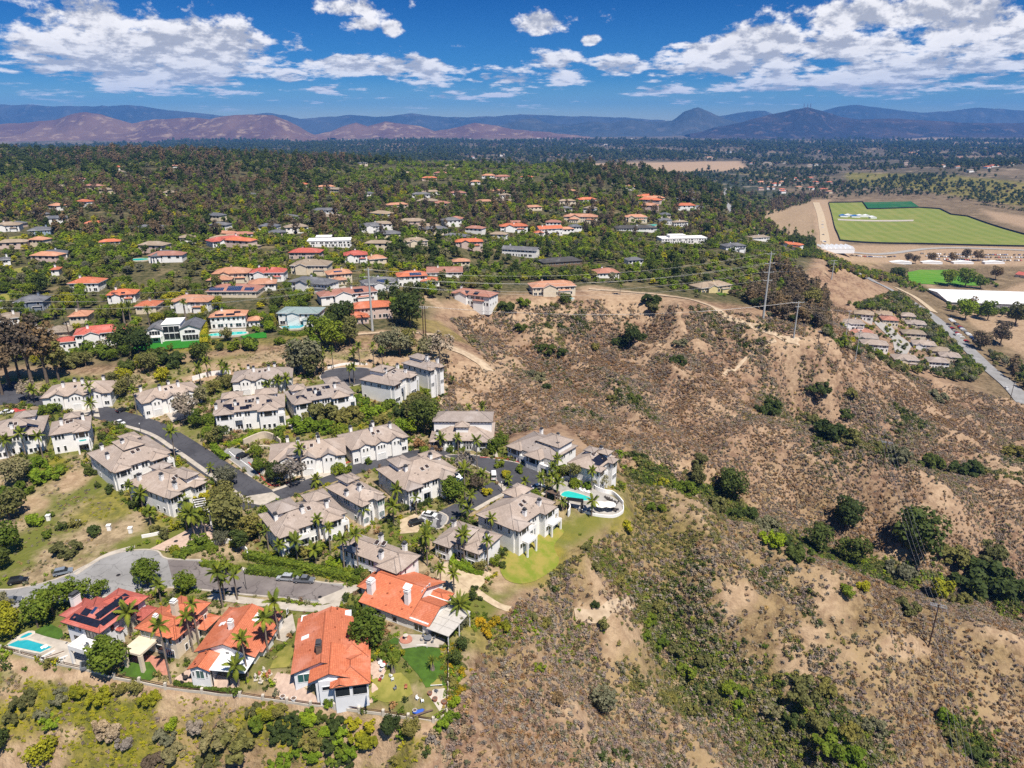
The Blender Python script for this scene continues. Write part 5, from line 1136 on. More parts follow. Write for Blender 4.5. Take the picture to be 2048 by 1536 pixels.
def far_house(u, v, where, tiles, scale=1.0, clear=True):
    p = gp(u, v)
    for _ in range(12):
        if not any((f[0][0]-p.x)**2+(f[0][1]-p.y)**2 < 900 for f in FOOT): break
        u += rf_.uniform(-25, 25); v += rf_.uniform(-8, 8); p = gp(u, v)
    w = rf_.choice((16, 20, 24, 28))*scale; d = rf_.choice((11, 13))*scale; h = rf_.choice((4, 5.5, 6.5))*scale; tl = rf_.choice(tiles); wl = rf_.choice((W_white, W_cream, W_white, W_pink))
    th = rf_.uniform(-.5, .5); c, s = math.cos(th), math.sin(th); FOOT.append([(p.x+x*c-y*s, p.y+x*s+y*c) for x, y in ((-w/2-2, -d/2-4), (w/2+2, -d/2-4), (w/2+2, d/2+2), (-w/2-2, d/2+2))])
    tn_ = {'orange_clay_tile': 'orange', 'peach_clay_tile': 'peach', 'tan_roof_tile': 'tan', 'slate_grey_shingle': 'grey', 'faded_pink_tile': 'pink', 'coral_clay_tile': 'red'}[tl.name]
    wn = {'white_stucco': 'white', 'cream_stucco': 'cream', 'rose_stucco': 'rose'}[wl.name]
    o = thing('far_house', f'small {wn} house with {tn_} roof {where}', 'house', (p.x, p.y, p.z+.3), th, f'far houses {where}'); a, b, g = far_house_meshes(w, d, h, tl, wl); link('wall', a, o); link('roof', b, o)
    if v > 330:
        for i in range(4): link('window', g, o, (-w/2+w*(i+.5)/4, -d/2, h-1.4))
ALL = [T_orange, T_peach, T_tan, T_slate, T_pink, T_tan]
def zone(n, u0, u1, v0, v1, where, tiles, scale=1.0):
    for _ in range(n): far_house(rf_.uniform(u0, u1), rf_.uniform(v0, v1), where, tiles, scale)
zone(14, 0, 420, 330, 420, 'in the dark wood on the left', ALL, .8); zone(14, 420, 900, 330, 420, 'in the middle of the dark wood', ALL, .8); zone(14, 900, 1280, 345, 415, 'in the dark grove near the centre', ALL, .85); zone(10, 1290, 1440, 385, 430, 'at the right end of the wood', ALL)
zone(9, 0, 600, 430, 500, 'among the garden trees on the left', ALL, .7); zone(8, 640, 980, 425, 470, 'among the bright garden trees', ALL, .9)
zone(24, 1500, 1660, 356, 384, 'in the orange-roofed village by the dry field', [T_peach, T_orange, T_peach]); zone(40, 820, 1500, 268, 318, 'scattered over the far plain centre', [T_tan, T_peach, T_tan, T_pink], 1.5); zone(34, 1500, 2050, 275, 335, 'scattered over the far plain on the right', [T_tan, T_peach, T_tan], 1.5); zone(14, 1880, 2050, 316, 345, 'along the low ridge on the right', [T_tan, T_orange, T_peach], 1.2); zone(10, 640, 820, 270, 300, 'below the mauve hills', [T_tan, T_peach], 1.4)

zone(10, 0, 430, 445, 560, 'in the garden suburb on the left', ALL, .8); zone(9, 430, 880, 435, 500, 'in the garden suburb at the centre', ALL, .8); zone(8, 880, 1330, 440, 535, 'in the garden suburb on the hill spur', ALL, .8); zone(10, 640, 1300, 385, 430, 'in the upper garden suburb', ALL, .85)
# ------------------------------------------------------------------ foliage kit
def leaf_mat(name, c1, c2, rnd=.35, trans=.25):
    if name in MATS: return MATS[name]
    m, t, b = new_mat(name); geo = t.new('ShaderNodeNewGeometry').outputs['Position']
    n = t.noise(geo, .55, 3, .6); oi = t.new('ShaderNodeObjectInfo').outputs['Random']
    c = t.mix(t.ramp(n, .34, .66), c2, c1)
    c = t.mix(1.0, c, t.colramp(oi, [(0, (1-rnd, 1-rnd*.9, 1-rnd*.6)), (.5, (1, 1, 1)), (1, (1+rnd*.9, 1+rnd*.5, 1-rnd*.3))]), 'MULTIPLY')
    t.put(b.inputs['Base Color'], c); b.inputs['Roughness'].default_value = .7; b.inputs['Specular IOR Level'].default_value = .15
    tr = t.new('ShaderNodeBsdfTranslucent'); t.put(tr.inputs['Color'], t.mix(.5, c, (.25, .30, .02)))
    mx = t.new('ShaderNodeMixShader'); mx.inputs[0].default_value = trans; t.l.new(b.outputs[0], mx.inputs[1]); t.l.new(tr.outputs[0], mx.inputs[2])
    t.l.new(mx.outputs[0], m.node_tree.nodes['Material Output'].inputs[0])
    MATS[name] = m; return m
L = dict(
 green=leaf_mat('green_leaves', (0.167, 0.217, 0.023), (0.087, 0.131, 0.014)),
 bright=leaf_mat('bright_green_leaves', (0.217, 0.301, 0.020), (0.126, 0.196, 0.014)),
 yellow=leaf_mat('yellow_green_leaves', (0.365, 0.344, 0.019), (0.216, 0.223, 0.016)),
 dark=leaf_mat('dark_green_leaves', (0.084, 0.113, 0.026), (0.046, 0.068, 0.017)),
 olive=leaf_mat('olive_leaves', (0.203, 0.195, 0.060), (0.120, 0.120, 0.039)),
 grey=leaf_mat('grey_green_leaves', (0.236, 0.223, 0.128), (0.142, 0.142, 0.078)),
 twig=leaf_mat('dry_grey_twigs', (0.370, 0.310, 0.245), (0.240, 0.195, 0.155)),
 brown=leaf_mat('brown_leaves', (0.200, 0.145, 0.092), (0.125, 0.092, 0.060)),
 rust=leaf_mat('rust_brown_scrub', (0.300, 0.185, 0.100), (0.190, 0.115, 0.066)),
 mauve=leaf_mat('mauve_grey_scrub', (0.350, 0.258, 0.215), (0.220, 0.160, 0.135)),
 straw=leaf_mat('straw_scrub', (0.408, 0.300, 0.144), (0.264, 0.192, 0.096)),
 palm=leaf_mat('palm_fronds', (0.210, 0.247, 0.030), (0.112, 0.150, 0.021)),
 gold=leaf_mat('golden_flower_scrub', (0.462, 0.297, 0.013), (0.220, 0.187, 0.013)))
M_bark = pm('grey_brown_bark', (.16, .12, .09), (.10, .075, .06), 2.0, .95, .3)
M_palmbark = pm('palm_trunk', (.25, .20, .155), (.17, .135, .105), 2.5, .95, .3)
def rot_rand(n, rng): return rng.normal(size=(n, 3))
def leaf_cloud(lobes, n, size, rng, up=.25, jit=.8, flat=1.0, lift=.35):
    """quads spread over the shells of a set of lobes (x, y, z, r)"""
    Lb = np.array(lobes, float); w = Lb[:, 3]**2; w /= w.sum(); k = rng.choice(len(Lb), n, p=w)
    d = rng.normal(size=(n, 3)); d[:, 2] += up; d /= np.linalg.norm(d, axis=1, keepdims=True)
    r = Lb[k, 3]*rng.uniform(.70, 1.06, n)
    c = Lb[k, :3]+d*r[:, None]*np.array([1, 1, flat])
    nr = d+rng.normal(size=(n, 3))*jit*.6; nr[:, 2] += lift; nr /= np.linalg.norm(nr, axis=1, keepdims=True)
    a = np.cross(nr, rng.normal(size=(n, 3))); a /= np.linalg.norm(a, axis=1, keepdims=True); b = np.cross(nr, a)
    s = size*rng.uniform(.6, 1.35, n)[:, None]; asp = rng.uniform(.55, 1.0, n)[:, None]
    V = np.stack([c-a*s-b*s*asp*.5, c+a*s*.2-b*s*asp, c+a*s+b*s*asp*.4, c-a*s*.3+b*s*asp], 1).reshape(-1, 3)
    F = np.arange(4*n).reshape(n, 4)
    return V, F
def crown_lobes(rng, rx, rz, zc, n=14, spread=.62, lr=(.34, .52)):
    out = [(0, 0, zc, min(rx, rz)*.62)]
    for i in range(n):
        d = rng.normal(size=3); d /= np.linalg.norm(d); q = rng.uniform(.75, 1.0)*spread
        out.append((d[0]*rx*q, d[1]*rx*q, zc+d[2]*rz*q, rng.uniform(*lr)*min(rx, rz)*1.15))
    return out
def limbs(rng, h0, zc, rx, n=5, r=.16, lean=0):
    mb = MB(); mb.tube([(0, 0, -.6), (lean*.2, 0, h0*.5), (lean*.4, 0, h0)], [r*1.5, r*1.15, r], 7)
    for i in range(n):
        a = 2*math.pi*(i+rng.uniform(-.3, .3))/n; q = rng.uniform(.45, .75)*rx
        mb.tube([(lean*.4, 0, h0*.92), (math.cos(a)*q*.5, math.sin(a)*q*.5, (h0+zc)/2), (math.cos(a)*q, math.sin(a)*q, zc+rng.uniform(-.1, .5))], [r*.7, r*.5, r*.2], 5)
    return mb
class Proto:
    """a kind of tree: shared crown and trunk meshes, 1 unit = 1 metre, crown radius and height known"""
    def __init__(s, key, rx, rz, zc, n, size, seed, lobes=14, trunk=True, up=.25, lr=(.34, .52), flat=1.0, spread=.62, th=None, tr=.16, jit=.8, lift=.35):
        rng = np.random.default_rng(seed); lb = crown_lobes(rng, rx, rz, zc, lobes, spread, lr)
        s.V, s.F = leaf_cloud(lb, n, size, rng, up, jit, flat, lift); s.V[:, 2] = np.maximum(s.V[:, 2], .02)
        s.r = rx; s.h = zc+rz; s.meshes = {}; s.key = key
        s.trunk = limbs(rng, th if th else max(.5, zc-rz*.55), zc, rx, 5, tr).mesh('trunk', M_bark) if trunk else None
    def crown(s, leaf):
        if leaf not in s.meshes: s.meshes[leaf] = np_mesh('crown', s.V, s.F, L[leaf])
        return s.meshes[leaf]
P_round = [Proto('round', 4.0, 3.2, 4.6, 2600, .26, 10+i, 22, lr=(.30, .42), spread=.7) for i in range(2)]
P_loose = [Proto('loose', 4.0, 2.9, 5.0, 1500, .30, 20+i, 13, spread=.75) for i in range(3)]
P_open = [Proto('open', 4.0, 3.0, 5.4, 900, .28, 30+i, 10, spread=.85, lr=(.25, .42)) for i in range(2)]
P_tall = [Proto('tall', 4.5, 5.0, 11.5, 1500, .36, 40+i, 16, spread=.85, lr=(.22, .36), th=6, tr=.3) for i in range(2)]
P_shrub = [Proto('shrub', 2.0, 1.3, 1.2, 900, .20, 50+i, 12, trunk=False, spread=.7) for i in range(3)]
P_oak = [Proto('oakscrub', 3.0, 1.25, 1.0, 1600, .24, 55+i, 22, trunk=False, spread=.8, lr=(.26, .44)) for i in range(2)]
P_cyp = [Proto('cypress', .9, 4.2, 4.4, 700, .22, 60, 14, spread=.8, lr=(.5, .75), th=.6)]
P_low = [Proto('low', 4.0, 3.0, 4.4, 300, .60, 70+i, 9, lift=.8, up=.5) for i in range(3)]
P_lowtall = [Proto('lowtall', 3.6, 5.0, 8.5, 320, .66, 75+i, 10, spread=.8, lift=.7, up=.5) for i in range(2)]
# palms: one frond mesh per droop, shared by every palm
def frond_mesh(name, Lf, droop, nl, lw, ll, seed, mat):
    rng = np.random.default_rng(seed); V = []; F = []
    def spine(t): return np.array([Lf*(t-.12*t*t*droop), 0, Lf*(.34*t-droop*.62*t*t)])
    for i in range(nl):
        t = .10+.90*i/(nl-1); p = spine(t); q = spine(min(1, t+.03)); tan = (q-p)/np.linalg.norm(q-p+1e-9)
        le = ll*(math.sin(math.pi*min(1, .16+.84*t))**.6)*(1.0 if t < .8 else .75)
        for sgn in (-1, 1):
            d = np.array([tan[0]*.55, sgn*.80, tan[2]*.55-.30-rng.uniform(0, .25)]); d /= np.linalg.norm(d)
            w = tan*lw; o = len(V); e = p+d*le*rng.uniform(.85, 1.1)
            V += [p-w, p+w, e+w*.35, e-w*.1]; F.append((o, o+1, o+2, o+3))
    for i in range(6):
        a, b = spine(i/6), spine((i+1)/6); o = len(V); z = np.array([0, .045, 0]); V += [a-z, a+z, b+z, b-z]; F.append((o, o+1, o+2, o+3))
    return np_mesh(name, np.array(V), np.array(F), mat)
FRONDS = [frond_mesh('frond', 3.0, d, 20, .13, .85, 80+i, L['palm']) for i, d in enumerate((.35, .75, 1.15, 1.6))]
DATEF = [frond_mesh('frond', 4.0, d, 22, .10, .55, 90+i, L['palm']) for i, d in enumerate((.3, .7, 1.2))]
def palm_crown_matrices(n, rng, kinds=4):
    out = []
    for i in range(n):
        f = i/(n-1); a = i*2.39996+rng.uniform(-.2, .2); k = min(kinds-1, int(f*kinds)); tilt = 62-78*f+rng.uniform(-8, 8)
        out.append((k, Matrix.Rotation(a, 4, 'Z') @ Matrix.Rotation(-R(tilt), 4, 'Y') @ Matrix.Scale(float(rng.uniform(.85, 1.1)), 4)))
    return out
def mesh_np(me):
    V = np.empty(len(me.vertices)*3, 'f'); me.vertices.foreach_get('co', V); F = np.array([p.vertices[:] for p in me.polygons]); return V.reshape(-1, 3), F
def joined_crown(name, fr, n, seed):
    rng = np.random.default_rng(seed); Vs = []; Fs = []; o = 0
    for k, M in palm_crown_matrices(n, rng, len(fr)):
        V, F = mesh_np(fr[k]); A = np.array(M); V = V @ A[:3, :3].T; Vs.append(V); Fs.append(F+o); o += len(V)
    return np_mesh(name, np.concatenate(Vs), np.concatenate(Fs), L['palm'])
PALMC = [joined_crown('crown', FRONDS, 15, 100+i) for i in range(3)]
DATEC = [joined_crown('crown', DATEF, 38, 110+i) for i in range(2)]
TRUNKC = {}
def palm_trunk(h, r=.20):
    key = (round(h*2)/2, r)
    if key not in TRUNKC:
        hh = key[0]; c = random.Random(int(hh*10)).uniform(-.25, .25)
        TRUNKC[key] = MB().tube([(0, 0, -.6), (c*.3, 0, hh*.35), (c*.8, 0, hh*.7), (c, 0, hh)], [r*1.35, r, r*.9, r*.8], 7).mesh('trunk', M_palmbark), c
    return TRUNKC[key]
ORD = ['leftmost', 'second from the left', 'third from the left', 'fourth from the left', 'fifth from the left', 'sixth from the left', 'seventh from the left', 'eighth from the left', 'ninth from the left', 'tenth from the left', 'eleventh from the left', 'twelfth from the left']
PLANTS = []     # (object, phrase, category, group); labelled together at the end
def nearest_landmark(p):
    return min(LANDMARKS, key=lambda q: (q[0]-p[0])**2+(q[1]-p[1])**2)[2]
def top_height(p, v_top):
    """height of a vertical thing standing at p whose tip shows at pixel row v_top"""
    lo, hi = 0.0, 120.0
    for _ in range(30):
        m = (lo+hi)/2
        if px((p[0], p[1], p[2]+m))[1] > v_top: lo = m
        else: hi = m
    return lo
NPALM = [0]
def clear_of(p):
    """the nearest spot towards the viewer that is not inside a house"""
    d = Vector((-p.x, -p.y)).normalized()*.8
    for _ in range(30):
        if not any(in_poly(np.array([p.x]), np.array([p.y]), f)[0] for f in FOOT[:27] if abs(f[0][0]-p.x) < 45 and abs(f[0][1]-p.y) < 45): break
        p = Vector((p.x+d.x, p.y+d.y, 0)); p.z = hz1(p.x, p.y)
    return p
def palm(u, v, vt, kind='feather', parts=None, scale=None, p=None, h=None):
    p = p or clear_of(gp(u, v)); h = h or max(2.5, top_height(p, vt)-.6); i = NPALM[0]; NPALM[0] += 1
    rng = np.random.default_rng(500+i); date = kind == 'date'
    sc = scale or float(rng.uniform(.68, 1.12))
    o = link('palm_tree', None, None, p, float(rng.uniform(0, 6.28)))
    tm_, c = palm_trunk(h, .45 if date else .19); link('trunk', tm_, o)
    parts = (p.y < 300) if parts is None else parts
    if parts:
        for k, M in palm_crown_matrices(int(rng.integers(11, 18)) if not date else 26, rng, 3 if date else 4):
            f = link('frond', (DATEF if date else FRONDS)[k], o); f.matrix_local = Matrix.Translation((c, 0, round(h*2)/2)) @ M @ Matrix.Scale(sc, 4)
    else: link('crown', (DATEC[i % 2] if date else PALMC[i % 3]), o, (c, 0, round(h*2)/2), scale=sc)
    size = 'tall' if h > 9 else ('short' if h < 4.5 else 'mid-height')
    PLANTS.append((o, f'{size} {"bushy date" if date else "feather"} palm', 'palm', p)); return o
def plant(P, leaf, p, r, name, phrase, cat, h=None, k=None, rz=None):
    """one tree or shrub of crown radius r standing at p"""
    P = P[k % len(P)] if k is not None else random.choice(P)
    s = r/P.r; sz = (h/P.h) if h else s
    o = link(name, None, None, p, random.uniform(0, 6.28) if rz is None else rz)
    c = link('crown', P.crown(leaf), o, scale=(s, s, sz))
    if P.trunk: link('trunk', P.trunk, o, scale=(s, s, sz))
    PLANTS.append((o, phrase, cat, p)); return o
def mpp(p):
    """metres per photograph pixel at p"""
    return (p[1]*_c-(p[2]-CAMZ)*_s)/FPX
CN = dict(green='green', bright='bright green', yellow='yellow-green', dark='dark green', olive='olive', grey='grey-green', twig='bare grey', brown='brown', rust='rust-brown', gold='golden', mauve='mauve-grey', straw='straw-coloured')
def tree(u, v, wpx, leaf='green', P=None, h=None, name=None, sink=0.0):
    p = clear_of(gp(u, v)); r = wpx*mpp(p)/2; P = P or P_loose; sh = P is P_shrub or P is P_oak
    p.z -= sink
    kind = {'round': 'dense round tree', 'loose': 'leafy tree', 'open': 'open-crowned tree', 'tall': 'tall loose-limbed tree', 'shrub': 'shrub', 'oakscrub': 'spreading thicket', 'cypress': 'slim cypress', 'low': 'tree', 'lowtall': 'tall tree'}[P[0].key]
    return plant(P, leaf, p, r, name or ('shrub' if sh else 'cypress_tree' if P is P_cyp else 'tree'), f'{CN[leaf]} {kind}', 'shrub' if sh else 'tree', h)
# ------------------------------------------------------------------ power poles and wires
M_steel = pm('pale_steel_pole', (.42, .43, .42), (.36, .37, .36), .5, .6, 0, .4)
M_pole = pm('brown_wood_pole', (.085, .045, .030), (.06, .032, .022), 1, .85)
M_wire = pm('bright_wire', (.42, .41, .40), (.38, .37, .36), 1, .4, 0, .5, .4)
POLES = {}
def pole(key, label, base, vt, arms, mat, r0, r1, group, th=0.0, braces=False, p=None, h=None, twin=0):
    p = p or gp(*base); h = h or top_height(p, vt); o = thing('power_pole', label, 'pole', p, th, group)
    MB().tube([(0, 0, -1), (0, 0, h*.5), (0, 0, h)], [r0, (r0+r1)/2, r1], 8).build('pole', mat, o)
    tips = []
    for f, w in arms:
        a = MB(); a.box(-w, -.12, h*f-.12, w, .12, h*f+.12); 
        if twin: a.box(-w, -.12+twin, h*f-.12, w, .12+twin, h*f+.12)
        ao = a.build('crossarm', M_steel if mat is M_steel else M_metal, o)
        for s in ((-1, -.35, .35, 1) if len(arms) < 3 else (-1, 1)):
            MB().cyl((s*w*.95, 0, h*f+.12), (s*w*.95, 0, h*f+.5), .09, .06, 6).build('insulator', M_white, ao)
            c, sn = math.cos(th), math.sin(th); tips.append(Vector((p.x+s*w*.95*c, p.y+s*w*.95*sn, p.z+h*f+.45)))
    POLES[key] = tips; return o
GS, GW = 'steel power poles', 'wooden power poles'
pole('A', 'tall tapering steel pole on the bare ridge trail', (1526,638), 503, [(.965,2.6),(.83,3.4),(.70,3.4),(.58,3.0)], M_steel, .75, .35, GS, .2)
pole('B', 'shorter grey steel pole with a wide top crossarm at the trail end', (1587,677), 603, [(.97,3.6),(.86,1.6)], M_steel, .5, .3, GS, .2)
pole('C', 'tall steel pole beside the pink orange-roofed house', (745,662), 536, [(.97,2.0),(.86,2.4),(.75,2.4)], M_steel, .7, .35, GS, .1)
pole('D', 'tall steel pole at the frame edge behind the tan roofs', (17,702), 583, [(.96,2.4),(.84,2.6),(.72,2.4)], M_steel, .7, .35, GS, .1)
pole('E', 'left one of the twin wooden poles on the dirt trail', (847,673), 611, [(.95,1.6)], M_pole, .28, .2, GW, .2)
pole('F', 'right one of the twin wooden poles on the dirt trail', (852,676), 612, [(.93,1.6)], M_pole, .28, .2, GW, .2)
pole('G', 'stubby wooden pole on the ridge beyond the trail end', (1636,688), 661, [(.94,1.0)], M_pole, .25, .2, GW)
pole('H', 'short wooden post below the ridge pole', (1655,700), 688, [(.92,.6)], M_pole, .22, .2, GW)
pole('I', 'slim grey pole standing before the valley townhouse court', (1690,681), 620, [(.96,1.4)], M_steel, .25, .16, GS)
pole('J', 'slim grey pole lower on the slope before the townhouse court', (1710,722), 661, [(.96,1.4)], M_steel, .25, .16, GS)
pole('K', 'wooden pole with double crossarm high on the scrub slope', (1765,933), 883, [(.95,2.3)], M_pole, .24, .18, GW, -.35, twin=1.2)
pole('L', 'dark wooden pole with double white crossarm on the near ridge', (1857,1294), 1209, [(.95,2.2)], M_pole, .24, .17, GW, -.45, twin=1.1)
pole('M', 'wooden pole between the tan house and the red-tiled villa', (144,697), 646, [(.95,1.2)], M_pole, .25, .18, GW)
pole('N', 'lattice-grey mast above the brown gully near the marquee', (1663,559), 520, [(.97,3.0),(.8,3.0)], M_steel, .6, .4, GS)
pole('P', 'roadside pole by the valley road at the frame edge', (2020,800), 764, [(.95,1.2)], M_pole, .22, .16, GW)
WN = [0]
def wire(a, b, sag, label, group='power lines', r=.05):
    pts = []
    for i in range(15):
        t = i/14; q = a.lerp(b, t); pts.append((q.x, q.y, q.z-4*sag*t*(1-t)))
    WN[0] += 1
    return tag(MB().tube(pts, r, 4).build('wire', M_wire), label, 'wire', group)
def span(k1, k2, idx, sag, what, r=.05):
    for n, (i, j) in enumerate(idx):
        wire(POLES[k1][i], POLES[k2][j], sag, f'power wire strung {what}, {["highest","second","third","fourth","fifth","lowest"][n] if n < 6 else "lowest"} strand', r=r)
I4 = [(0,0),(1,1),(2,2),(3,3)]
span('D', 'C', [(0,0),(2,2),(3,3),(4,4),(5,5)], 5, 'between the two tall left poles', .035)
span('C', 'A', [(0,0),(2,2),(3,3),(4,4),(5,6)], 8, 'between the pink house pole and the ridge pole', .04)
span('A', 'N', [(1,0),(3,1),(5,2)], 4, 'from the ridge pole to the gully mast', .052)
span('E', 'B', [(0,0),(1,1),(2,2)], 6, 'from the twin poles over the canyon', .035)
span('B', 'J', [(1,0),(2,1),(3,2)], 3, 'from the trail end down to the slim pole', .037)
span('J', 'K', I4, 4, 'down the scrub slope to the double crossarm', .033)
span('K', 'L', I4, 3, 'between the two double crossarm poles', .030)
pole('Q', 'wooden pole at the canyon mouth just past the frame corner', None, None, [(.95,2.2)], M_pole, .24, .17, GW, -.45, p=Vector((92, 66, hz1(92, 66))), h=12)
span('L', 'Q', I4, 1.5, 'from the near ridge pole past the frame corner', .022)
span('I', 'B', [(0,0),(3,3)], 2, 'from the slim court pole to the trail end', .037)
PALMS = [(342,1366,1247),(263,1252,1220),(322,1202,1165),(384,1291,1229),(393,1262,1204),(446,1214,1140),(450,1200,1152),(475,1200,1147),(478,1370,1326),(496,1352,1274),(535,1298,1231),(557,1264,1202),
 (882,1179,1133),(908,1185,1142),(633,974,957),(794,997,975),(833,1029,990),(788,1050,1008),(730,1048,1016),(639,1073,1033),(561,1116,1084),(595,1122,1079),(536,1088,1057),(520,1083,1043),(661,1107,1050),(632,1127,1095),(688,1130,1074),(716,1130,1065),(855,1132,1064),(847,1118,1088),(929,1113,1065),
 (883,902,875),(917,893,872),(955,962,876),(965,981,945),(930,1003,936),(943,1012,985),(925,1041,1003),(936,1042,1015),(1017,971,959),(1050,976,962),(1080,986,953),(1115,999,963),(1104,985,950),(1116,939,915),(1183,968,937),(1183,1033,1000),(1125,1022,998),(982,1049,1031),(974,1108,1078),(858,1100,1050),
 (351,919,861),(423,947,930),(183,803,770),(185,832,804),(274,827,775),(403,773,730),(417,756,722),(446,756,725),(455,762,733),(53,916,864),(20,917,876),(86,914,868),(265,1010,966),(287,1022,984),(302,1050,1021),(368,1017,1000),(375,1062,1022),(387,1066,1018),(405,1075,1030),
 (537,788,767),(558,787,757),(574,778,752),(632,749,702),(648,748,701),(667,740,697),(707,722,704),(720,730,691),(748,729,689),(766,738,699),(700,768,732),(709,767,731),(850,702,686),(838,710,695),(392,1084,1022),(412,1072,1028),(454,1152,1122),(95,800,775),(70,805,778),(300,735,712),(315,740,722),(1105,955,930),(905,770,755),(965,840,810),(937,838,812),(600,912,893),(690,890,870)]
for a in PALMS: palm(*a)
palm(920, 1243, 1205, 'date'); palm(865, 1340, 1325, 'date', scale=.4); palm(786, 1345, 1332, 'date', scale=.4)
for u, v, vt in [(160,632,592),(207,660,622),(250,650,612),(300,652,618),(345,642,606),(372,640,602),(262,642,610)]: palm(u, v, vt, 'date')
for u, v, vt in [(395,612,580),(175,610,588),(540,560,540),(620,590,565),(660,605,580),(700,590,560),(775,590,565),(820,590,567),(860,590,568),(900,600,580),(760,520,498),(690,540,515),(240,560,540),(110,640,618),(130,650,625),(60,650,628),(430,590,566),(470,590,566),(310,600,575),(640,545,520),(580,560,538),(1240,590,565),(1050,560,540),(1000,555,535),(950,560,540),(470,540,518),(880,585,560),
                (1540,475,452),(1552,478,452),(1565,480,455),(1575,478,450),(1588,480,455),(1620,500,462),(1612,498,465)]: palm(u, v, vt)
D_, R_, O_, S_, K_, T_ = P_loose, P_round, P_open, P_shrub, P_oak, P_tall
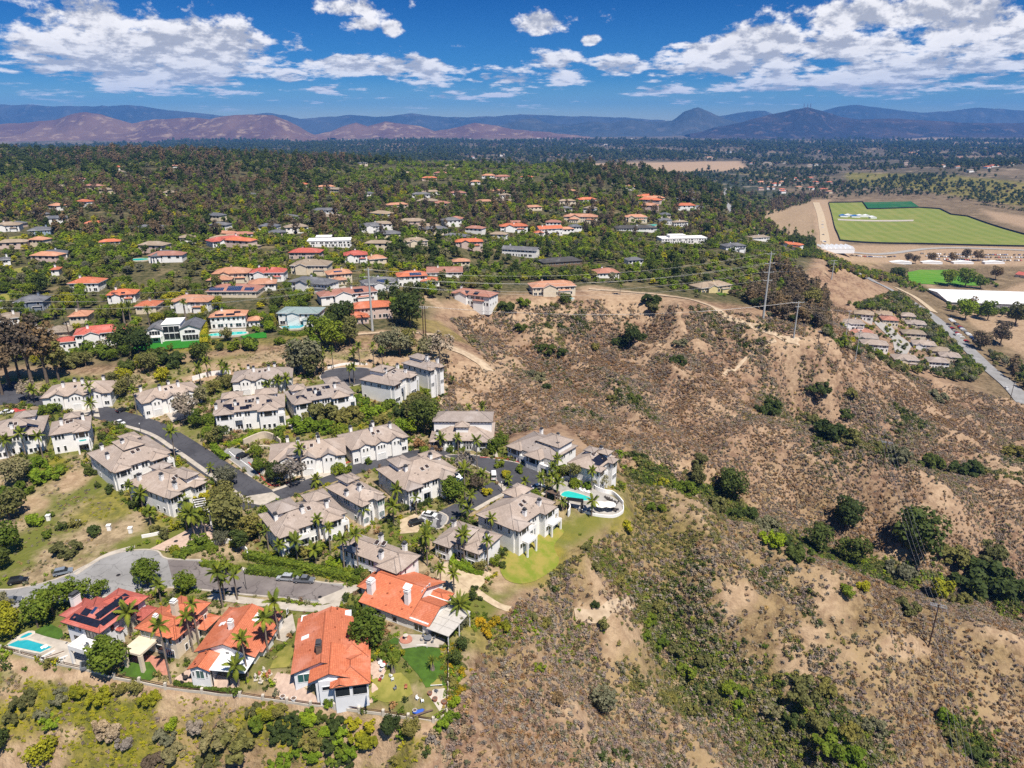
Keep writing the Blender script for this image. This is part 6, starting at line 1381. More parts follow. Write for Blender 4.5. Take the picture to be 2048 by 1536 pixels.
TREES = [
 (736,1293,88,'green',R_),(221,1345,86,'green',R_),(296,1172,64,'green',R_),(372,1185,50,'green',R_),(76,1255,66,'green',D_),(108,1232,70,'green',D_),(157,1206,62,'green',D_),(203,1195,38,'green',D_),(22,1275,60,'yellow',D_),(5,1250,50,'yellow',D_),(12,1110,70,'green',D_),(0,1140,50,'dark',D_),(130,1110,70,'olive',K_),(8,1235,50,'grey',O_),(95,1075,26,'green',S_),(125,1060,28,'dark',S_),(190,1070,34,'dark',S_),
 (782,1318,52,'green',K_),(770,1300,30,'green',S_),(800,1312,26,'yellow',S_),(645,1300,20,'bright',S_),(612,1365,26,'bright',S_),(640,1260,24,'green',S_),(560,1300,18,'green',S_),(700,1230,30,'dark',S_),(720,1215,34,'green',S_),(692,1200,22,'dark',S_),
 (462,1068,92,'olive',D_),(448,1012,52,'olive',D_),(455,976,48,'grey',D_),(500,1080,62,'olive',D_),(480,1100,50,'dark',D_),(520,945,34,'green',R_),(514,918,32,'green',R_),(548,958,44,'dark',D_),(582,972,62,'twig',O_),(565,955,36,'olive',D_),(400,985,34,'yellow',S_),(410,1000,30,'yellow',S_),
 (906,1002,56,'green',R_),(936,955,54,'twig',O_),(610,752,78,'grey',D_),(595,740,50,'olive',D_),(630,755,50,'olive',D_),(850,868,72,'dark',D_),(835,845,60,'olive',D_),(870,850,44,'green',D_),(880,728,62,'twig',O_),(862,720,50,'grey',O_),(800,712,60,'grey',D_),(770,712,50,'grey',D_),(820,705,50,'olive',D_),(382,845,62,'twig',O_),(370,835,44,'grey',D_),(395,855,40,'green',D_),(1140,965,46,'olive',O_),(1202,968,32,'grey',O_),(1128,950,34,'green',S_),
 (420,848,34,'green',S_),(415,875,30,'green',S_),(430,890,40,'olive',D_),(445,885,36,'dark',D_),(405,800,36,'grey',D_),(430,790,30,'olive',D_),(455,778,30,'olive',D_),(240,795,40,'olive',D_),(250,770,40,'yellow',D_),(262,785,36,'grey',O_),(232,775,36,'olive',D_),(300,745,44,'olive',D_),(285,735,30,'yellow',D_),(325,760,40,'yellow',S_),(85,830,30,'green',S_),(110,820,34,'green',S_),(60,800,40,'twig',O_),(200,905,26,'dark',S_),
 (640,830,90,'olive',K_),(700,840,70,'olive',K_),(745,830,60,'bright',K_),(720,810,50,'bright',K_),(780,810,44,'green',K_),(805,830,50,'dark',K_),(760,850,50,'olive',K_),(600,860,70,'bright',K_),(650,862,60,'bright',K_),(560,880,40,'green',S_),(680,870,36,'green',S_),(830,800,44,'olive',K_),(860,815,40,'olive',K_),(850,790,34,'green',K_),
 (800,875,40,'bright',D_),(822,870,36,'bright',D_),(850,910,30,'green',S_),(870,895,40,'rust',K_),(840,895,30,'rust',S_),(695,930,26,'green',S_),(675,940,34,'green',S_),(735,915,22,'green',S_),(770,955,26,'bright',S_),(800,960,22,'olive',S_),
 (1000,935,26,'green',S_),(1040,945,24,'green',S_),(1012,955,24,'yellow',S_),(985,900,32,'green',S_),(1005,890,30,'green',D_),(990,880,34,'green',D_),(900,900,20,'green',S_),(925,905,18,'green',S_),(970,910,20,'olive',S_),(960,985,40,'brown',O_),(975,990,26,'yellow',S_),(950,965,34,'green',S_),(1070,995,30,'green',S_),(1150,975,30,'green',S_),(1175,970,24,'bright',S_),
 (990,1125,26,'green',D_),(960,1120,30,'olive',D_),(1005,1110,24,'dark',O_),(930,1128,24,'bright',S_),(905,1115,22,'bright',S_),(940,1135,20,'bright',S_),(1005,1135,20,'dark',S_),(950,1180,18,'dark',S_),(960,1200,14,'dark',S_),(820,1115,36,'olive',S_),(640,1105,36,'green',S_),(670,1130,44,'bright',K_),(610,1110,34,'olive',S_),(590,1095,30,'olive',S_),(690,1145,40,'green',K_),(720,1150,40,'green',S_),(730,1140,34,'olive',S_),(545,1095,22,'yellow',S_),(575,1105,20,'green',S_),
 (300,1030,30,'green',S_),(275,1000,40,'dark',S_),(195,975,18,'dark',S_),(220,985,26,'dark',S_),(182,950,28,'dark',S_),(265,1015,24,'dark',S_),(95,960,70,'bright',K_),(70,940,60,'bright',K_),(120,945,40,'green',K_),(30,1000,90,'green',K_),(20,1040,70,'olive',D_),(40,970,60,'grey',D_),(70,1050,40,'bright',S_),(100,1035,20,'green',S_),(150,1055,30,'olive',S_),(330,1075,30,'olive',S_),(350,1060,26,'yellow',S_),(310,1065,26,'olive',S_),(350,1105,24,'yellow',S_),(400,1095,46,'green',S_),(425,1105,26,'green',S_),(445,1090,34,'grey',D_),
 (640,690,60,'green',D_),(672,700,60,'green',D_),(700,690,60,'olive',D_),(655,675,50,'dark',D_),(685,660,60,'dark',D_),(625,695,40,'bright',S_),(590,695,30,'bright',S_),(560,690,26,'green',S_),(820,655,70,'dark',D_),(800,645,44,'dark',D_),(540,665,26,'bright',R_),(548,640,30,'green',D_),(500,690,40,'dark',K_),(265,740,60,'dark',K_),(310,725,70,'dark',K_),(350,730,70,'dark',K_),(280,715,60,'dark',D_),(245,705,60,'dark',D_),(210,715,44,'green',S_),(180,710,44,'green',S_),(150,730,70,'olive',K_),(405,725,44,'dark',D_),(390,715,30,'dark',S_),(412,690,22,'bright',D_),(408,670,20,'yellow',D_),(412,650,20,'yellow',D_),(410,630,20,'yellow',D_),(440,700,24,'dark',S_),(470,700,34,'green',S_),(500,700,40,'green',S_),
 (20,775,80,'brown',T_),(65,770,80,'brown',T_),(95,765,70,'brown',T_),(40,760,60,'olive',T_),(118,760,46,'olive',T_),(5,790,60,'brown',T_),
 (220,1470,60,'twig',K_),(205,1452,48,'twig',K_),(250,1490,44,'twig',K_),(330,1480,60,'grey',K_),(440,1480,90,'grey',K_),(400,1455,60,'twig',K_),(480,1500,100,'olive',K_),(350,1510,60,'grey',K_),(420,1525,70,'olive',K_),(120,1400,50,'grey',K_),(50,1405,60,'olive',K_),(30,1440,50,'olive',K_),(85,1435,44,'grey',K_),(240,1380,44,'olive',K_),(270,1385,40,'olive',S_),(345,1462,30,'bright',D_),(88,1530,64,'yellow',D_),(0,1500,54,'dark',D_),(100,1450,50,'bright',K_),(160,1385,50,'yellow',K_),(200,1400,60,'yellow',K_),(300,1402,50,'yellow',K_),(310,1530,60,'brown',K_),(560,1530,60,'bright',K_),
 (507,1424,42,'olive',K_),(538,1427,58,'yellow',K_),(555,1422,53,'olive',K_),(592,1429,44,'dark',K_),(621,1440,55,'bright',K_),(650,1440,45,'dark',K_),(676,1452,50,'dark',K_),(704,1451,43,'yellow',K_),(524,1448,62,'green',K_),(558,1455,57,'dark',K_),(590,1458,50,'dark',K_),(626,1465,42,'olive',K_),(645,1464,42,'bright',K_),(677,1474,59,'bright',K_),(716,1478,51,'yellow',K_),(735,1485,55,'yellow',K_),(560,1477,48,'dark',K_),(584,1482,57,'dark',K_),(625,1488,60,'olive',K_),(652,1493,60,'dark',K_),(677,1504,47,'green',K_),(705,1509,58,'bright',K_),(595,1509,40,'bright',K_),(626,1514,47,'bright',K_),(666,1528,41,'green',K_),(693,1526,50,'dark',K_),(740,1460,36,'yellow',S_),(782,1468,46,'dark',R_),(823,1472,44,'olive',R_),(803,1470,34,'bright',K_),(885,1452,58,'bright',K_),(905,1440,34,'bright',S_),
 (1078,1340,34,'green',K_),(1205,1425,60,'grey',D_),(1115,1400,40,'brown',K_),(1190,1215,22,'dark',S_),(1205,1255,34,'olive',S_),(990,1250,30,'gold',S_),(975,1270,34,'gold',S_),(1010,1260,30,'yellow',S_),(1000,1290,34,'olive',K_),(960,1250,26,'gold',S_),(925,1300,30,'dark',D_),(910,1330,34,'dark',D_),(925,1350,24,'gold',S_),(905,1370,26,'olive',S_),(920,1385,22,'gold',S_),(910,1410,30,'bright',S_),(925,1260,34,'grey',D_),(915,1245,30,'dark',D_),(940,1235,26,'green',S_),(945,1200,20,'dark',D_),(1060,1240,30,'olive',S_),(1090,1255,34,'olive',S_),
 (1300,1020,26,'green',S_),(1325,1022,22,'green',S_),(1190,1140,26,'olive',S_),(1235,1170,40,'olive',K_),(1240,1140,30,'dark',K_),(1170,1100,26,'olive',S_),(1255,1060,30,'yellow',S_),
 (1290,965,40,'dark',K_),(1320,975,46,'yellow',K_),(1370,985,60,'green',K_),(1395,970,44,'olive',D_),(1465,1000,64,'dark',D_),(1450,985,50,'dark',D_),(1490,1035,60,'dark',K_),(1430,1020,60,'olive',K_),(1530,1060,70,'grey',K_),(1545,1085,60,'bright',K_),(1580,1100,60,'dark',K_),(1635,1105,60,'dark',D_),(1600,1120,70,'dark',K_),(1700,1130,70,'dark',D_),(1690,1060,80,'dark',D_),(1640,1060,40,'olive',K_),(1830,1120,110,'dark',D_),(1800,1150,70,'grey',K_),(1950,1170,130,'dark',K_),(2020,1185,110,'dark',K_),(1900,1120,80,'olive',K_),(1980,1120,90,'olive',K_),(1880,1190,60,'yellow',S_),(1920,1205,50,'olive',K_),(1693,1190,36,'green',S_),(1725,1180,34,'yellow',S_),(1810,1220,60,'olive',K_),(1400,925,44,'olive',K_),(1285,920,34,'dark',K_),
 (1310,1215,50,'olive',K_),(1295,1245,50,'green',K_),(1320,1290,60,'green',K_),(1350,1300,50,'olive',K_),(1290,1275,40,'green',K_),(1370,1345,60,'green',K_),(1400,1320,50,'olive',K_),(1450,1375,60,'green',K_),(1490,1385,50,'green',K_),(1475,1410,44,'bright',K_),(1540,1420,60,'grey',K_),(1600,1390,90,'olive',K_),(1650,1380,60,'olive',K_),(1590,1440,60,'dark',K_),(1640,1450,60,'olive',K_),(1700,1470,60,'olive',K_),(1660,1490,90,'green',K_),(1700,1520,80,'bright',K_),(1420,1400,50,'olive',K_),(1340,1400,40,'olive',K_),(1380,1420,40,'olive',K_),(1900,1480,50,'olive',K_),(1950,1510,70,'dark',K_),(1890,1440,40,'bright',S_),(1750,1460,60,'grey',K_),
 (1258,695,48,'dark',D_),(1240,690,40,'dark',K_),(1280,680,34,'dark',K_),(1100,705,44,'dark',K_),(1125,710,34,'dark',K_),(1080,700,30,'dark',K_),(1075,762,44,'grey',K_),(1092,778,28,'dark',K_),(1058,750,30,'grey',K_),(1355,728,44,'dark',K_),(1265,802,40,'dark',K_),(1225,800,26,'olive',K_),(1535,825,66,'dark',K_),(1640,785,54,'dark',K_),(1620,780,30,'dark',K_),(1620,850,60,'olive',K_),(1660,870,80,'dark',K_),(1700,880,60,'olive',K_),(1690,835,40,'dark',K_),(1700,790,36,'olive',K_),(1800,920,70,'grey',K_),(1860,935,66,'dark',K_),(1930,945,70,'dark',K_),(1760,900,40,'olive',K_),(2030,915,60,'olive',K_),(1870,800,50,'grey',K_),(1360,690,34,'grey',K_),(1130,605,30,'dark',S_),(1040,660,34,'dark',K_),(1010,620,44,'dark',K_),(1045,610,36,'green',K_),(1300,608,50,'dark',K_),(1310,620,40,'olive',K_),(1190,700,24,'olive',S_),
 (1815,524,18,'brown',D_),(1830,528,18,'brown',D_),(1862,524,20,'brown',D_),(1905,524,20,'brown',D_),(1932,520,22,'brown',D_),(1955,522,22,'brown',D_),(1990,560,28,'brown',D_),(2000,690,50,'brown',D_),(1960,700,40,'brown',D_),(1930,640,44,'bright',D_),(1975,640,40,'green',D_),(2030,650,50,'olive',D_),(1800,560,26,'dark',D_),(1790,556,22,'dark',D_),(1895,572,34,'green',D_),(1930,575,40,'green',D_),(1960,578,30,'green',D_),
 (1410,470,26,'dark',D_),(1620,620,44,'olive',D_)]
for a in TREES: tree(*a)
# ------------------------------------------------------------------ gardens, pools, walls, hedges
M_water = pm('pool_water', (.02, .30, .36), (.03, .36, .42), .6, .05, .05, .6)
M_water2 = pm('turquoise_pool_water', (.03, .52, .46), (.03, .44, .40), .6, .05, .05, .6)
M_stone = pm('cream_stone', (.56, .50, .42), (.47, .42, .35), .8, .85, .2)
M_brick = pm('pink_brick_edging', (.45, .20, .14), (.38, .16, .11), 1.5, .85)
M_plastic = pm('white_outdoor_furniture', (.78, .78, .77), (.74, .74, .73), 1, .5)
M_grey = pm('grey_outdoor_furniture', (.16, .17, .19), (.12, .13, .145), 1, .6)
M_rattan = pm('dark_wicker', (.035, .03, .028), (.05, .042, .038), 2, .7)
M_redcl = pm('red_cloth', (.42, .06, .05), (.36, .05, .045), 1, .8)
M_bluecl = pm('blue_cloth', (.03, .10, .42), (.03, .08, .36), 1, .8)
M_terra = pm('terracotta_pot', (.42, .16, .09), (.36, .13, .07), 1, .8)
M_sail = pm('cream_canvas', (.78, .75, .68), (.72, .69, .62), 1, .8)
def lawn(pts, label, mat=None, lift=.14): return sheet('lawn', wpoly(pts), mat or M_lawn, lift, 1.6, label=label, cat='lawn')
def paving(pts, mat=None, lift=.12, name='patio'): return sheet(name, wpoly(pts), mat or M_paver, lift, 1.6, kind='structure')
def pool(pts, label, mat=None, lift=.22, rim=.5):
    P = wpoly(pts); c = sum((p for p in P), Vector())/len(P); z = max(hz1(p.x, p.y) for p in P)+lift
    o = thing('swimming_pool', label, 'pool', (c.x, c.y, z))
    Q = [Vector((p.x, p.y, 0)) for p in resample([Vector((p.x, p.y)) for p in P], 2.0)] if len(P) == 5 else catmull(P, 3, True); w = MB(); w.add([(p.x-c.x, p.y-c.y, -.06) for p in Q], [tuple(range(len(Q)))]); wo = w.build('water', mat or M_water, o)
    if wo.data.polygons[0].normal.z < 0: wo.data.flip_normals()
    r = MB(); n = len(Q); vs = []
    for i, p in enumerate(Q):
        d = (Q[(i+1) % n]-Q[i-1]); d = Vector((d.x, d.y)).normalized(); nm = Vector((d.y, -d.x))
        cc = Vector((p.x-c.x, p.y-c.y)); nm = nm if nm.dot(cc) > 0 else -nm
        a = cc; b = cc+nm*rim; vs += [(a.x, a.y, -.5), (a.x, a.y, .02), (b.x, b.y, .02), (b.x, b.y, -1.2)]
    r.add(vs, [(i*4+k, i*4+k+1, ((i+1) % n)*4+k+1, ((i+1) % n)*4+k) for i in range(n) for k in range(3)]); r.build('coping', M_stone, o)
    return o
def wall_thing(name, pts, h, mat, label, w=.3, cat='wall', smooth=4):
    P = catmull(wpoly(pts), smooth); P = resample([Vector((p.x, p.y)) for p in P], 1.5, False); n = len(P); vs = []
    for i, p in enumerate(P):
        d = (P[min(i+1, n-1)]-P[max(i-1, 0)]).normalized(); nm = Vector((-d.y, d.x))*w/2; z = hz1(p.x, p.y)
        for q, zz in ((p-nm, -.8), (p-nm, h), (p+nm, h), (p+nm, -.8)): vs.append((q.x, q.y, z+zz))
    mb = MB().add(vs, [(i*4+k, i*4+k+1, i*4+5+k, i*4+4+k) for i in range(n-1) for k in range(3)]+[(0, 1, 2, 3), (n*4-1, n*4-2, n*4-3, n*4-4)])
    return tag(mb.build(name, mat), label, cat)
def fence(pts, label, h=1.5, every=True, first=True, pm_=None, rail=M_pole, plinth=M_stone, pw=.28, group=None):
    P = wpoly(pts); o = thing('fence', label, 'fence', P[0], 0, group); b = P[0]
    for i, p in enumerate(P):
        if every and (i or first): MB().box(p.x-b.x-pw, p.y-b.y-pw, p.z-b.z-.6, p.x-b.x+pw, p.y-b.y+pw, p.z-b.z+h+.35).build('post', pm_ or M_stone, o)
        if i+1 < len(P):
            q = P[i+1]; d = q-p; L_ = Vector((d.x, d.y)).length; th = math.atan2(d.y, d.x); k = max(1, int(L_/4))
            for j in range(k):
                a = p.lerp(q, j/k); c = p.lerp(q, (j+1)/k); za, zc = hz1(a.x, a.y)-b.z, hz1(c.x, c.y)-b.z
                for z, r in ((.15, .16), (h*.62, .045), (h, .055)):
                    m = MB(); s = Vector((-math.sin(th), math.cos(th), 0))*r; u = Vector((0, 0, r if z > .2 else .35)); A = Vector((a.x-b.x, a.y-b.y, za+z)); C_ = Vector((c.x-b.x, c.y-b.y, zc+z))
                    m.add([A-s-u, A+s-u, A+s+u, A-s+u, C_-s-u, C_+s-u, C_+s+u, C_-s+u], [(0, 3, 2, 1), (4, 5, 6, 7), (0, 1, 5, 4), (1, 2, 6, 5), (2, 3, 7, 6), (3, 0, 4, 7)]); m.build('plinth' if z < .2 else 'rail', plinth if z < .2 else rail, o)
                if j: MB().cyl((a.x-b.x, a.y-b.y, za-.2), (a.x-b.x, a.y-b.y, za+h), .05, .05, 5).build('picket', rail, o)
    return o
def hedge(pts, w, h, leaf, label, dens=26):
    P = resample([Vector((p.x, p.y)) for p in catmull(wpoly(pts), 4)], .8, False); rng = np.random.default_rng(len(label)); Vs = []; c0 = P[0]; z0 = hz1(c0.x, c0.y)
    ctr = []; nrm = []
    core = MB(); cv = []
    for i, p in enumerate(P):
        d = (P[min(i+1, len(P)-1)]-P[max(i-1, 0)]).normalized(); nm = Vector((-d.y, d.x)); z = hz1(p.x, p.y)-z0; q = p-c0
        for s, zz in ((-.42, 0), (-.42, .9), (.42, .9), (.42, 0)): cv.append((q.x+nm.x*w*s, q.y+nm.y*w*s, z+zz*h))
        for _ in range(dens):
            t = rng.uniform(-1, 1); side = rng.uniform() < .55
            if side: s = math.copysign(.5, t); zz = rng.uniform(.05, 1); nv = (nm.x*s*2, nm.y*s*2, .2)
            else: s = t*.5; zz = 1.0; nv = (0, 0, 1)
            rr = 1-.12*max(0, zz-.75)*4*abs(s*2)
            e = rng.uniform(-.4, .4); ctr.append((q.x+nm.x*w*s*rr+d.x*e, q.y+nm.y*w*s*rr+d.y*e, z+zz*h+rng.uniform(-.08, .08))); nrm.append(nv)
    c = np.array(ctr); nr = np.array(nrm, float)+rng.normal(size=(len(c), 3))*.35; nr /= np.linalg.norm(nr, axis=1, keepdims=True)
    a = np.cross(nr, rng.normal(size=c.shape)); a /= np.linalg.norm(a, axis=1, keepdims=True); b = np.cross(nr, a); s = rng.uniform(.14, .26, len(c))[:, None]
    V = np.stack([c-a*s-b*s, c+a*s-b*s, c+a*s+b*s, c-a*s+b*s], 1).reshape(-1, 3)
    o = thing('hedge', label, 'hedge', (c0.x, c0.y, z0)); link('leaves', np_mesh('leaves', V, np.arange(len(V)).reshape(-1, 4), L[leaf]), o)
    n = len(P); core.add(cv, [(i*4+k, i*4+k+1, i*4+5+k, i*4+4+k) for i in range(n-1) for k in range(3)]); core.build('core', L[leaf], o)
    return o
# --- the solar house
paving([(4,1298),(36,1272),(58,1262),(72,1265),(118,1280),(152,1288),(205,1318),(182,1340),(90,1321),(12,1302)], M_conc)
pool([(15,1294),(36,1282),(56,1281),(105,1297),(83,1312)], 'blue swimming pool at the terrace of the red solar house')
pool([(41,1276),(57,1267),(65,1269),(47,1278)], 'small square spa above the blue pool', rim=.7)
lawn([(66,1265),(98,1247),(124,1260),(127,1272),(117,1280),(90,1273)], 'small lawn between the blue pool and the red solar house')
def furn(name, label, cat, u, v, th=0.0, group=None, lift=.15): return thing(name, label, cat, gp(u, v, lift), R(th), group)
def lounger(u, v, th, label, m=None, group='sun loungers'):
    o = furn('sun_lounger', label, 'lounger', u, v, th, group); MB().box(-.35, -.9, .22, .35, .4, .34).build('seat', m or M_rattan, o)
    MB().add([(-.35, .4, .26), (.35, .4, .26), (.35, 1.0, .72), (-.35, 1.0, .72), (-.35, .36, .36), (.35, .36, .36), (.35, .95, .82), (-.35, .95, .82)], [(0, 3, 2, 1), (4, 5, 6, 7), (0, 1, 5, 4), (1, 2, 6, 5), (2, 3, 7, 6), (3, 0, 4, 7)]).build('backrest', m or M_rattan, o)
    for x, y in ((-.3, -.8), (.3, -.8), (-.3, .35), (.3, .35)): MB().box(x-.04, y-.04, 0, x+.04, y+.04, .22).build('leg', M_grey, o)
def table_set(u, v, label, n=4, m=None, r=.75):
    o = furn('dining_table', label, 'table', u, v); MB().cyl((0, 0, .70), (0, 0, .76), r, r, 14).build('table_top', m or M_grey, o); MB().cyl((0, 0, 0), (0, 0, .70), .1, .08, 8).build('leg', m or M_grey, o); MB().cyl((0, 0, 0), (0, 0, .05), .35, .3, 10).build('foot', m or M_grey, o)
    p = gp(u, v, .15)
    for i in range(n):
        a = 2*math.pi*i/n+.3; chair_at(Vector((p.x+math.cos(a)*(r+.55), p.y+math.sin(a)*(r+.55), p.z)), a-math.pi/2, label, i, m)
def chair_at(p, th, lab, i, m=None):
    nm = ['near', 'right', 'far', 'left', 'front-left', 'back-left'][i % 6]
    o = thing('garden_chair', f'garden chair at the {nm} side of the {lab.split(" on ")[0].split(" beside ")[0]}', 'chair', p, th, 'garden chairs')
    MB().box(-.25, -.25, .4, .25, .25, .47).build('seat', m or M_grey, o); MB().box(-.25, .2, .47, .25, .27, .95).build('backrest', m or M_grey, o)
    for x, y in ((-.2, -.2), (.2, -.2), (-.2, .22), (.2, .22)): MB().box(x-.03, y-.03, 0, x+.03, y+.03, .4).build('leg', m or M_grey, o)
def parasol(u, v, label, r=1.7, h=2.5, m=None):
    o = furn('parasol', label, 'parasol', u, v); MB().cyl((0, 0, 0), (0, 0, h), .04, .04, 6).build('pole', M_grey, o); MB().cyl((0, 0, 0), (0, 0, .1), .35, .3, 10).build('base', M_grey, o)
    c = MB(); n = 8; c.add([(0, 0, h+.1)]+[(r*math.cos(2*math.pi*i/n), r*math.sin(2*math.pi*i/n), h-.42) for i in range(n)], [(0, i+1, (i+1) % n+1) for i in range(n)]); c.build('canopy', m or M_sail, o)
def sofa(u0, v0, u1, v1, label, n=5):
    a = gp(u0, v0, .2); b = gp(u1, v1, .2); d = b-a; L_ = Vector((d.x, d.y)).length; o = thing('outdoor_sofa', label, 'sofa', a, math.atan2(d.y, d.x), 'outdoor sofas')
    MB().box(0, -.5, 0, L_, .5, .45).build('base', M_plastic, o); MB().box(0, .3, .455, L_, .5, .95).build('backrest', M_plastic, o)
    for i in range(n): x = L_*(i+.5)/n; MB().box(x-.28, -.05, .46, x+.28, .28, .72).build('cushion', M_grey, o)
sofa(84, 1324, 118, 1298, 'long white outdoor sofa nearest the blue pool'); sofa(112, 1330, 150, 1305, 'long white outdoor sofa beside the solar house wall')
o = furn('fire_pit', 'low rectangular fire pit between the two white sofas', 'fire pit', 112, 1312, 35); MB().box(-2.2, -.5, 0, 2.2, .5, .4).build('surround', M_stone, o); MB().box(-1.9, -.2, .4, 1.9, .2, .43).build('burner', M_wood, o)
lounger(90, 1302, 60, 'white lounger at the pool corner, nearer one', M_plastic); lounger(96, 1299, 60, 'white lounger at the pool corner, farther one', M_plastic)
for i, (x, y) in enumerate(((3.2, -2.4), (4.8, -2.2))):
    w = R1.world(R1.W*.5+x-2, y, 2.9); o = thing('lounge_chair', f'{"pale" if i == 0 else "dark"} lounge chair on the balcony of the solar house', 'chair', w, R1.th, 'balcony lounge chairs'); m = M_plastic if i == 0 else M_grey; MB().box(-.4, -.4, .15, .4, .4, .4).build('seat', m, o); MB().box(-.4, .25, .4, .4, .42, .8).build('backrest', m, o)
o = furn('raised_planter', 'dark rectangular basin by the round tree at the fence', 'planter', 180, 1330, 30); MB().box(-1.9, -1.3, 0, 1.9, 1.3, .6).build('rim', M_grey, o); MB().box(-1.6, -1.0, .6, 1.6, 1.0, .61).build('water', M_glass, o)
# --- fences along the slope
fence([(4,1300),(42,1311),(77,1320),(128,1332),(179,1343)], 'dark fence with cream posts below the blue pool', 1.1, pm_=M_stone, pw=.15)
fence([(179,1343),(230,1357),(280,1366),(332,1377)], 'grey fence below the lawn of the cream house', 1.2, first=False)
fence([(332,1377),(405,1385),(481,1392)], 'low fence below the peach patio with heavy end posts', .9, first=False)
fence([(481,1392),(527,1399),(575,1405),(622,1412),(670,1416),(719,1423),(767,1429),(817,1437),(867,1444)], 'long rail fence with evenly spaced cream posts above the bright thicket', 1.0, first=False)
fence([(867,1444),(893,1429),(896,1375),(897,1314),(895,1268)], 'thin fence along the side of the green lawn', 1.3, first=False, pw=.1)
# --- cream house
lawn([(231,1343),(258,1326),(300,1324),(318,1350),(300,1362),(270,1360)], 'bright lawn in front of the cream orange-roofed house'); paving([(262,1315),(300,1310),(336,1322),(340,1350),(318,1352),(300,1326),(268,1326)], M_brick)
# --- white patio house
paving([(350,1357),(378,1338),(420,1345),(480,1360),(476,1377),(400,1372),(350,1367)], M_paver); hedge([(352,1368),(405,1378),(474,1384)], .8, .7, 'green', 'low clipped hedge along the peach patio')
for i in range(5):
    a = gp(382+i*9, 1368, .14); o = thing('stepping_slab', f'pale paving slab inlaid in the peach patio, {["leftmost","second from left","third from left","fourth from left","rightmost"][i]}', 'slab', a, .12, 'patio slabs'); MB().box(-.5, -.8, 0, .5, .8, .05).build('slab', M_stone, o)
table_set(372, 1360, 'dark garden table on the peach patio', 3, M_rattan, .6)
# --- sunroom house
paving([(555,1345),(590,1352),(612,1380),(640,1398),(742,1400),(745,1356),(735,1330),(760,1316),(772,1342),(748,1405),(700,1416),(620,1408),(560,1398),(545,1360)], M_paver, .11)
lawn([(738,1394),(744,1360),(770,1350),(802,1346),(818,1362),(826,1388),(800,1404),(770,1406)], 'dry yellow-green lawn beside the sunroom', M_lawn2); lawn([(540,1338),(561,1298),(590,1288),(586,1310),(578,1335)], 'narrow dry lawn between the two orange roofs', M_lawn2)
paving([(592,1360),(600,1352),(622,1354),(628,1368),(615,1378),(598,1372)], M_sand, .16, 'paved_circle'); paving([(560,1244),(585,1228),(592,1262),(570,1285),(552,1280)], M_conc, .14)
for i, (u, v, c) in enumerate([(762,1330,M_plastic),(770,1332,M_redcl),(757,1322,M_rattan),(782,1355,M_plastic),(785,1362,M_plastic),(760,1363,M_redcl),(790,1380,M_grey),(812,1378,M_terra),(835,1400,M_plastic),(845,1405,M_plastic),(873,1385,M_grey)]):
    o = thing('garden_chair', f'{ {"white_outdoor_furniture":"white","red_cloth":"red","dark_wicker":"black","grey_outdoor_furniture":"grey","terracotta_pot":"rust-red"}[c.name]} garden chair in the sunroom yard, {["by the wall","beside the white chair","at the patio corner","on the dry lawn","middle of the dry lawn","at the lawn edge","alone on the dry lawn","by the plants","near the steps","next to the red bush","on the pale strip"][i]}', 'chair', gp(u, v, .15), i*.9, 'garden chairs')
    MB().box(-.3, -.3, .38, .3, .3, .46).build('seat', c, o); MB().box(-.3, .22, .46, .3, .3, 1.0).build('backrest', c, o)
    for x, y in ((-.25, -.25), (.25, -.25), (-.25, .25), (.25, .25)): MB().box(x-.03, y-.03, 0, x+.03, y+.03, .38).build('leg', c, o)
table_set(766, 1336, 'round white table on the concrete patio', 3, M_plastic, .6)
for i, (u, v, c, r) in enumerate([(764,1357,M_plastic,.5),(860,1390,M_terra,.55),(870,1402,M_terra,.6),(888,1408,M_terra,.6),(830,1425,M_plastic,.5),(566,1398,M_plastic,.6),(588,1402,M_plastic,.6),(655,1418,M_terra,.35)]):
    o = thing('planter_pot', f'{"white" if c is M_plastic else "terracotta"} round planter {["on the dry lawn","at the top of the pale strip","half-way down the pale strip","at the corner of the pale strip","by the rail fence","left of the fence hedge","right of the fence hedge","at the fence foot"][i]}', 'planter', gp(u, v, .14), 0, 'planters')
    MB().cyl((0, 0, 0), (0, 0, r*1.1), r*.75, r, 10).build('pot', c, o); MB().cyl((0, 0, r*1.1), (0, 0, r*1.12), r*.85, r*.85, 10).build('soil', M_wood, o)
o = furn('upturned_boat', 'blue upturned dinghy lying by the rail fence', 'boat', 838, 1424, 20); MB().add([(-1.4, 0, .1), (-.6, -.6, .05), (.8, -.6, .05), (1.3, 0, .1), (.8, .6, .05), (-.6, .6, .05), (-.9, 0, .45), (.8, 0, .5)], [(0, 1, 6), (1, 2, 7, 6), (2, 3, 7), (3, 4, 7), (4, 5, 6, 7), (5, 0, 6)]).build('hull', M_bluecl, o)
o = furn('fallen_log', 'weathered log leaning by the blue dinghy', 'log', 846, 1430, 20); MB().tube([(-2, 0, .2), (0, .1, .35), (2.2, 0, .5)], [.25, .22, .15], 7).build('trunk', M_wood, o); MB().tube([(0, .1, .35), (.7, .6, .8)], [.12, .06], 6).build('branch', M_wood, o)
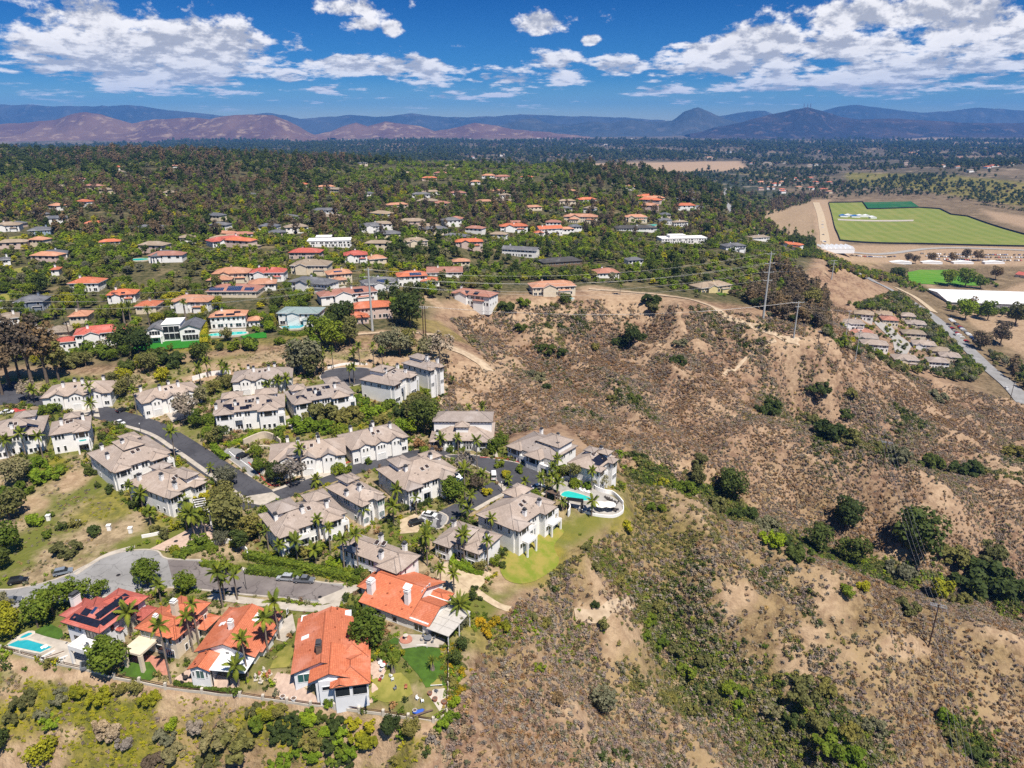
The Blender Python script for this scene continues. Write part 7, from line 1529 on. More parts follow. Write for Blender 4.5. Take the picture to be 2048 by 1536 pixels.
for i, (u, v) in enumerate([(519,1352),(528,1345),(535,1358),(522,1365),(540,1350),(512,1360)]):
    o = thing('garden_statue', f'grey carved statue in the clutter beside the dry lawn, {["tallest","back","right","front","rearmost","leftmost"][i]} one', 'statue', gp(u, v, .1), i, 'garden statues'); h = 1.2+.25*(i % 3)
    MB().tube([(0, 0, 0), (0, 0, h*.3), (.05, 0, h*.7), (0, 0, h)], [.4, .28, .35, .15], 8).build('figure', M_stone if i % 2 else M_terra, o); MB().box(-.45, -.45, 0, .45, .45, .2).build('plinth', M_stone, o)
# --- corner house
lawn([(803,1299),(845,1293),(880,1298),(886,1330),(892,1372),(852,1376),(836,1350),(818,1330),(800,1310)], 'bright green lawn below the coral corner house', None, .16); paving([(795,1280),(809,1269),(861,1272),(894,1279),(881,1296),(845,1294),(806,1299)], M_conc, .14); paving([(866,1380),(892,1377),(896,1428),(880,1425),(858,1393)], M_conc, .14)
lawn([(765,1288),(790,1275),(800,1280),(795,1290)], 'small wedge of lawn under the big round tree')
table_set(856, 1281, 'grey dining table on the curved terrace', 6, M_grey, .95)
for i, (u, v) in enumerate([(812, 1282)]):
    o = furn('tiered_fountain', 'stone fountain in a round planted ring on the curved terrace', 'fountain', u, v); MB().cyl((0, 0, 0), (0, 0, .4), 1.5, 1.5, 16).build('basin', M_brick, o); MB().tube([(0, 0, .4), (0, 0, 1.4)], [.3, .2], 8).build('column', M_stone, o); MB().cyl((0, 0, 1.4), (0, 0, 1.55), .3, .6, 12).build('bowl', M_stone, o)
o = furn('goal_frame', 'small white football goal at the upper edge of the green lawn', 'goal', 843, 1297, 5); MB().tube([(-1.3, 0, 0), (-1.1, 0, .9), (1.1, 0, .9), (1.3, 0, 0)], .06, 6).build('frame', M_plastic, o)
o = furn('trampoline_mat', 'pale square mat at the lower end of the green lawn', 'mat', 873, 1363, 5); MB().box(-1.2, -1.2, 0, 1.2, 1.2, .06).build('mat', M_lawn2, o); MB().box(-1.3, -1.3, .0, 1.3, -1.2, .12).build('edge', M_plastic, o)
M_slope = pm('sunny_slope_grass', (.155, .190, .018), (.265, .220, .05), .3, .95, .4)
sheet('lawn', catmull(wpoly([(1000,1128),(1030,1092),(1062,1072),(1105,1056),(1128,1064),(1108,1092),(1118,1124),(1092,1150),(1050,1168),(1012,1160)]), 4, True), M_slope, .16, 1.8, label='sunny yellow-green grass slope below the balcony townhouse', cat='lawn')
# --- the residents' pool
deck = [(1112,972),(1133,961),(1153,970),(1168,967),(1188,974),(1210,986),(1233,1000),(1246,1014),(1244,1026),(1224,1034),(1188,1031),(1155,1020),(1138,1010),(1112,996),(1103,985)]
sheet('pool_deck', catmull(wpoly(deck), 3, True), M_conc2, .3, 2, kind='structure')
pool([(1122,992),(1136,984),(1177,999),(1178,1007),(1162,1007),(1129,997)], 'turquoise swimming pool on the shared terrace', M_water2, .42, .4); pool([(1193,1010),(1202,1006),(1212,1010),(1206,1016),(1196,1016)], 'round turquoise spa beside the white parasols', M_water2, .42, .4)
wall_thing('garden_wall', [(1118,968),(1133,961),(1152,969),(1160,966),(1172,966),(1186,972),(1191,981),(1210,988),(1223,990),(1234,998),(1246,1012)], 1.7, W_white, 'curved white wall behind the turquoise pool terrace'); wall_thing('garden_wall', [(1246,1014),(1245,1026),(1226,1035),(1190,1032),(1157,1022)], .9, W_white, 'low white wall along the outer edge of the pool terrace'); wall_thing('garden_wall', [(1137,1016),(1140,1026),(1136,1034)], 2.4, W_white, 'short tall white wall at the pool gate')
parasol(1202, 1021, 'white parasol by the round spa, left one', 2.2); parasol(1218, 1021, 'white parasol by the round spa, right one', 2.2)
for i, (u, v, th) in enumerate([(1140,976,20),(1145,977,20),(1149,979,20),(1163,983,40),(1172,985,40),(1180,988,40),(1213,999,30),(1217,1001,30),(1221,1002,30),(1167,1024,160),(1174,1025,160),(1182,1026,160),(1225,1018,60),(1228,1023,70),(1232,1020,80)]):
    lounger(u, v, th, f'sun lounger on the pool terrace, {["wall group left","wall group middle","wall group right","curve group left","curve group middle","curve group right","far row left","far row middle","far row right","near row left","near row middle","near row right","parasol group back","parasol group front","parasol group edge"][i]}', M_plastic if 3 <= i < 6 else M_rattan)
table_set(1228, 1008, 'dark round table at the terrace end', 4, M_rattan, .8)
def pergola(corners, z, n, label, slat, post, alt=None, name='pergola', beam=.18):
    a, b, c, d = [gp(*q) for q in corners]; o = thing(name, label, 'pergola', a)
    zz = max(p.z for p in (a, b, c, d))-a.z+z; A, B, C_, D_2 = [Vector((p.x-a.x, p.y-a.y, zz)) for p in (a, b, c, d)]
    for i in range(n):
        t = (i+.5)/n; p, q = A.lerp(D_2, t), B.lerp(C_, t); dd = (q-p); th = math.atan2(dd.y, dd.x); m = MB().box(-.2, -.09, 0, dd.length+.2, .09, .2); s = m.build('slat', (alt if alt and i % 2 else slat), o); s.location = p; s.rotation_euler = (0, 0, th)
    for p, q in ((A, D_2), (B, C_)):
        dd = q-p; m = MB().box(0, -.1, -.26, dd.length, .1, -.005); s = m.build('beam', post, o); s.location = p; s.rotation_euler = (0, 0, math.atan2(dd.y, dd.x))
    for p in (A, B, C_, D_2): MB().box(p.x-beam, p.y-beam, -1.5, p.x+beam, p.y+beam, zz-.27).build('post', post, o)
pergola([(405,1062),(424,1057),(412,1018),(390,1022)], 4.2, 15, 'striped timber pergola over the townhouse entrance gate', M_black, W_white, M_wtrim)
pergola([(1131,1019),(1162,1026),(1165,1018),(1136,1012)], 3.0, 12, 'dark curved pergola on the near side of the turquoise pool', M_black, M_black)
pergola([(1092,1000),(1110,1008),(1118,1000),(1100,992)], 2.8, 12, 'dark pergola walk between the balcony townhouse and the pool', M_wood, M_wood)
# --- pools and lawns of the plateau houses
for pts, lb, m in [([(425,668),(486,664),(488,671),(424,675)], 'long pale blue pool before the peach-tiled villa', M_water2), ([(560,654),(600,650),(614,651),(600,659),(570,661)], 'curved blue pool before the green-roofed house', M_water), ([(852,576),(868,572),(872,576),(858,580)], 'small pool beside the blue-solar house', M_water2), ([(262,520),(290,517),(296,521),(270,524)], 'pale pool on the lawn of the grey house', M_water2), ([(1128,598),(1144,596),(1146,600),(1130,602)], 'dark plunge pool before the peach knoll house', M_water), ([(1278,452),(1310,450),(1312,455),(1284,457)], 'small pool on the oval terrace', M_water2)]:
    pool(pts, lb, m, .3, .8); excl_px([(p[0]+(4 if p[0] > pts[0][0] else -4), p[1]+(3 if i > 1 else -3)) for i, p in enumerate(pts)])
M_turf = pm('bright_artificial_lawn', (.02, .17, .012), (.018, .14, .01), .5, .95, .3)
for pts, lb, m in [([(268,690),(310,682),(405,678),(408,694),(330,700),(265,702)], 'vivid artificial lawn below the white glass-bay house', M_turf), ([(480,672),(532,664),(534,676),(490,680)], 'vivid lawn beside the long pale pool', M_turf), ([(945,602),(985,598),(985,605),(950,608)], 'bright lawn strip at the rim house', M_lawn), ([(0,590),(45,583),(50,600),(0,605)], 'wide lawn beside the blue-grey gabled house', M_lawn2), ([(22,540),(55,533),(58,542),(25,550)], 'mown lawn at the left wood edge', M_lawn2), ([(1425,582),(1470,575),(1478,588),(1440,592)], 'mown bank below the yellow house', M_lawn), ([(245,523),(300,513),(302,520),(260,528)], 'lawn round the pale pool of the grey house', M_lawn), ([(1272,462),(1320,458),(1318,463),(1280,466)], 'oval lawn terrace on the hill', M_lawn), ([(18,475),(60,470),(62,480),(20,484)], 'dry lawn of the house at the wood edge', M_lawn2)]:
    sheet('lawn', wpoly(pts), m, .3, 3, label=lb, cat='lawn'); excl_px(pts)
for pts in [[(268,686),(310,680),(312,676),(275,680)], [(420,660),(492,658),(492,663),(418,665)], [(950,592),(985,590),(990,598),(955,600)], [(655,585),(690,572),(695,578),(668,588)]]: sheet('terrace', wpoly(pts), M_conc, .28, 3, kind='structure'); excl_px(pts)
# --- hedges and walls of the townhouse grounds
hedge([(493,1115),(560,1130),(640,1147),(722,1165)], 2.6, 2.0, 'green', 'long clipped hedge above the cul-de-sac'); hedge([(498,1143),(550,1149),(605,1156)], 3.0, 1.7, 'green', 'broad low hedge beside the parked cars'); hedge([(366,1108),(395,1100),(425,1092)], 2.6, 1.5, 'green', 'rounded hedge at the entrance drive'); hedge([(405,1130),(440,1135),(478,1143)], 2.2, 1.3, 'green', 'short hedge row along the cul-de-sac kerb'); hedge([(352,1112),(374,1116)], 2.0, 1.2, 'green', 'small round hedge at the drive corner')
hedge([(800,1022),(840,1012),(862,1005)], 1.8, 1.6, 'dark', 'dark clipped hedge under the awning townhouse'); hedge([(905,1128),(935,1142),(965,1148)], 2.0, 1.4, 'bright', 'bright rounded hedge by the sandy path'); hedge([(405,640),(408,660),(410,700)], 4, 4.5, 'yellow', 'tall yellow-green hedge between the two white villas'); hedge([(898,1205),(938,1216)], 1.4, 1.6, 'green', 'dark hedge behind the coral corner house'); hedge([(560,668),(600,672),(625,662)], 2.5, 2, 'green', 'curved hedge below the blue pool of the modern house')
hedge([(415,860),(425,890),(440,910),(455,920)], 2.4, 1.6, 'bright', 'leafy hedge down the street bank'); hedge([(455,895),(490,880),(515,868)], 2, 1.4, 'bright', 'leafy hedge under the solar townhouse')
wall_thing('retaining_wall', [(488,892),(510,882),(530,876),(550,882),(562,892)], 2.6, pm('tan_stucco', (.58,.49,.38), (.52,.44,.34), .5, .9), 'curved tan retaining wall behind the parking bays', .5); wall_thing('retaining_wall', [(495,905),(515,897),(540,898),(556,906)], 1.2, MATS['tan_stucco'], 'low tan planter wall behind the parking bays', .5)
wall_thing('garden_wall', [(284,1076),(315,1070),(340,1062),(352,1054)], 1.0, W_white, 'low curved white entrance wall'); wall_thing('garden_wall', [(425,1092),(455,1086),(485,1098),(495,1106)], 1.5, W_white, 'white wall between the hedge and the entrance trees'); wall_thing('garden_wall', [(385,762),(420,752),(462,748)], 2.0, W_white, 'pale wall under the bare tan bank'); wall_thing('retaining_wall', [(655,738),(690,730),(735,730)], 1.0, W_white, 'white wall round the upper turning circle')
for i, (u, v) in enumerate([(98,1040),(157,1052),(219,1060),(262,1065)]):
    o = thing('gate_post', f'white square post in the dry grass, {["first","second","third","fourth"][i]} from the left', 'post', gp(u, v), .2, 'white posts in the dry grass'); MB().box(-.5, -.5, -.5, .5, .5, 1.6).build('pillar', W_white, o); MB().box(-.62, -.62, 1.6, .62, .62, 1.8).build('cap', W_white, o)
fence([(880,1128),(900,1125)], 'short picket fence at the path', .8, pw=.1)
# paths
for pts, w, m, nm in [([(870,1165),(905,1150),(930,1165),(970,1195),(1020,1220)], 2.2, M_sand, 'path'), ([(880,1140),(915,1120),(935,1110)], 2.0, M_sand, 'path'), ([(893,770),(885,800),(872,835)], 1.4, M_sand, 'path'), ([(985,880),(990,905),(992,915)], 1.6, M_conc, 'path'), ([(575,832),(580,850),(590,862)], 1.4, M_conc, 'garden_steps')]:
    road(nm, pts, w, m, .14)
sheet('gravel_garden', wpoly([(870,1140),(900,1120),(960,1130),(985,1150),(960,1175),(910,1200),(880,1180)]), M_sand, .09, 2, kind='structure'); sheet('gravel_garden', wpoly([(800,1040),(830,1028),(850,1040),(835,1065),(800,1068)]), M_sand, .09, 2, kind='structure')
# street lamps
for i, (u, v, vt) in enumerate([(282,865,852),(1003,985,965),(500,1140,1105),(493,1180,1140)]):
    p = gp(u, v); h = max(3.5, top_height(p, vt)); o = thing('street_lamp', f'thin dark street lamp {["at the upper street bend","by the turning circle","beside the long clipped hedge","at the cul-de-sac kerb"][i]}', 'street lamp', p, 0, 'street lamps'); MB().cyl((0, 0, -.3), (0, 0, h), .08, .06, 6).build('pole', M_black, o); MB().cyl((0, 0, h), (0, 0, h+.4), .18, .1, 8).build('lantern', M_plastic, o)
# parking lines
for u0, v0, u1, v1 in [(458,903,475,918),(470,912,488,926),(482,921,500,935),(494,930,512,944),(845,1036,866,1046),(856,1030,877,1040)]:
    road('bay_line', [(u0, v0), (u1, v1)], .22, M_white, .17)
for u, v in [(237,1151),(352,1083),(640,1195)]:
    p = gp(u, v, .17); o = thing('manhole_cover', f'dark iron manhole cover {"on the wide bend of the worn road" if u == 237 else "in the paved entrance drive" if u == 352 else "near the road end"}', 'manhole cover', p, 0, 'manhole covers'); MB().cyl((0, 0, -.05), (0, 0, .02), .5, .5, 14).build('cover', M_black, o); MB().cyl((0, 0, -.05), (0, 0, .012), .62, .62, 14).build('rim', M_asphalt3, o)
# ------------------------------------------------------------------ masses that nobody could count: woods and scrub
def scatter(name, P, S, K, protos, **kw):
    """one object that instances the proto meshes at points P with scale S (n,3), turn about z and kind index K"""
    col = bpy.data.collections.new(name+'_kinds')
    for i, (nm, me) in enumerate(protos):
        o = bpy.data.objects.new(f'kind_{i:02d}', me); col.objects.link(o)
    me = bpy.data.meshes.new(name); me.vertices.add(len(P)); me.vertices.foreach_set('co', np.ascontiguousarray(P, 'f').ravel())
    a = me.attributes.new('sc', 'FLOAT_VECTOR', 'POINT'); a.data.foreach_set('vector', np.ascontiguousarray(S, 'f').ravel())
    a = me.attributes.new('rz', 'FLOAT', 'POINT'); a.data.foreach_set('value', RNG.uniform(0, 6.28, len(P)).astype('f'))
    a = me.attributes.new('kd', 'INT', 'POINT'); a.data.foreach_set('value', np.ascontiguousarray(K, 'i'))
    o = link(name, me)
    g = bpy.data.node_groups.new(name+'_nodes', 'GeometryNodeTree')
    g.interface.new_socket('Geometry', in_out='INPUT', socket_type='NodeSocketGeometry'); g.interface.new_socket('Geometry', in_out='OUTPUT', socket_type='NodeSocketGeometry')
    N = g.nodes; Lk = g.links; gi = N.new('NodeGroupInput'); go = N.new('NodeGroupOutput')
    ci = N.new('GeometryNodeCollectionInfo'); ci.inputs['Collection'].default_value = col; ci.inputs['Separate Children'].default_value = True; ci.inputs['Reset Children'].default_value = True
    ip = N.new('GeometryNodeInstanceOnPoints'); ip.inputs['Pick Instance'].default_value = True
    def attr(nm, ty):
        n = N.new('GeometryNodeInputNamedAttribute'); n.data_type = ty; n.inputs['Name'].default_value = nm; return [s for s in n.outputs if s.enabled][0]
    cb = N.new('ShaderNodeCombineXYZ'); Lk.new(attr('rz', 'FLOAT'), cb.inputs[2])
    er = N.new('FunctionNodeEulerToRotation'); Lk.new(cb.outputs[0], er.inputs[0])
    Lk.new(gi.outputs[0], ip.inputs['Points']); Lk.new(ci.outputs[0], ip.inputs['Instance']); Lk.new(attr('kd', 'INT'), ip.inputs['Instance Index'])
    Lk.new(er.outputs[0], ip.inputs['Rotation']); Lk.new(attr('sc', 'FLOAT_VECTOR'), ip.inputs['Scale']); Lk.new(ip.outputs[0], go.inputs[0])
    m = o.modifiers.new('scatter', 'NODES'); m.node_group = g
    return tag(o, kind='stuff', **kw)
def blocked(X, Y, pad=0):
    m = np.zeros(X.shape, bool)
    for poly in FOOT+EXCL:
        xs = [p[0] for p in poly]; ys = [p[1] for p in poly]
        s = (X > min(xs)) & (X < max(xs)) & (Y > min(ys)) & (Y < max(ys))
        if s.any():
            i = np.where(s)[0]; m[i] |= in_poly(X[i], Y[i], poly)
    return m
def pxv(X, Y, Z):
    dep = Y*_c-(Z-CAMZ)*_s; return 1024+FPX*X/dep, 768-FPX*(Y*_s+(Z-CAMZ)*_c)/dep
def hides(X, Y, Z, Hh, keep=.12):
    """true where a tree of height Hh would stand in front of a house the photograph shows clear"""
    u, vb = pxv(X, Y, Z); _, vt = pxv(X, Y, Z+Hh); m = np.zeros(X.shape, bool)
    for poly in FOOT[:NVILLA]:
        pts = np.array(poly); z = hz(pts[:, 0], pts[:, 1]); uu, v0 = pxv(pts[:, 0], pts[:, 1], z); _, v1 = pxv(pts[:, 0], pts[:, 1], z+6)
        a, b, t, w = uu.min(), uu.max(), v1.min(), v0.max(); yc = pts[:, 1].mean()
        m |= (u > a-2) & (u < b+2) & (Y < yc) & (vt < t+(w-t)*.75) & (vb > t)
    return m & (RNG.uniform(size=X.shape) > keep)
def spread(n, x0, x1, y0, y1, cond=None, power=0):
    X = RNG.uniform(x0, x1, n); Y = RNG.uniform(y0, y1, n)
    if power: Y = y0*(y1/y0)**RNG.uniform(size=n)
    k = (np.abs(X) < Y*.80+60)
    return X[k], Y[k]
def thin(X, Y, d):
    """drops points nearer than about d to another (grid based)"""
    c = np.stack([np.floor(X/d), np.floor(Y/d)], 1).astype(int); _, i = np.unique(c, axis=0, return_index=True); return i
# ---- scrub of the dry hills
excl_px([(1040,1010),(1080,985),(1150,960),(1260,1000),(1250,1040),(1150,1050)])
def wild_at(X, Y):
    u, v = pxv(X, Y, hz(X, Y)); return in_poly(u, v, WILD_PX), u, v
def gridval(A, X, Y):
    r = np.log(np.clip(Y, Y0+.01, Y1*.99)/Y0)/math.log(QR); c = (X/(Y*.86+55)+1)/2*(NC-1)
    return A[np.clip(np.round(r).astype(int), 0, NR-1), np.clip(np.round(c).astype(int), 0, NC-1)]
tiny = [Proto('scrub', .9, .55, .45, 72, .155, 200+i, 7, trunk=False, lr=(.36, .6), lift=.75, up=.5) for i in range(3)]
SCRUB = [(n, q.crown(lf)) for lf in ('mauve', 'rust', 'twig', 'olive', 'brown', 'straw', 'grey', 'dark') for n, q in (('a', tiny[len(lf) % 3]),)]
def scrub():
    X, Y = spread(900000, -120, 560, 64, 620); w, u, v = wild_at(X, Y)
    b = gridval(bare, X, Y); n1 = fbm(X/7, Y/7, 3, 61); n2 = fbm(X/26, Y/26, 3, 62)
    keep = w & (RNG.uniform(size=X.shape) < np.clip(.86+n1*1.2+n2*.6-b*.70-gridval(gull, X, Y)*.38, .08, 1)) & ~blocked(X, Y) & (u > -60) & (u < 2110) & (v < 1620) & (RNG.uniform(size=X.shape) < np.clip(230/Y, .25, 1)**1.0)
    X, Y = X[keep], Y[keep]; n2 = fbm(X/30, Y/30, 3, 63); g = gridval(green, X, Y); r = RNG.uniform(size=X.shape); kk = n2*.55+r*.75
    K = np.select([kk < .12, kk < .30, kk < .46, kk < .55, kk < .66, kk < .76, kk < .86], [1, 0, 2, 4, 2, 6, 3], 7)
    K = np.where((g > .3) & (r < .6), 3, K); K = np.where(r > .96, 5, K)
    s = RNG.uniform(.40, 1.15, X.shape)*(1+.9*np.clip(n2, 0, 1)); s *= np.where(K == 7, 1.3, 1)*np.where(Y > 350, 1.35, 1)
    # the gullies stay green: thick brush along the canyon floors
    for pts, wd, n, ks, sz in [([(1262,935),(1320,962),(1400,985),(1460,1010),(1540,1060),(1620,1095),(1700,1125),(1800,1150),(1900,1175),(2048,1215)], 6.5, 4300, (7,7,3,8,3,7,9), (1.1,2.4)), ([(1290,1190),(1300,1250),(1340,1310),(1400,1350),(1470,1395),(1560,1425),(1650,1470),(1740,1520)], 5.5, 2600, (3,3,7,6,8,2,3), (.8,1.9)),
            ([(1530,815),(1600,845),(1680,875),(1800,915),(1900,940),(2048,960)], 6, 900, (7,3,6), (1.0,2.0)), ([(1060,640),(1090,700),(1130,760),(1200,800)], 5, 220, (7,6), (.9,1.6)), ([(1180,1090),(1220,1140),(1240,1180)], 4, 200, (3,8), (.6,1.2)), ([(1480,1440),(1540,1480),(1600,1536)], 5, 400, (9,6,3), (.7,1.3)), ([(940,1240),(1010,1260),(1080,1262),(1180,1258)], 4, 260, (3,8,9), (.6,1.2)), ([(900,1290),(908,1340),(905,1420)], 2.5, 220, (3,8,9,10), (.5,1.1)), ([(1880,1430),(1940,1480),(1990,1536)], 5, 260, (7,3,8), (.8,1.6))]:
        C = [gp(*p) for p in pts]; t = RNG.uniform(0, len(C)-1.001, n); i = t.astype(int); f = t-i; cx = np.array([c.x for c in C]); cy_ = np.array([c.y for c in C])
        a = cx[i]*(1-f)+cx[i+1]*f+RNG.normal(size=n)*wd*.6; b = cy_[i]*(1-f)+cy_[i+1]*f+RNG.normal(size=n)*wd*.6; k = (fbm(a/9, b/9, 2, 64) > -.5) & ~blocked(a, b); a, b = a[k], b[k]
        X = np.concatenate([X, a]); Y = np.concatenate([Y, b]); K = np.concatenate([K, RNG.choice(ks, len(a))]); s = np.concatenate([s, RNG.uniform(sz[0], sz[1], len(a))])
    Z = hz(X, Y)-.1
    return scatter('dry_scrub', np.stack([X, Y, Z], 1), np.stack([s, s, s*RNG.uniform(.7, 1.2, s.shape)], 1), K, SCRUB+[('g', tiny[0].crown('green')), ('b', tiny[1].crown('bright')), ('o', tiny[2].crown('gold'))], label='low dry brown and mauve scrub covering the canyon slopes', cat='scrub')
scrub()
def bank_scrub():
    X, Y = spread(190000, -260, 60, 64, 330); u, v = pxv(X, Y, hz(X, Y))
    ll = in_poly(u, v, [(-90,1350),(0,1336),(180,1366),(480,1406),(870,1470),(790,1640),(-90,1640)]); lw = in_poly(u, v, [(0,1085),(0,900),(60,925),(160,925),(250,1010),(320,1060),(220,1090),(120,1140),(0,1160)])
    bk = in_poly(u, v, [(250,760),(300,700),(560,690),(850,668),(880,700),(800,740),(560,730)]); gs = in_poly(u, v, [(1000,1180),(960,1240),(1020,1150),(1120,1060),(1240,1040),(1130,1130)])
    g = gridval(green, X, Y); b = gridval(bare, X, Y); n1 = fbm(X/6, Y/6, 3, 71)
    keep = ((ll & (RNG.uniform(size=X.shape) < np.clip(.5+g*.5+n1*.7-b*.7, .04, 1))) | ((lw | bk) & (RNG.uniform(size=X.shape) < np.clip(.10+n1*.3-b*.3, .01, 1)))) & ~blocked(X, Y)
    X, Y, g = X[keep], Y[keep], g[keep]; r = RNG.uniform(size=X.shape)
    K = np.where((g > .25) & (r < .62), 8, np.where((g > .2) & (r < .80), 3, np.select([r < .25, r < .5, r < .7, r < .85], [6, 5, 2, 3], 0)))
    s = RNG.uniform(.35, .8, X.shape); Z = hz(X, Y)-.12
    pr = SCRUB+[('y', tiny[0].crown('yellow')), ('b', tiny[1].crown('bright'))]
    scatter('bank_groundcover', np.stack([X, Y, Z], 1), np.stack([s, s, s*.8], 1), K, pr, label='yellow-green groundcover and grey scrub on the near bank', cat='groundcover')
bank_scrub()
# ---- trees of the plateau: the largest ones singly, the rest as woods
WOOD = [('g', P_low[0].crown('green')), ('g2', P_low[1].crown('olive')), ('d', P_low[2].crown('dark')), ('b', P_low[0].crown('brown')), ('y', P_low[1].crown('yellow')), ('gr', P_low[2].crown('grey')), ('td', P_lowtall[0].crown('dark')), ('tb', P_lowtall[1].crown('brown')), ('br', P_low[1].crown('bright'))]
def woods():
    # candidates over plateau and slopes
    X1, Y1_ = spread(140000, -820, 620, 300, 1000); i = thin(X1, Y1_, 4.6); X1, Y1_ = X1[i], Y1_[i]
    u, v = pxv(X1, Y1_, hz(X1, Y1_))
    sub1 = in_poly(u, v, [(-90,690),(120,745),(260,715),(560,672),(700,645),(850,600),(1000,590),(1060,560),(1180,570),(1290,565),(1400,600),(1480,590),(1560,640),(1600,500),(1620,470),(1610,400),(1480,380),(1300,290),(-90,240)])
    gap = in_poly(u, v, [(870,610),(1050,600),(1040,560),(900,590)]) | in_poly(u, v, [(900,530),(1000,540),(1000,500),(930,505)])
    n1 = fbm(X1/30, Y1_/30, 3, 81)
    k = sub1 & ~blocked(X1, Y1_) & (RNG.uniform(size=X1.shape) < np.clip(.64+n1*1.1-gap*.5, .06, .97))
    X, Y = X1[k], Y1_[k]; Z = hz(X, Y); s = RNG.uniform(.40, 1.05, X.shape); H = s*7.2
    k = ~hides(X, Y, Z, H, .08); X, Y, Z, s = X[k], Y[k], Z[k], s[k]
    u, v = pxv(X, Y, Z); n2 = fbm(X/70, Y/70, 3, 82); r = RNG.uniform(size=X.shape)
    dk = np.clip((v-300)/330, 0, 1)          # nearer trees are the greener garden trees, farther the darker eucalyptus
    q = r*.8+n2*.35+.1
    K = np.select([q < .15, q < .40, q < .56, q < .70, q < .80, q < .93], [4, 0, 1, 8, 5, 2], 6)
    K = np.where((dk < .55) & (RNG.uniform(size=r.shape) < .22), np.where(r < .5, 7, np.where(r < .75, 3, 2)), K)
    far = np.argsort(-(s*FPX/(Y))); big = far[:165]
    names = {0: 'green', 1: 'olive', 2: 'dark', 3: 'brown', 4: 'yellow', 5: 'grey', 6: 'dark', 7: 'brown', 8: 'bright'}
    for j in big:
        lf = names[int(K[j])]; P = P_tall if K[j] in (6, 7) else (P_loose if r[j] < .7 else P_round)
        kd = {'tall': 'tall tree', 'loose': 'leafy tree', 'round': 'dense round tree'}[P[0].key]
        plant(P, lf, Vector((X[j], Y[j], Z[j]-.2)), float(s[j]*4.0 if P is not P_tall else s[j]*3.4), 'tree', f'{CN[lf]} {kd}', 'tree')
    rest = far[165:]
    X, Y, Z, s, K = X[rest], Y[rest], Z[rest], s[rest], K[rest]
    # far plateau and slopes down to the plain
    X2, Y2 = spread(120000, -2200, 900, 980, 2700); i = thin(X2, Y2, 8.0); X2, Y2 = X2[i], Y2[i]; z2 = hz(X2, Y2); u2, v2 = pxv(X2, Y2, z2)
    n1 = fbm(X2/120, Y2/120, 3, 83)
    k = (z2 > -66) & ~blocked(X2, Y2) & (RNG.uniform(size=X2.shape) < np.clip(.46+n1*1.1, .05, .9)); X2, Y2, z2 = X2[k], Y2[k], z2[k]
    s2 = RNG.uniform(.75, 1.55, X2.shape); r = RNG.uniform(size=X2.shape); n2 = fbm(X2/200, Y2/200, 3, 84)
    q = r*.75+n2*.6+.12; K2 = np.select([q < .14, q < .32, q < .48, q < .58, q < .72, q < .90], [8, 0, 1, 5, 2, 6], 7); K2 = np.where((Y2 < 1250) & (r < .3), 0, K2)
    # valley and plain: clumps
    X3, Y3 = spread(210000, -3600, 5200, 1150, 8000, power=1); n1 = fbm(X3/190, Y3/190, 4, 85); n4 = fbm(X3/700, Y3/700, 3, 86); z3 = hz(X3, Y3)
    k = (z3 < -20) & ~blocked(X3, Y3) & (RNG.uniform(size=X3.shape) < np.clip(.34+n1*1.6+n4*.7, .03, .9)) & (Y3 > 1150); X3, Y3, z3 = X3[k], Y3[k], z3[k]
    i = thin(X3, Y3, 9); X3, Y3, z3 = X3[i], Y3[i], z3[i]
    s3 = RNG.uniform(.8, 1.5, X3.shape)*np.clip(Y3/2200, 1, 2.2); r = RNG.uniform(size=X3.shape); K3 = np.select([r < .5, r < .75, r < .9], [2, 6, 1], 3)
    # groves of the valley and its slopes, by outline in the photograph
    GX_, GY_, GK, GS_ = [], [], [], []
    for poly, d, ks, sz in [([(1490,605),(1520,560),(1555,535),(1600,560),(1650,600),(1660,655),(1640,662),(1560,640)], 5.5, (7,7,3,2), (.6,1.0)), ([(1690,690),(1740,722),(1850,748),(1900,762),(1965,765),(1935,722),(1900,738),(1800,738),(1730,708)], 5, (0,2,1,2,5), (.5,.95)),
            ([(1795,590),(1850,632),(1900,680),(1965,748),(1945,758),(1890,705),(1830,655),(1780,625),(1690,615)], 5.5, (2,1,0,5), (.6,1.0)), ([(1880,605),(1960,660),(2060,710),(2060,640),(1960,618)], 15, (8,0,7,2), (.7,1.4)), ([(1925,690),(2060,790),(2060,745),(1960,700)], 10, (2,7,5,1), (.7,1.2)),
            ([(1640,512),(1700,520),(1800,532),(1800,565),(1730,558),(1660,548)], 6, (1,4,0,3), (.6,1.1)), ([(1590,495),(1650,500),(1660,520),(1600,520)], 6, (0,1,2), (.5,.9)), ([(1800,512),(2060,528),(2060,545),(1950,545),(1800,535)], 13, (7,3,2,1), (.9,1.5)), ([(1680,625),(1800,628),(1900,700),(1860,735),(1780,730),(1700,690)], 8, (2,0,1,4), (.3,.6)),
            ([(1640,660),(1700,690),(1740,720),(1690,700),(1640,680)], 5, (0,5,2), (.5,.9)), ([(1560,400),(1640,385),(1660,400),(1560,430),(1500,445),(1480,430)], 11, (7,2,1), (.7,1.1)), ([(1850,400),(2060,420),(2060,445),(1980,425),(1900,425)], 10, (1,2,1), (.5,.9)), ([(1590,470),(1640,490),(1610,505),(1570,490)], 6, (0,2,6), (.5,.9)), ([(1780,535),(1830,532),(1815,560),(1840,572),(1980,574),(1975,560),(2010,585),(1880,590),(1800,575)], 7, (0,2,8,1), (.4,.8)), ([(1885,618),(2060,628),(2060,650),(1930,645)], 9, (0,8,2,1), (.6,1.1)), ([(1400,560),(1480,600),(1540,640),(1500,590),(1450,555)], 7, (2,5,3), (.5,.8))]:
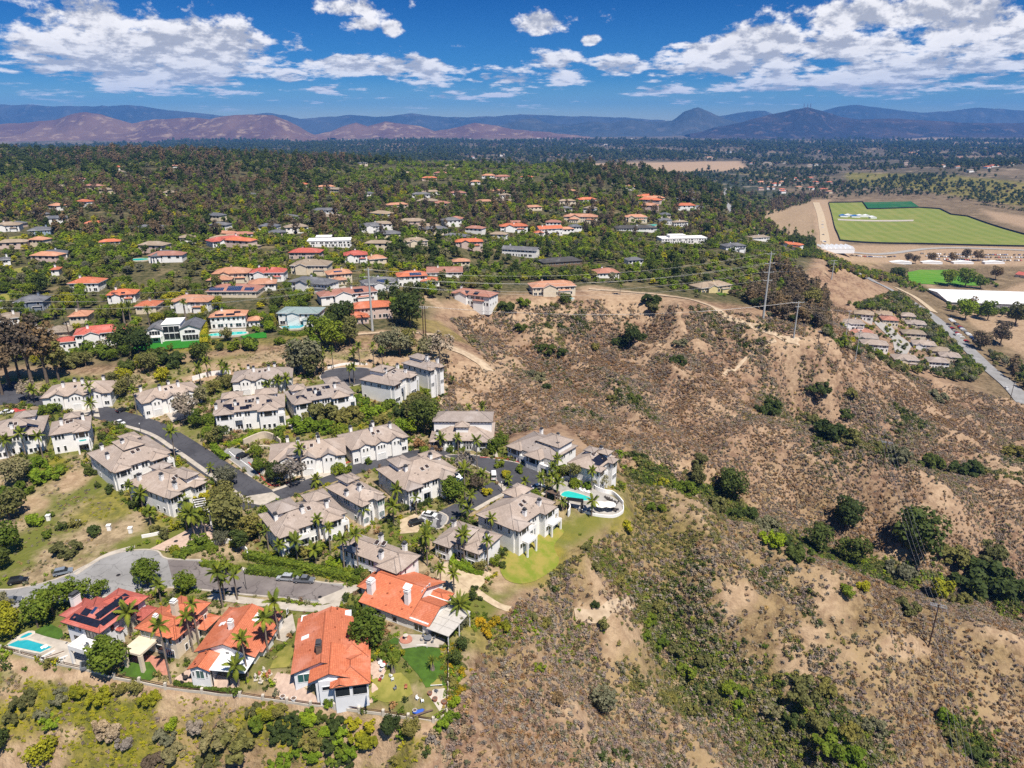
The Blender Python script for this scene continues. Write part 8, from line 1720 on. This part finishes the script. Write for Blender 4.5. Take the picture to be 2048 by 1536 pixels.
        W_ = wpoly(poly); xs = [p.x for p in W_]; ys = [p.y for p in W_]; nn = int((max(xs)-min(xs))*(max(ys)-min(ys))/(d*d)*1.5)+20
        a = RNG.uniform(min(xs), max(xs), nn); b = RNG.uniform(min(ys), max(ys), nn); k = in_poly(a, b, [(p.x, p.y) for p in W_]) & ~blocked(a, b); a, b = a[k], b[k]
        GX_.append(a); GY_.append(b); GK.append(RNG.choice(ks, len(a))); GS_.append(RNG.uniform(sz[0], sz[1], len(a)))
    a = np.concatenate(GX_); b = np.concatenate(GY_); X = np.concatenate([X, a]); Y = np.concatenate([Y, b]); Z = np.concatenate([Z, hz(a, b)]); s = np.concatenate([s, np.concatenate(GS_)]); K = np.concatenate([K, np.concatenate(GK)])
    X = np.concatenate([X, X2, X3]); Y = np.concatenate([Y, Y2, Y3]); Z = np.concatenate([Z, z2, z3]); s = np.concatenate([s, s2, s3]); K = np.concatenate([K, K2, K3])
    print('woods', len(X))
    scatter('woods', np.stack([X, Y, Z-.3], 1), np.stack([s, s, s*RNG.uniform(.8, 1.25, s.shape)], 1), K, WOOD, label='dark mixed woods covering the plateau and far plain', cat='woods')
woods()
# ------------------------------------------------------------------ labels of all plants, told apart by neighbour and order

def gardens():
    """planting between the houses of the near estates"""
    X, Y = spread(60000, -230, 75, 100, 360); u, v = pxv(X, Y, hz(X, Y)); d = in_poly(u, v, [(-60,1345),(180,1345),(480,1390),(860,1440),(900,1390),(935,1230),(1010,1130),(1110,1040),(1250,1035),(1250,965),(1000,880),(890,850),(895,730),(560,725),(250,745),(-60,790)])
    d &= ~in_poly(u, v, [(-60,905),(60,925),(160,925),(225,985),(260,1020),(330,1045),(290,1085),(200,1100),(120,1140),(-60,1165)]); dist = np.full(X.shape, 99.0)
    for f in FOOT[:27]:
        c = np.array(f); e = c.mean(0); r = np.linalg.norm(c-e, axis=1).max(); dist = np.minimum(dist, np.hypot(X-e[0], Y-e[1])-r)
    n1 = fbm(X/7, Y/7, 3, 97); k = d & (RNG.uniform(size=X.shape) < np.clip(.62+n1*.8-np.clip(dist, 0, 20)/32, .04, .95)) & ~blocked(X, Y)
    for poly in SHEETS:
        xs = [p[0] for p in poly]; ys = [p[1] for p in poly]; s_ = k & (X > min(xs)) & (X < max(xs)) & (Y > min(ys)) & (Y < max(ys)); i = np.where(s_)[0]
        if len(i): k[i] &= ~in_poly(X[i], Y[i], poly)
    X, Y = X[k], Y[k]; i = thin(X, Y, .9); X, Y = X[i], Y[i]; r = RNG.uniform(size=X.shape); n2 = fbm(X/10, Y/10, 2, 98)
    K = np.select([r < .3, r < .5, r < .65, r < .78, r < .88, r < .94], [0, 1, 2, 3, 4, 5], 6); s = RNG.uniform(.45, 1.35, X.shape)*(1+.6*np.clip(n2, 0, 1))
    pr = [('k%d' % j, tiny[j % 3].crown(lf)) for j, lf in enumerate(('green', 'dark', 'olive', 'bright', 'yellow', 'rust', 'grey'))]; print('gardens', len(X))
    scatter('garden_planting', np.stack([X, Y, hz(X, Y)-.1], 1), np.stack([s, s, s*RNG.uniform(.8, 1.6, s.shape)], 1), K, pr, label='mixed low garden planting around the townhouses', cat='planting')
gardens()
# ------------------------------------------------------------------ hills and far ranges
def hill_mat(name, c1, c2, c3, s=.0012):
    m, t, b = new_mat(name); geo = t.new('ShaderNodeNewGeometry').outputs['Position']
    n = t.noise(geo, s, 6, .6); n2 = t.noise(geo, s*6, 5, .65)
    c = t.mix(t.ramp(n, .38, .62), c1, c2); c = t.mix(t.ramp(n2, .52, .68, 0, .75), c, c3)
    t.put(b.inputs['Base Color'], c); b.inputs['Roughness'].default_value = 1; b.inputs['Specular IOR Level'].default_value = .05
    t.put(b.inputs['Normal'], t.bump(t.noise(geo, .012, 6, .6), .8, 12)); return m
def mountain(name, prof, Yd, depth, mat, seed, amp=.42, base=-85, back=None):
    us = np.array([p[0] for p in prof], float); vs_ = np.array([p[1] for p in prof], float)
    n = 260; u = np.linspace(us[0], us[-1], n); v = np.interp(u, us, vs_)
    v = v+fbm(u/26, u*0+seed, 4, seed)*1.6
    d = np.array([ray(a, b) for a, b in zip(u, v)]); k = Yd/d[:, 1]; X = d[:, 0]*k; Zc = CAMZ+d[:, 2]*k
    m = 46; rows = []
    for j in range(m):
        t = j/(m-1)*2-1            # -1 front foot, 0 crest, 1 back foot
        y = Yd+t*(depth if t < 0 else (back or depth)); f = np.clip(1-abs(t), 0, 1)**1.15
        px_ = X*(y/Yd if t < 0 else 1.0)
        g = fbm(px_/300, np.full(n, y)/380, 5, seed+7, ridge=True)
        z = base+(Zc-base)*f*(1+amp*(g-.3)*min(1, abs(t)*4)*(1-.3*f))
        rows.append(np.stack([px_, np.full(n, y)+fbm(px_/300, np.full(n, t*3), 3, seed+3)*90*abs(t), z], 1))
    V = np.concatenate(rows); idx = np.arange(m*n).reshape(m, n); F = np.stack([idx[:-1, :-1], idx[:-1, 1:], idx[1:, 1:], idx[1:, :-1]], 2).reshape(-1, 4)
    return tag(link(name, np_mesh(name, V, F, mat, True)), kind='structure')
HM1 = hill_mat('mauve_chaparral', (.105, .060, .056), (.165, .10, .078), (.34, .24, .16))
HM2 = hill_mat('cloud_shaded_chaparral', (.022, .024, .030), (.055, .042, .042), (.13, .09, .075))  # cloud shadow over this mountain is put into its darkened brush colour
HM3 = hill_mat('far_hills', (.030, .044, .052), (.055, .066, .072), (.10, .10, .10), .0008)  # dark forest tone with the distance haze's blue put into the colour
mountain('hills', [(-200,262),(-60,252),(20,246),(70,243),(110,238),(150,226),(172,223),(200,228),(235,238),(262,246),(300,239),(340,236),(380,233),(420,236),(460,230),(500,228),(545,230),(575,240),(600,255),(625,270),(660,276)], 8600, 900, HM1, 5)
mountain('hills', [(600,276),(660,262),(690,250),(712,244),(735,252),(770,242),(800,246),(840,252),(870,262),(910,255),(950,246),(990,250),(1030,258),(1080,262),(1130,268),(1180,274)], 9600, 900, HM1, 15)
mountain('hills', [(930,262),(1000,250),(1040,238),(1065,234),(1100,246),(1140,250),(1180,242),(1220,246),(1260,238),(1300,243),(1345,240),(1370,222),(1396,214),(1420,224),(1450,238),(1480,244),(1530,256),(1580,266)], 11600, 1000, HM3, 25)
mountain('mountain', [(1380,268),(1430,255),(1470,246),(1500,238),(1540,228),(1580,220),(1614,214),(1640,219),(1675,230),(1720,238),(1780,236),(1850,240),(1930,244),(2000,246),(2060,244),(2150,240),(2250,252)], 10200, 1000, HM2, 35)
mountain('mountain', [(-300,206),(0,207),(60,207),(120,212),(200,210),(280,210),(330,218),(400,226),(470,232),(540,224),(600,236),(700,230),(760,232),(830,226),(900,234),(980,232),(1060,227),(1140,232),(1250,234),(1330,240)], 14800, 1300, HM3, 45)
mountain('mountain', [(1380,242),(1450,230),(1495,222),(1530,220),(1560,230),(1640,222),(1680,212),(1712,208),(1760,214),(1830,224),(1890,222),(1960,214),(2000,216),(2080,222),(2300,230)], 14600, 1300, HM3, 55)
M_mast = pm('mast_steel', (.2, .1, .09), (.2, .1, .09), 1, .6)
for i, u in enumerate((1608, 1615, 1621)):
    d = ray(u, 214.5); k = 10200/d.y; b = Vector((d.x*k, 10200, CAMZ+d.z*k-6)); o = thing('radio_mast', f'radio mast on the dark mountain top, {["left","middle","right"][i]} one', 'mast', b, 0, 'radio masts on the mountain')
    MB().tube([(0, 0, 0), (0, 0, 55)], [4, 2], 5).build('mast', M_mast, o); MB().cyl((0, 0, 30), (0, 0, 36), 6, 6, 8).build('antenna_drum', M_mast, o)
# the air between: one even haze round everything
hm = bpy.data.materials.new('haze'); hm.use_nodes = True; ht = NT(hm.node_tree); ht.n.clear()
pv = ht.new('ShaderNodeVolumePrincipled'); pv.inputs['Density'].default_value = 0.52e-4; pv.inputs['Color'].default_value = (.13, .40, 1.0, 1); pv.inputs['Anisotropy'].default_value = 0.0
ho = ht.new('ShaderNodeOutputMaterial'); ht.l.new(pv.outputs[0], ho.inputs['Volume'])
tag(MB().box(-16500, -400, -180, 16500, 17500, 560).build('haze', hm), kind='stuff')
# ------------------------------------------------------------------ cars
def paint(name, c): 
    m = pm('paint_'+name, c, tuple(x*.92 for x in c), .5, .25, 0, .6); return m
PAINT = dict(black=paint('black', (.012, .012, .014)), white=paint('white', (.78, .78, .78)), silver=paint('silver', (.38, .40, .43)), grey=paint('grey', (.14, .15, .17)), blue=paint('blue', (.05, .09, .22)), red=paint('red', (.38, .03, .025)), slate=paint('slate', (.20, .23, .27)), tan=paint('tan', (.40, .35, .27)))
M_tyre = pm('tyre_rubber', (.012, .012, .012), (.02, .02, .02), 2, .9); M_lamp = pm('headlight_glass', (.7, .7, .7), (.65, .65, .65), 1, .15)
M_rlamp = pm('tail_light', (.4, .02, .02), (.35, .02, .02), 1, .2)
CARM = {}
def car_meshes(kind, col):
    if (kind, col) in CARM: return CARM[(kind, col)]
    m = PAINT[col]; W = .9
    prof = {'sedan': ([(-2.3,.35),(2.3,.35),(2.32,.72),(1.25,.88),(-1.55,.92),(-2.3,.85)], [(1.2,.86),(.45,1.42),(-.85,1.44),(-1.75,.92)]),
            'suv': ([(-2.3,.38),(2.3,.38),(2.32,.85),(1.3,1.02),(-2.2,1.05),(-2.32,.9)], [(1.25,1.0),(.55,1.68),(-1.7,1.72),(-2.2,1.04)]),
            'van': ([(-2.6,.38),(2.6,.38),(2.6,.95),(1.7,1.15),(-2.6,1.15)], [(1.9,1.12),(1.1,2.0),(-2.4,2.05),(-2.58,1.13)]),
            'pickup': ([(-2.8,.42),(2.6,.42),(2.62,.95),(1.4,1.08),(-2.8,1.08)], [(1.35,1.06),(.75,1.78),(-.65,1.78),(-.9,1.07)])}[kind]
    def extr(P, w, wt=None):
        mb = MB(); n = len(P); vs = []
        for s in (-1, 1):
            for x, z in P: vs.append((x, s*(w if wt is None or z < 1.1 else wt), z))
        mb.add(vs, [tuple(range(n))[::-1], tuple(range(n, 2*n))]+[(i, (i+1) % n, n+(i+1) % n, n+i) for i in range(n)]); return mb
    body = extr(prof[0], W).mesh('body', m); cab = prof[1]; roofz = cab[1][1]
    mbc = MB(); n = 4; vs = []
    for s in (-1, 1):
        for x, z in cab: vs.append((x, s*(W-.02 if z < roofz-.2 else W-.18), z))
    mbc.add(vs, [(3, 2, 1, 0), (4, 5, 6, 7)]+[(i, (i+1) % 4, 4+(i+1) % 4, 4+i) for i in range(4)]); glass = mbc.mesh('window', M_glass)
    rf = MB(); rf.box(cab[2][0]-.04, -(W-.16), roofz-.03, cab[1][0]+.04, W-.16, roofz+.05)
    for s in (-1, 1):
        for k in (0, 1): rf.box(cab[1][0]*.5+cab[2][0]*.5-.04-k*0, s*(W-.13)-.03, cab[0][1]-.05, cab[1][0]*.5+cab[2][0]*.5+.04, s*(W-.13)+.06*(s > 0), roofz)
    roof = rf.mesh('roof', m); ty = MB().cyl((0, -.11, 0), (0, .11, 0), .35, .35, 14).mesh('wheel', M_tyre); rim = MB().cyl((0, -.125, 0), (0, .125, 0), .21, .21, 10).mesh('rim', M_alu)
    hl = MB().box(-.06, -.2, -.09, .06, .2, .09); CARM[(kind, col)] = (body, glass, roof, ty, rim, hl.mesh('headlight', M_lamp), hl.mesh('tail_light', M_rlamp), prof)
    return CARM[(kind, col)]
def car(kind, col, a, b, label, group='parked cars', p=None, th=None, lift=.16):
    if p is None: pa, pb = gp(*a), gp(*b); p = (pa+pb)/2; th = math.atan2(pb.y-pa.y, pb.x-pa.x)
    p = Vector((p.x, p.y, hz1(p.x, p.y)+lift)); body, glass, roof, ty, rim, hl, tl, prof = car_meshes(kind, col)
    o = thing('parked_car', label, 'car', p, th, group); link('body', body, o); link('window', glass, o); link('roof', roof, o); x1 = max(q[0] for q in prof[0]); x0 = min(q[0] for q in prof[0])
    for x in (x1-.85, x0+.8):
        for s in (-1, 1): w = link('wheel', ty, o, (x, s*.82, .35)); link('rim', rim, w)
    for s in (-1, 1): link('headlight', hl, o, (x1-.02, s*.62, .72)); link('tail_light', tl, o, (x0+.02, s*.66, .8))
    if kind == 'pickup': link('cargo_bed', MB().box(-2.7, -.75, 1.085, -1.05, .75, 1.12).mesh('cargo_bed', M_black), o); link('toolbox', MB().box(-2.2, -.5, 1.12, -1.4, .6, 1.5).mesh('toolbox', M_metal), o)
for k, c, a, b, lb in [('suv','slate',(108,1153),(146,1143),'blue-grey estate car parked on the wide road bend'),('suv','black',(22,1169),(53,1163),'black car parked at the frame edge of the worn road'),('sedan','grey',(12,1208),(38,1203),'grey car half hidden by the grey tree at the frame edge'),
    ('suv','silver',(588,1161),(556,1159),'silver SUV parked beside the broad low hedge'),('pickup','grey',(592,1164),(628,1165),'dark pickup truck with tools parked behind the silver SUV'),('suv','black',(475,920),(497,910),'black SUV in the parking bay off the sloping street'),('van','white',(988,966),(987,945),'white van parked in the turning circle'),('sedan','white',(1066,979),(1086,975),'white car by the pool end of the turning circle'),('sedan','white',(846,1030),(872,1036),'white car with black roof in the inner parking bay'),('suv','black',(822,1052),(843,1046),'black car in the inner parking bay under the palm'),
    ('sedan','white',(232,845),(249,851),'white car parked at the upper street kerb'),('sedan','black',(237,826),(253,820),'black car in the bay by the upper street bend'),('sedan','white',(4,828),(26,826),'white car beyond the frame edge townhouse'),('sedan','grey',(548,783),(562,779),'grey car in front of the townhouse under the bare bank'),('sedan','white',(2010,775),(2016,782),'white car driving on the valley road'),('sedan','black',(1905,668),(1911,674),'black car driving up the valley road')]:
    car(k, c, a, b, lb)
for i, (u, v, c) in enumerate([(30,822,M_redcl),(45,824,M_redcl),(70,827,M_redcl),(105,826,M_bluecl)]):
    o = thing('tarpaulin', f'{"blue" if c is M_bluecl else "red"} tarpaulin heap beyond the frame edge townhouse, {["leftmost","middle","right","blue"][i]} one', 'tarpaulin', gp(u, v), .3*i, 'tarpaulins'); MB().add([(-1.5, -1, 0), (1.5, -1, 0), (1.6, 1, 0), (-1.4, 1, 0), (-.8, 0, .9), (.7, .2, 1.1)], [(0, 1, 5, 4), (1, 2, 5), (2, 3, 4, 5), (3, 0, 4)]).build('sheet', c, o)
# the valley parking ground: too small in the photograph to show parts
sm = {}
for c in PAINT:
    mb = MB(); mb.add([(x, y, z) for y in (-.95, .95) for x, z in ((-2.3, .25), (2.3, .25), (2.3, .85), (1.2, 1.0), (.5, 1.55), (-1.6, 1.55), (-2.2, 1.0))], [(6, 5, 4, 3, 2, 1, 0), (7, 8, 9, 10, 11, 12, 13)]+[(i, (i+1) % 7, 7+(i+1) % 7, 7+i) for i in range(7)]); sm[c] = mb.mesh('parked_car', PAINT[c])
rd = random.Random(5); cols = ['white', 'white', 'white', 'silver', 'silver', 'grey', 'black', 'black', 'blue', 'red', 'tan']
for r_, (a, b, n) in enumerate([((1840,508),(2060,511),46),((1850,513),(2060,516),42),((1870,519),(2060,522),36),((1700,512),(1790,514),22),((1900,640),(1960,690),22),((1895,650),(1945,695),18),((1650,486),(1645,440),10)]):
    pa, pb = gp(*a), gp(*b)
    for i in range(n):
        if rd.random() < .18: continue
        q = pa.lerp(pb, (i+.5)/n); c = rd.choice(cols); o = link('parked_car', sm[c], None, (q.x, q.y, hz1(q.x, q.y)+.6), math.atan2(pb.y-pa.y, pb.x-pa.x)+math.pi/2+rd.uniform(-.1, .1))
        tag(o, f'{c} car in the {["far row","middle row","near row","marquee row","roadside row","inner roadside row","track row"][r_]} of the valley parking ground', 'car', f'cars in the {["far row","middle row","near row","marquee row","roadside row","inner roadside row","track row"][r_]} of the valley parking ground')
# ------------------------------------------------------------------ plant labels: look, nearest landmark, place in the row
def label_plants():
    byl = {}
    for o, ph, cat, p in PLANTS:
        lm = nearest_landmark(p); d = min((q[0]-p[0])**2+(q[1]-p[1])**2 for q in LANDMARKS)
        byl.setdefault((ph, cat, lm), []).append((px(p)[0], o))
    for (ph, cat, lm), lst in byl.items():
        lst.sort(key=lambda t: t[0])
        for i, (u, o) in enumerate(lst):
            if len(lst) == 1: lb = f'{ph} near {lm}'
            elif i < len(ORD): lb = f'{ph} near {lm}, {ORD[i]}'
            else: lb = f'{ph} near {lm}, far along the row'
            w = lb.split()
            if len(w) > 16: lb = ' '.join(lb.replace(' from the left', ' from left').replace('the ', '').split()[:16])
            tag(o, lb, cat, {'palm': 'palm trees', 'tree': 'trees', 'shrub': 'shrubs', 'cactus': 'shrubs'}.get(cat, cat+'s'))
label_plants()

def tell_apart():
    by = {}
    for o in scene.objects:
        if o.parent is None and 'label' in o and o.get('kind') is None: by.setdefault(o['label'], []).append(o)
    for lb, lst in by.items():
        if len(lst) < 2: continue
        lst.sort(key=lambda o: px(o.location)[0] if o.location.y > 1 else 0)
        for i, o in enumerate(lst):
            if i < len(ORD) and len(lb.split()) <= 12: o['label'] = lb+', '+(ORD[i] if i < len(lst)-1 or i > 10 else 'rightmost')
            elif i < len(ORD): o['label'] = ' '.join(lb.split()[:13])+', '+ORD[i].replace(' from the left', ' from left')
tell_apart()
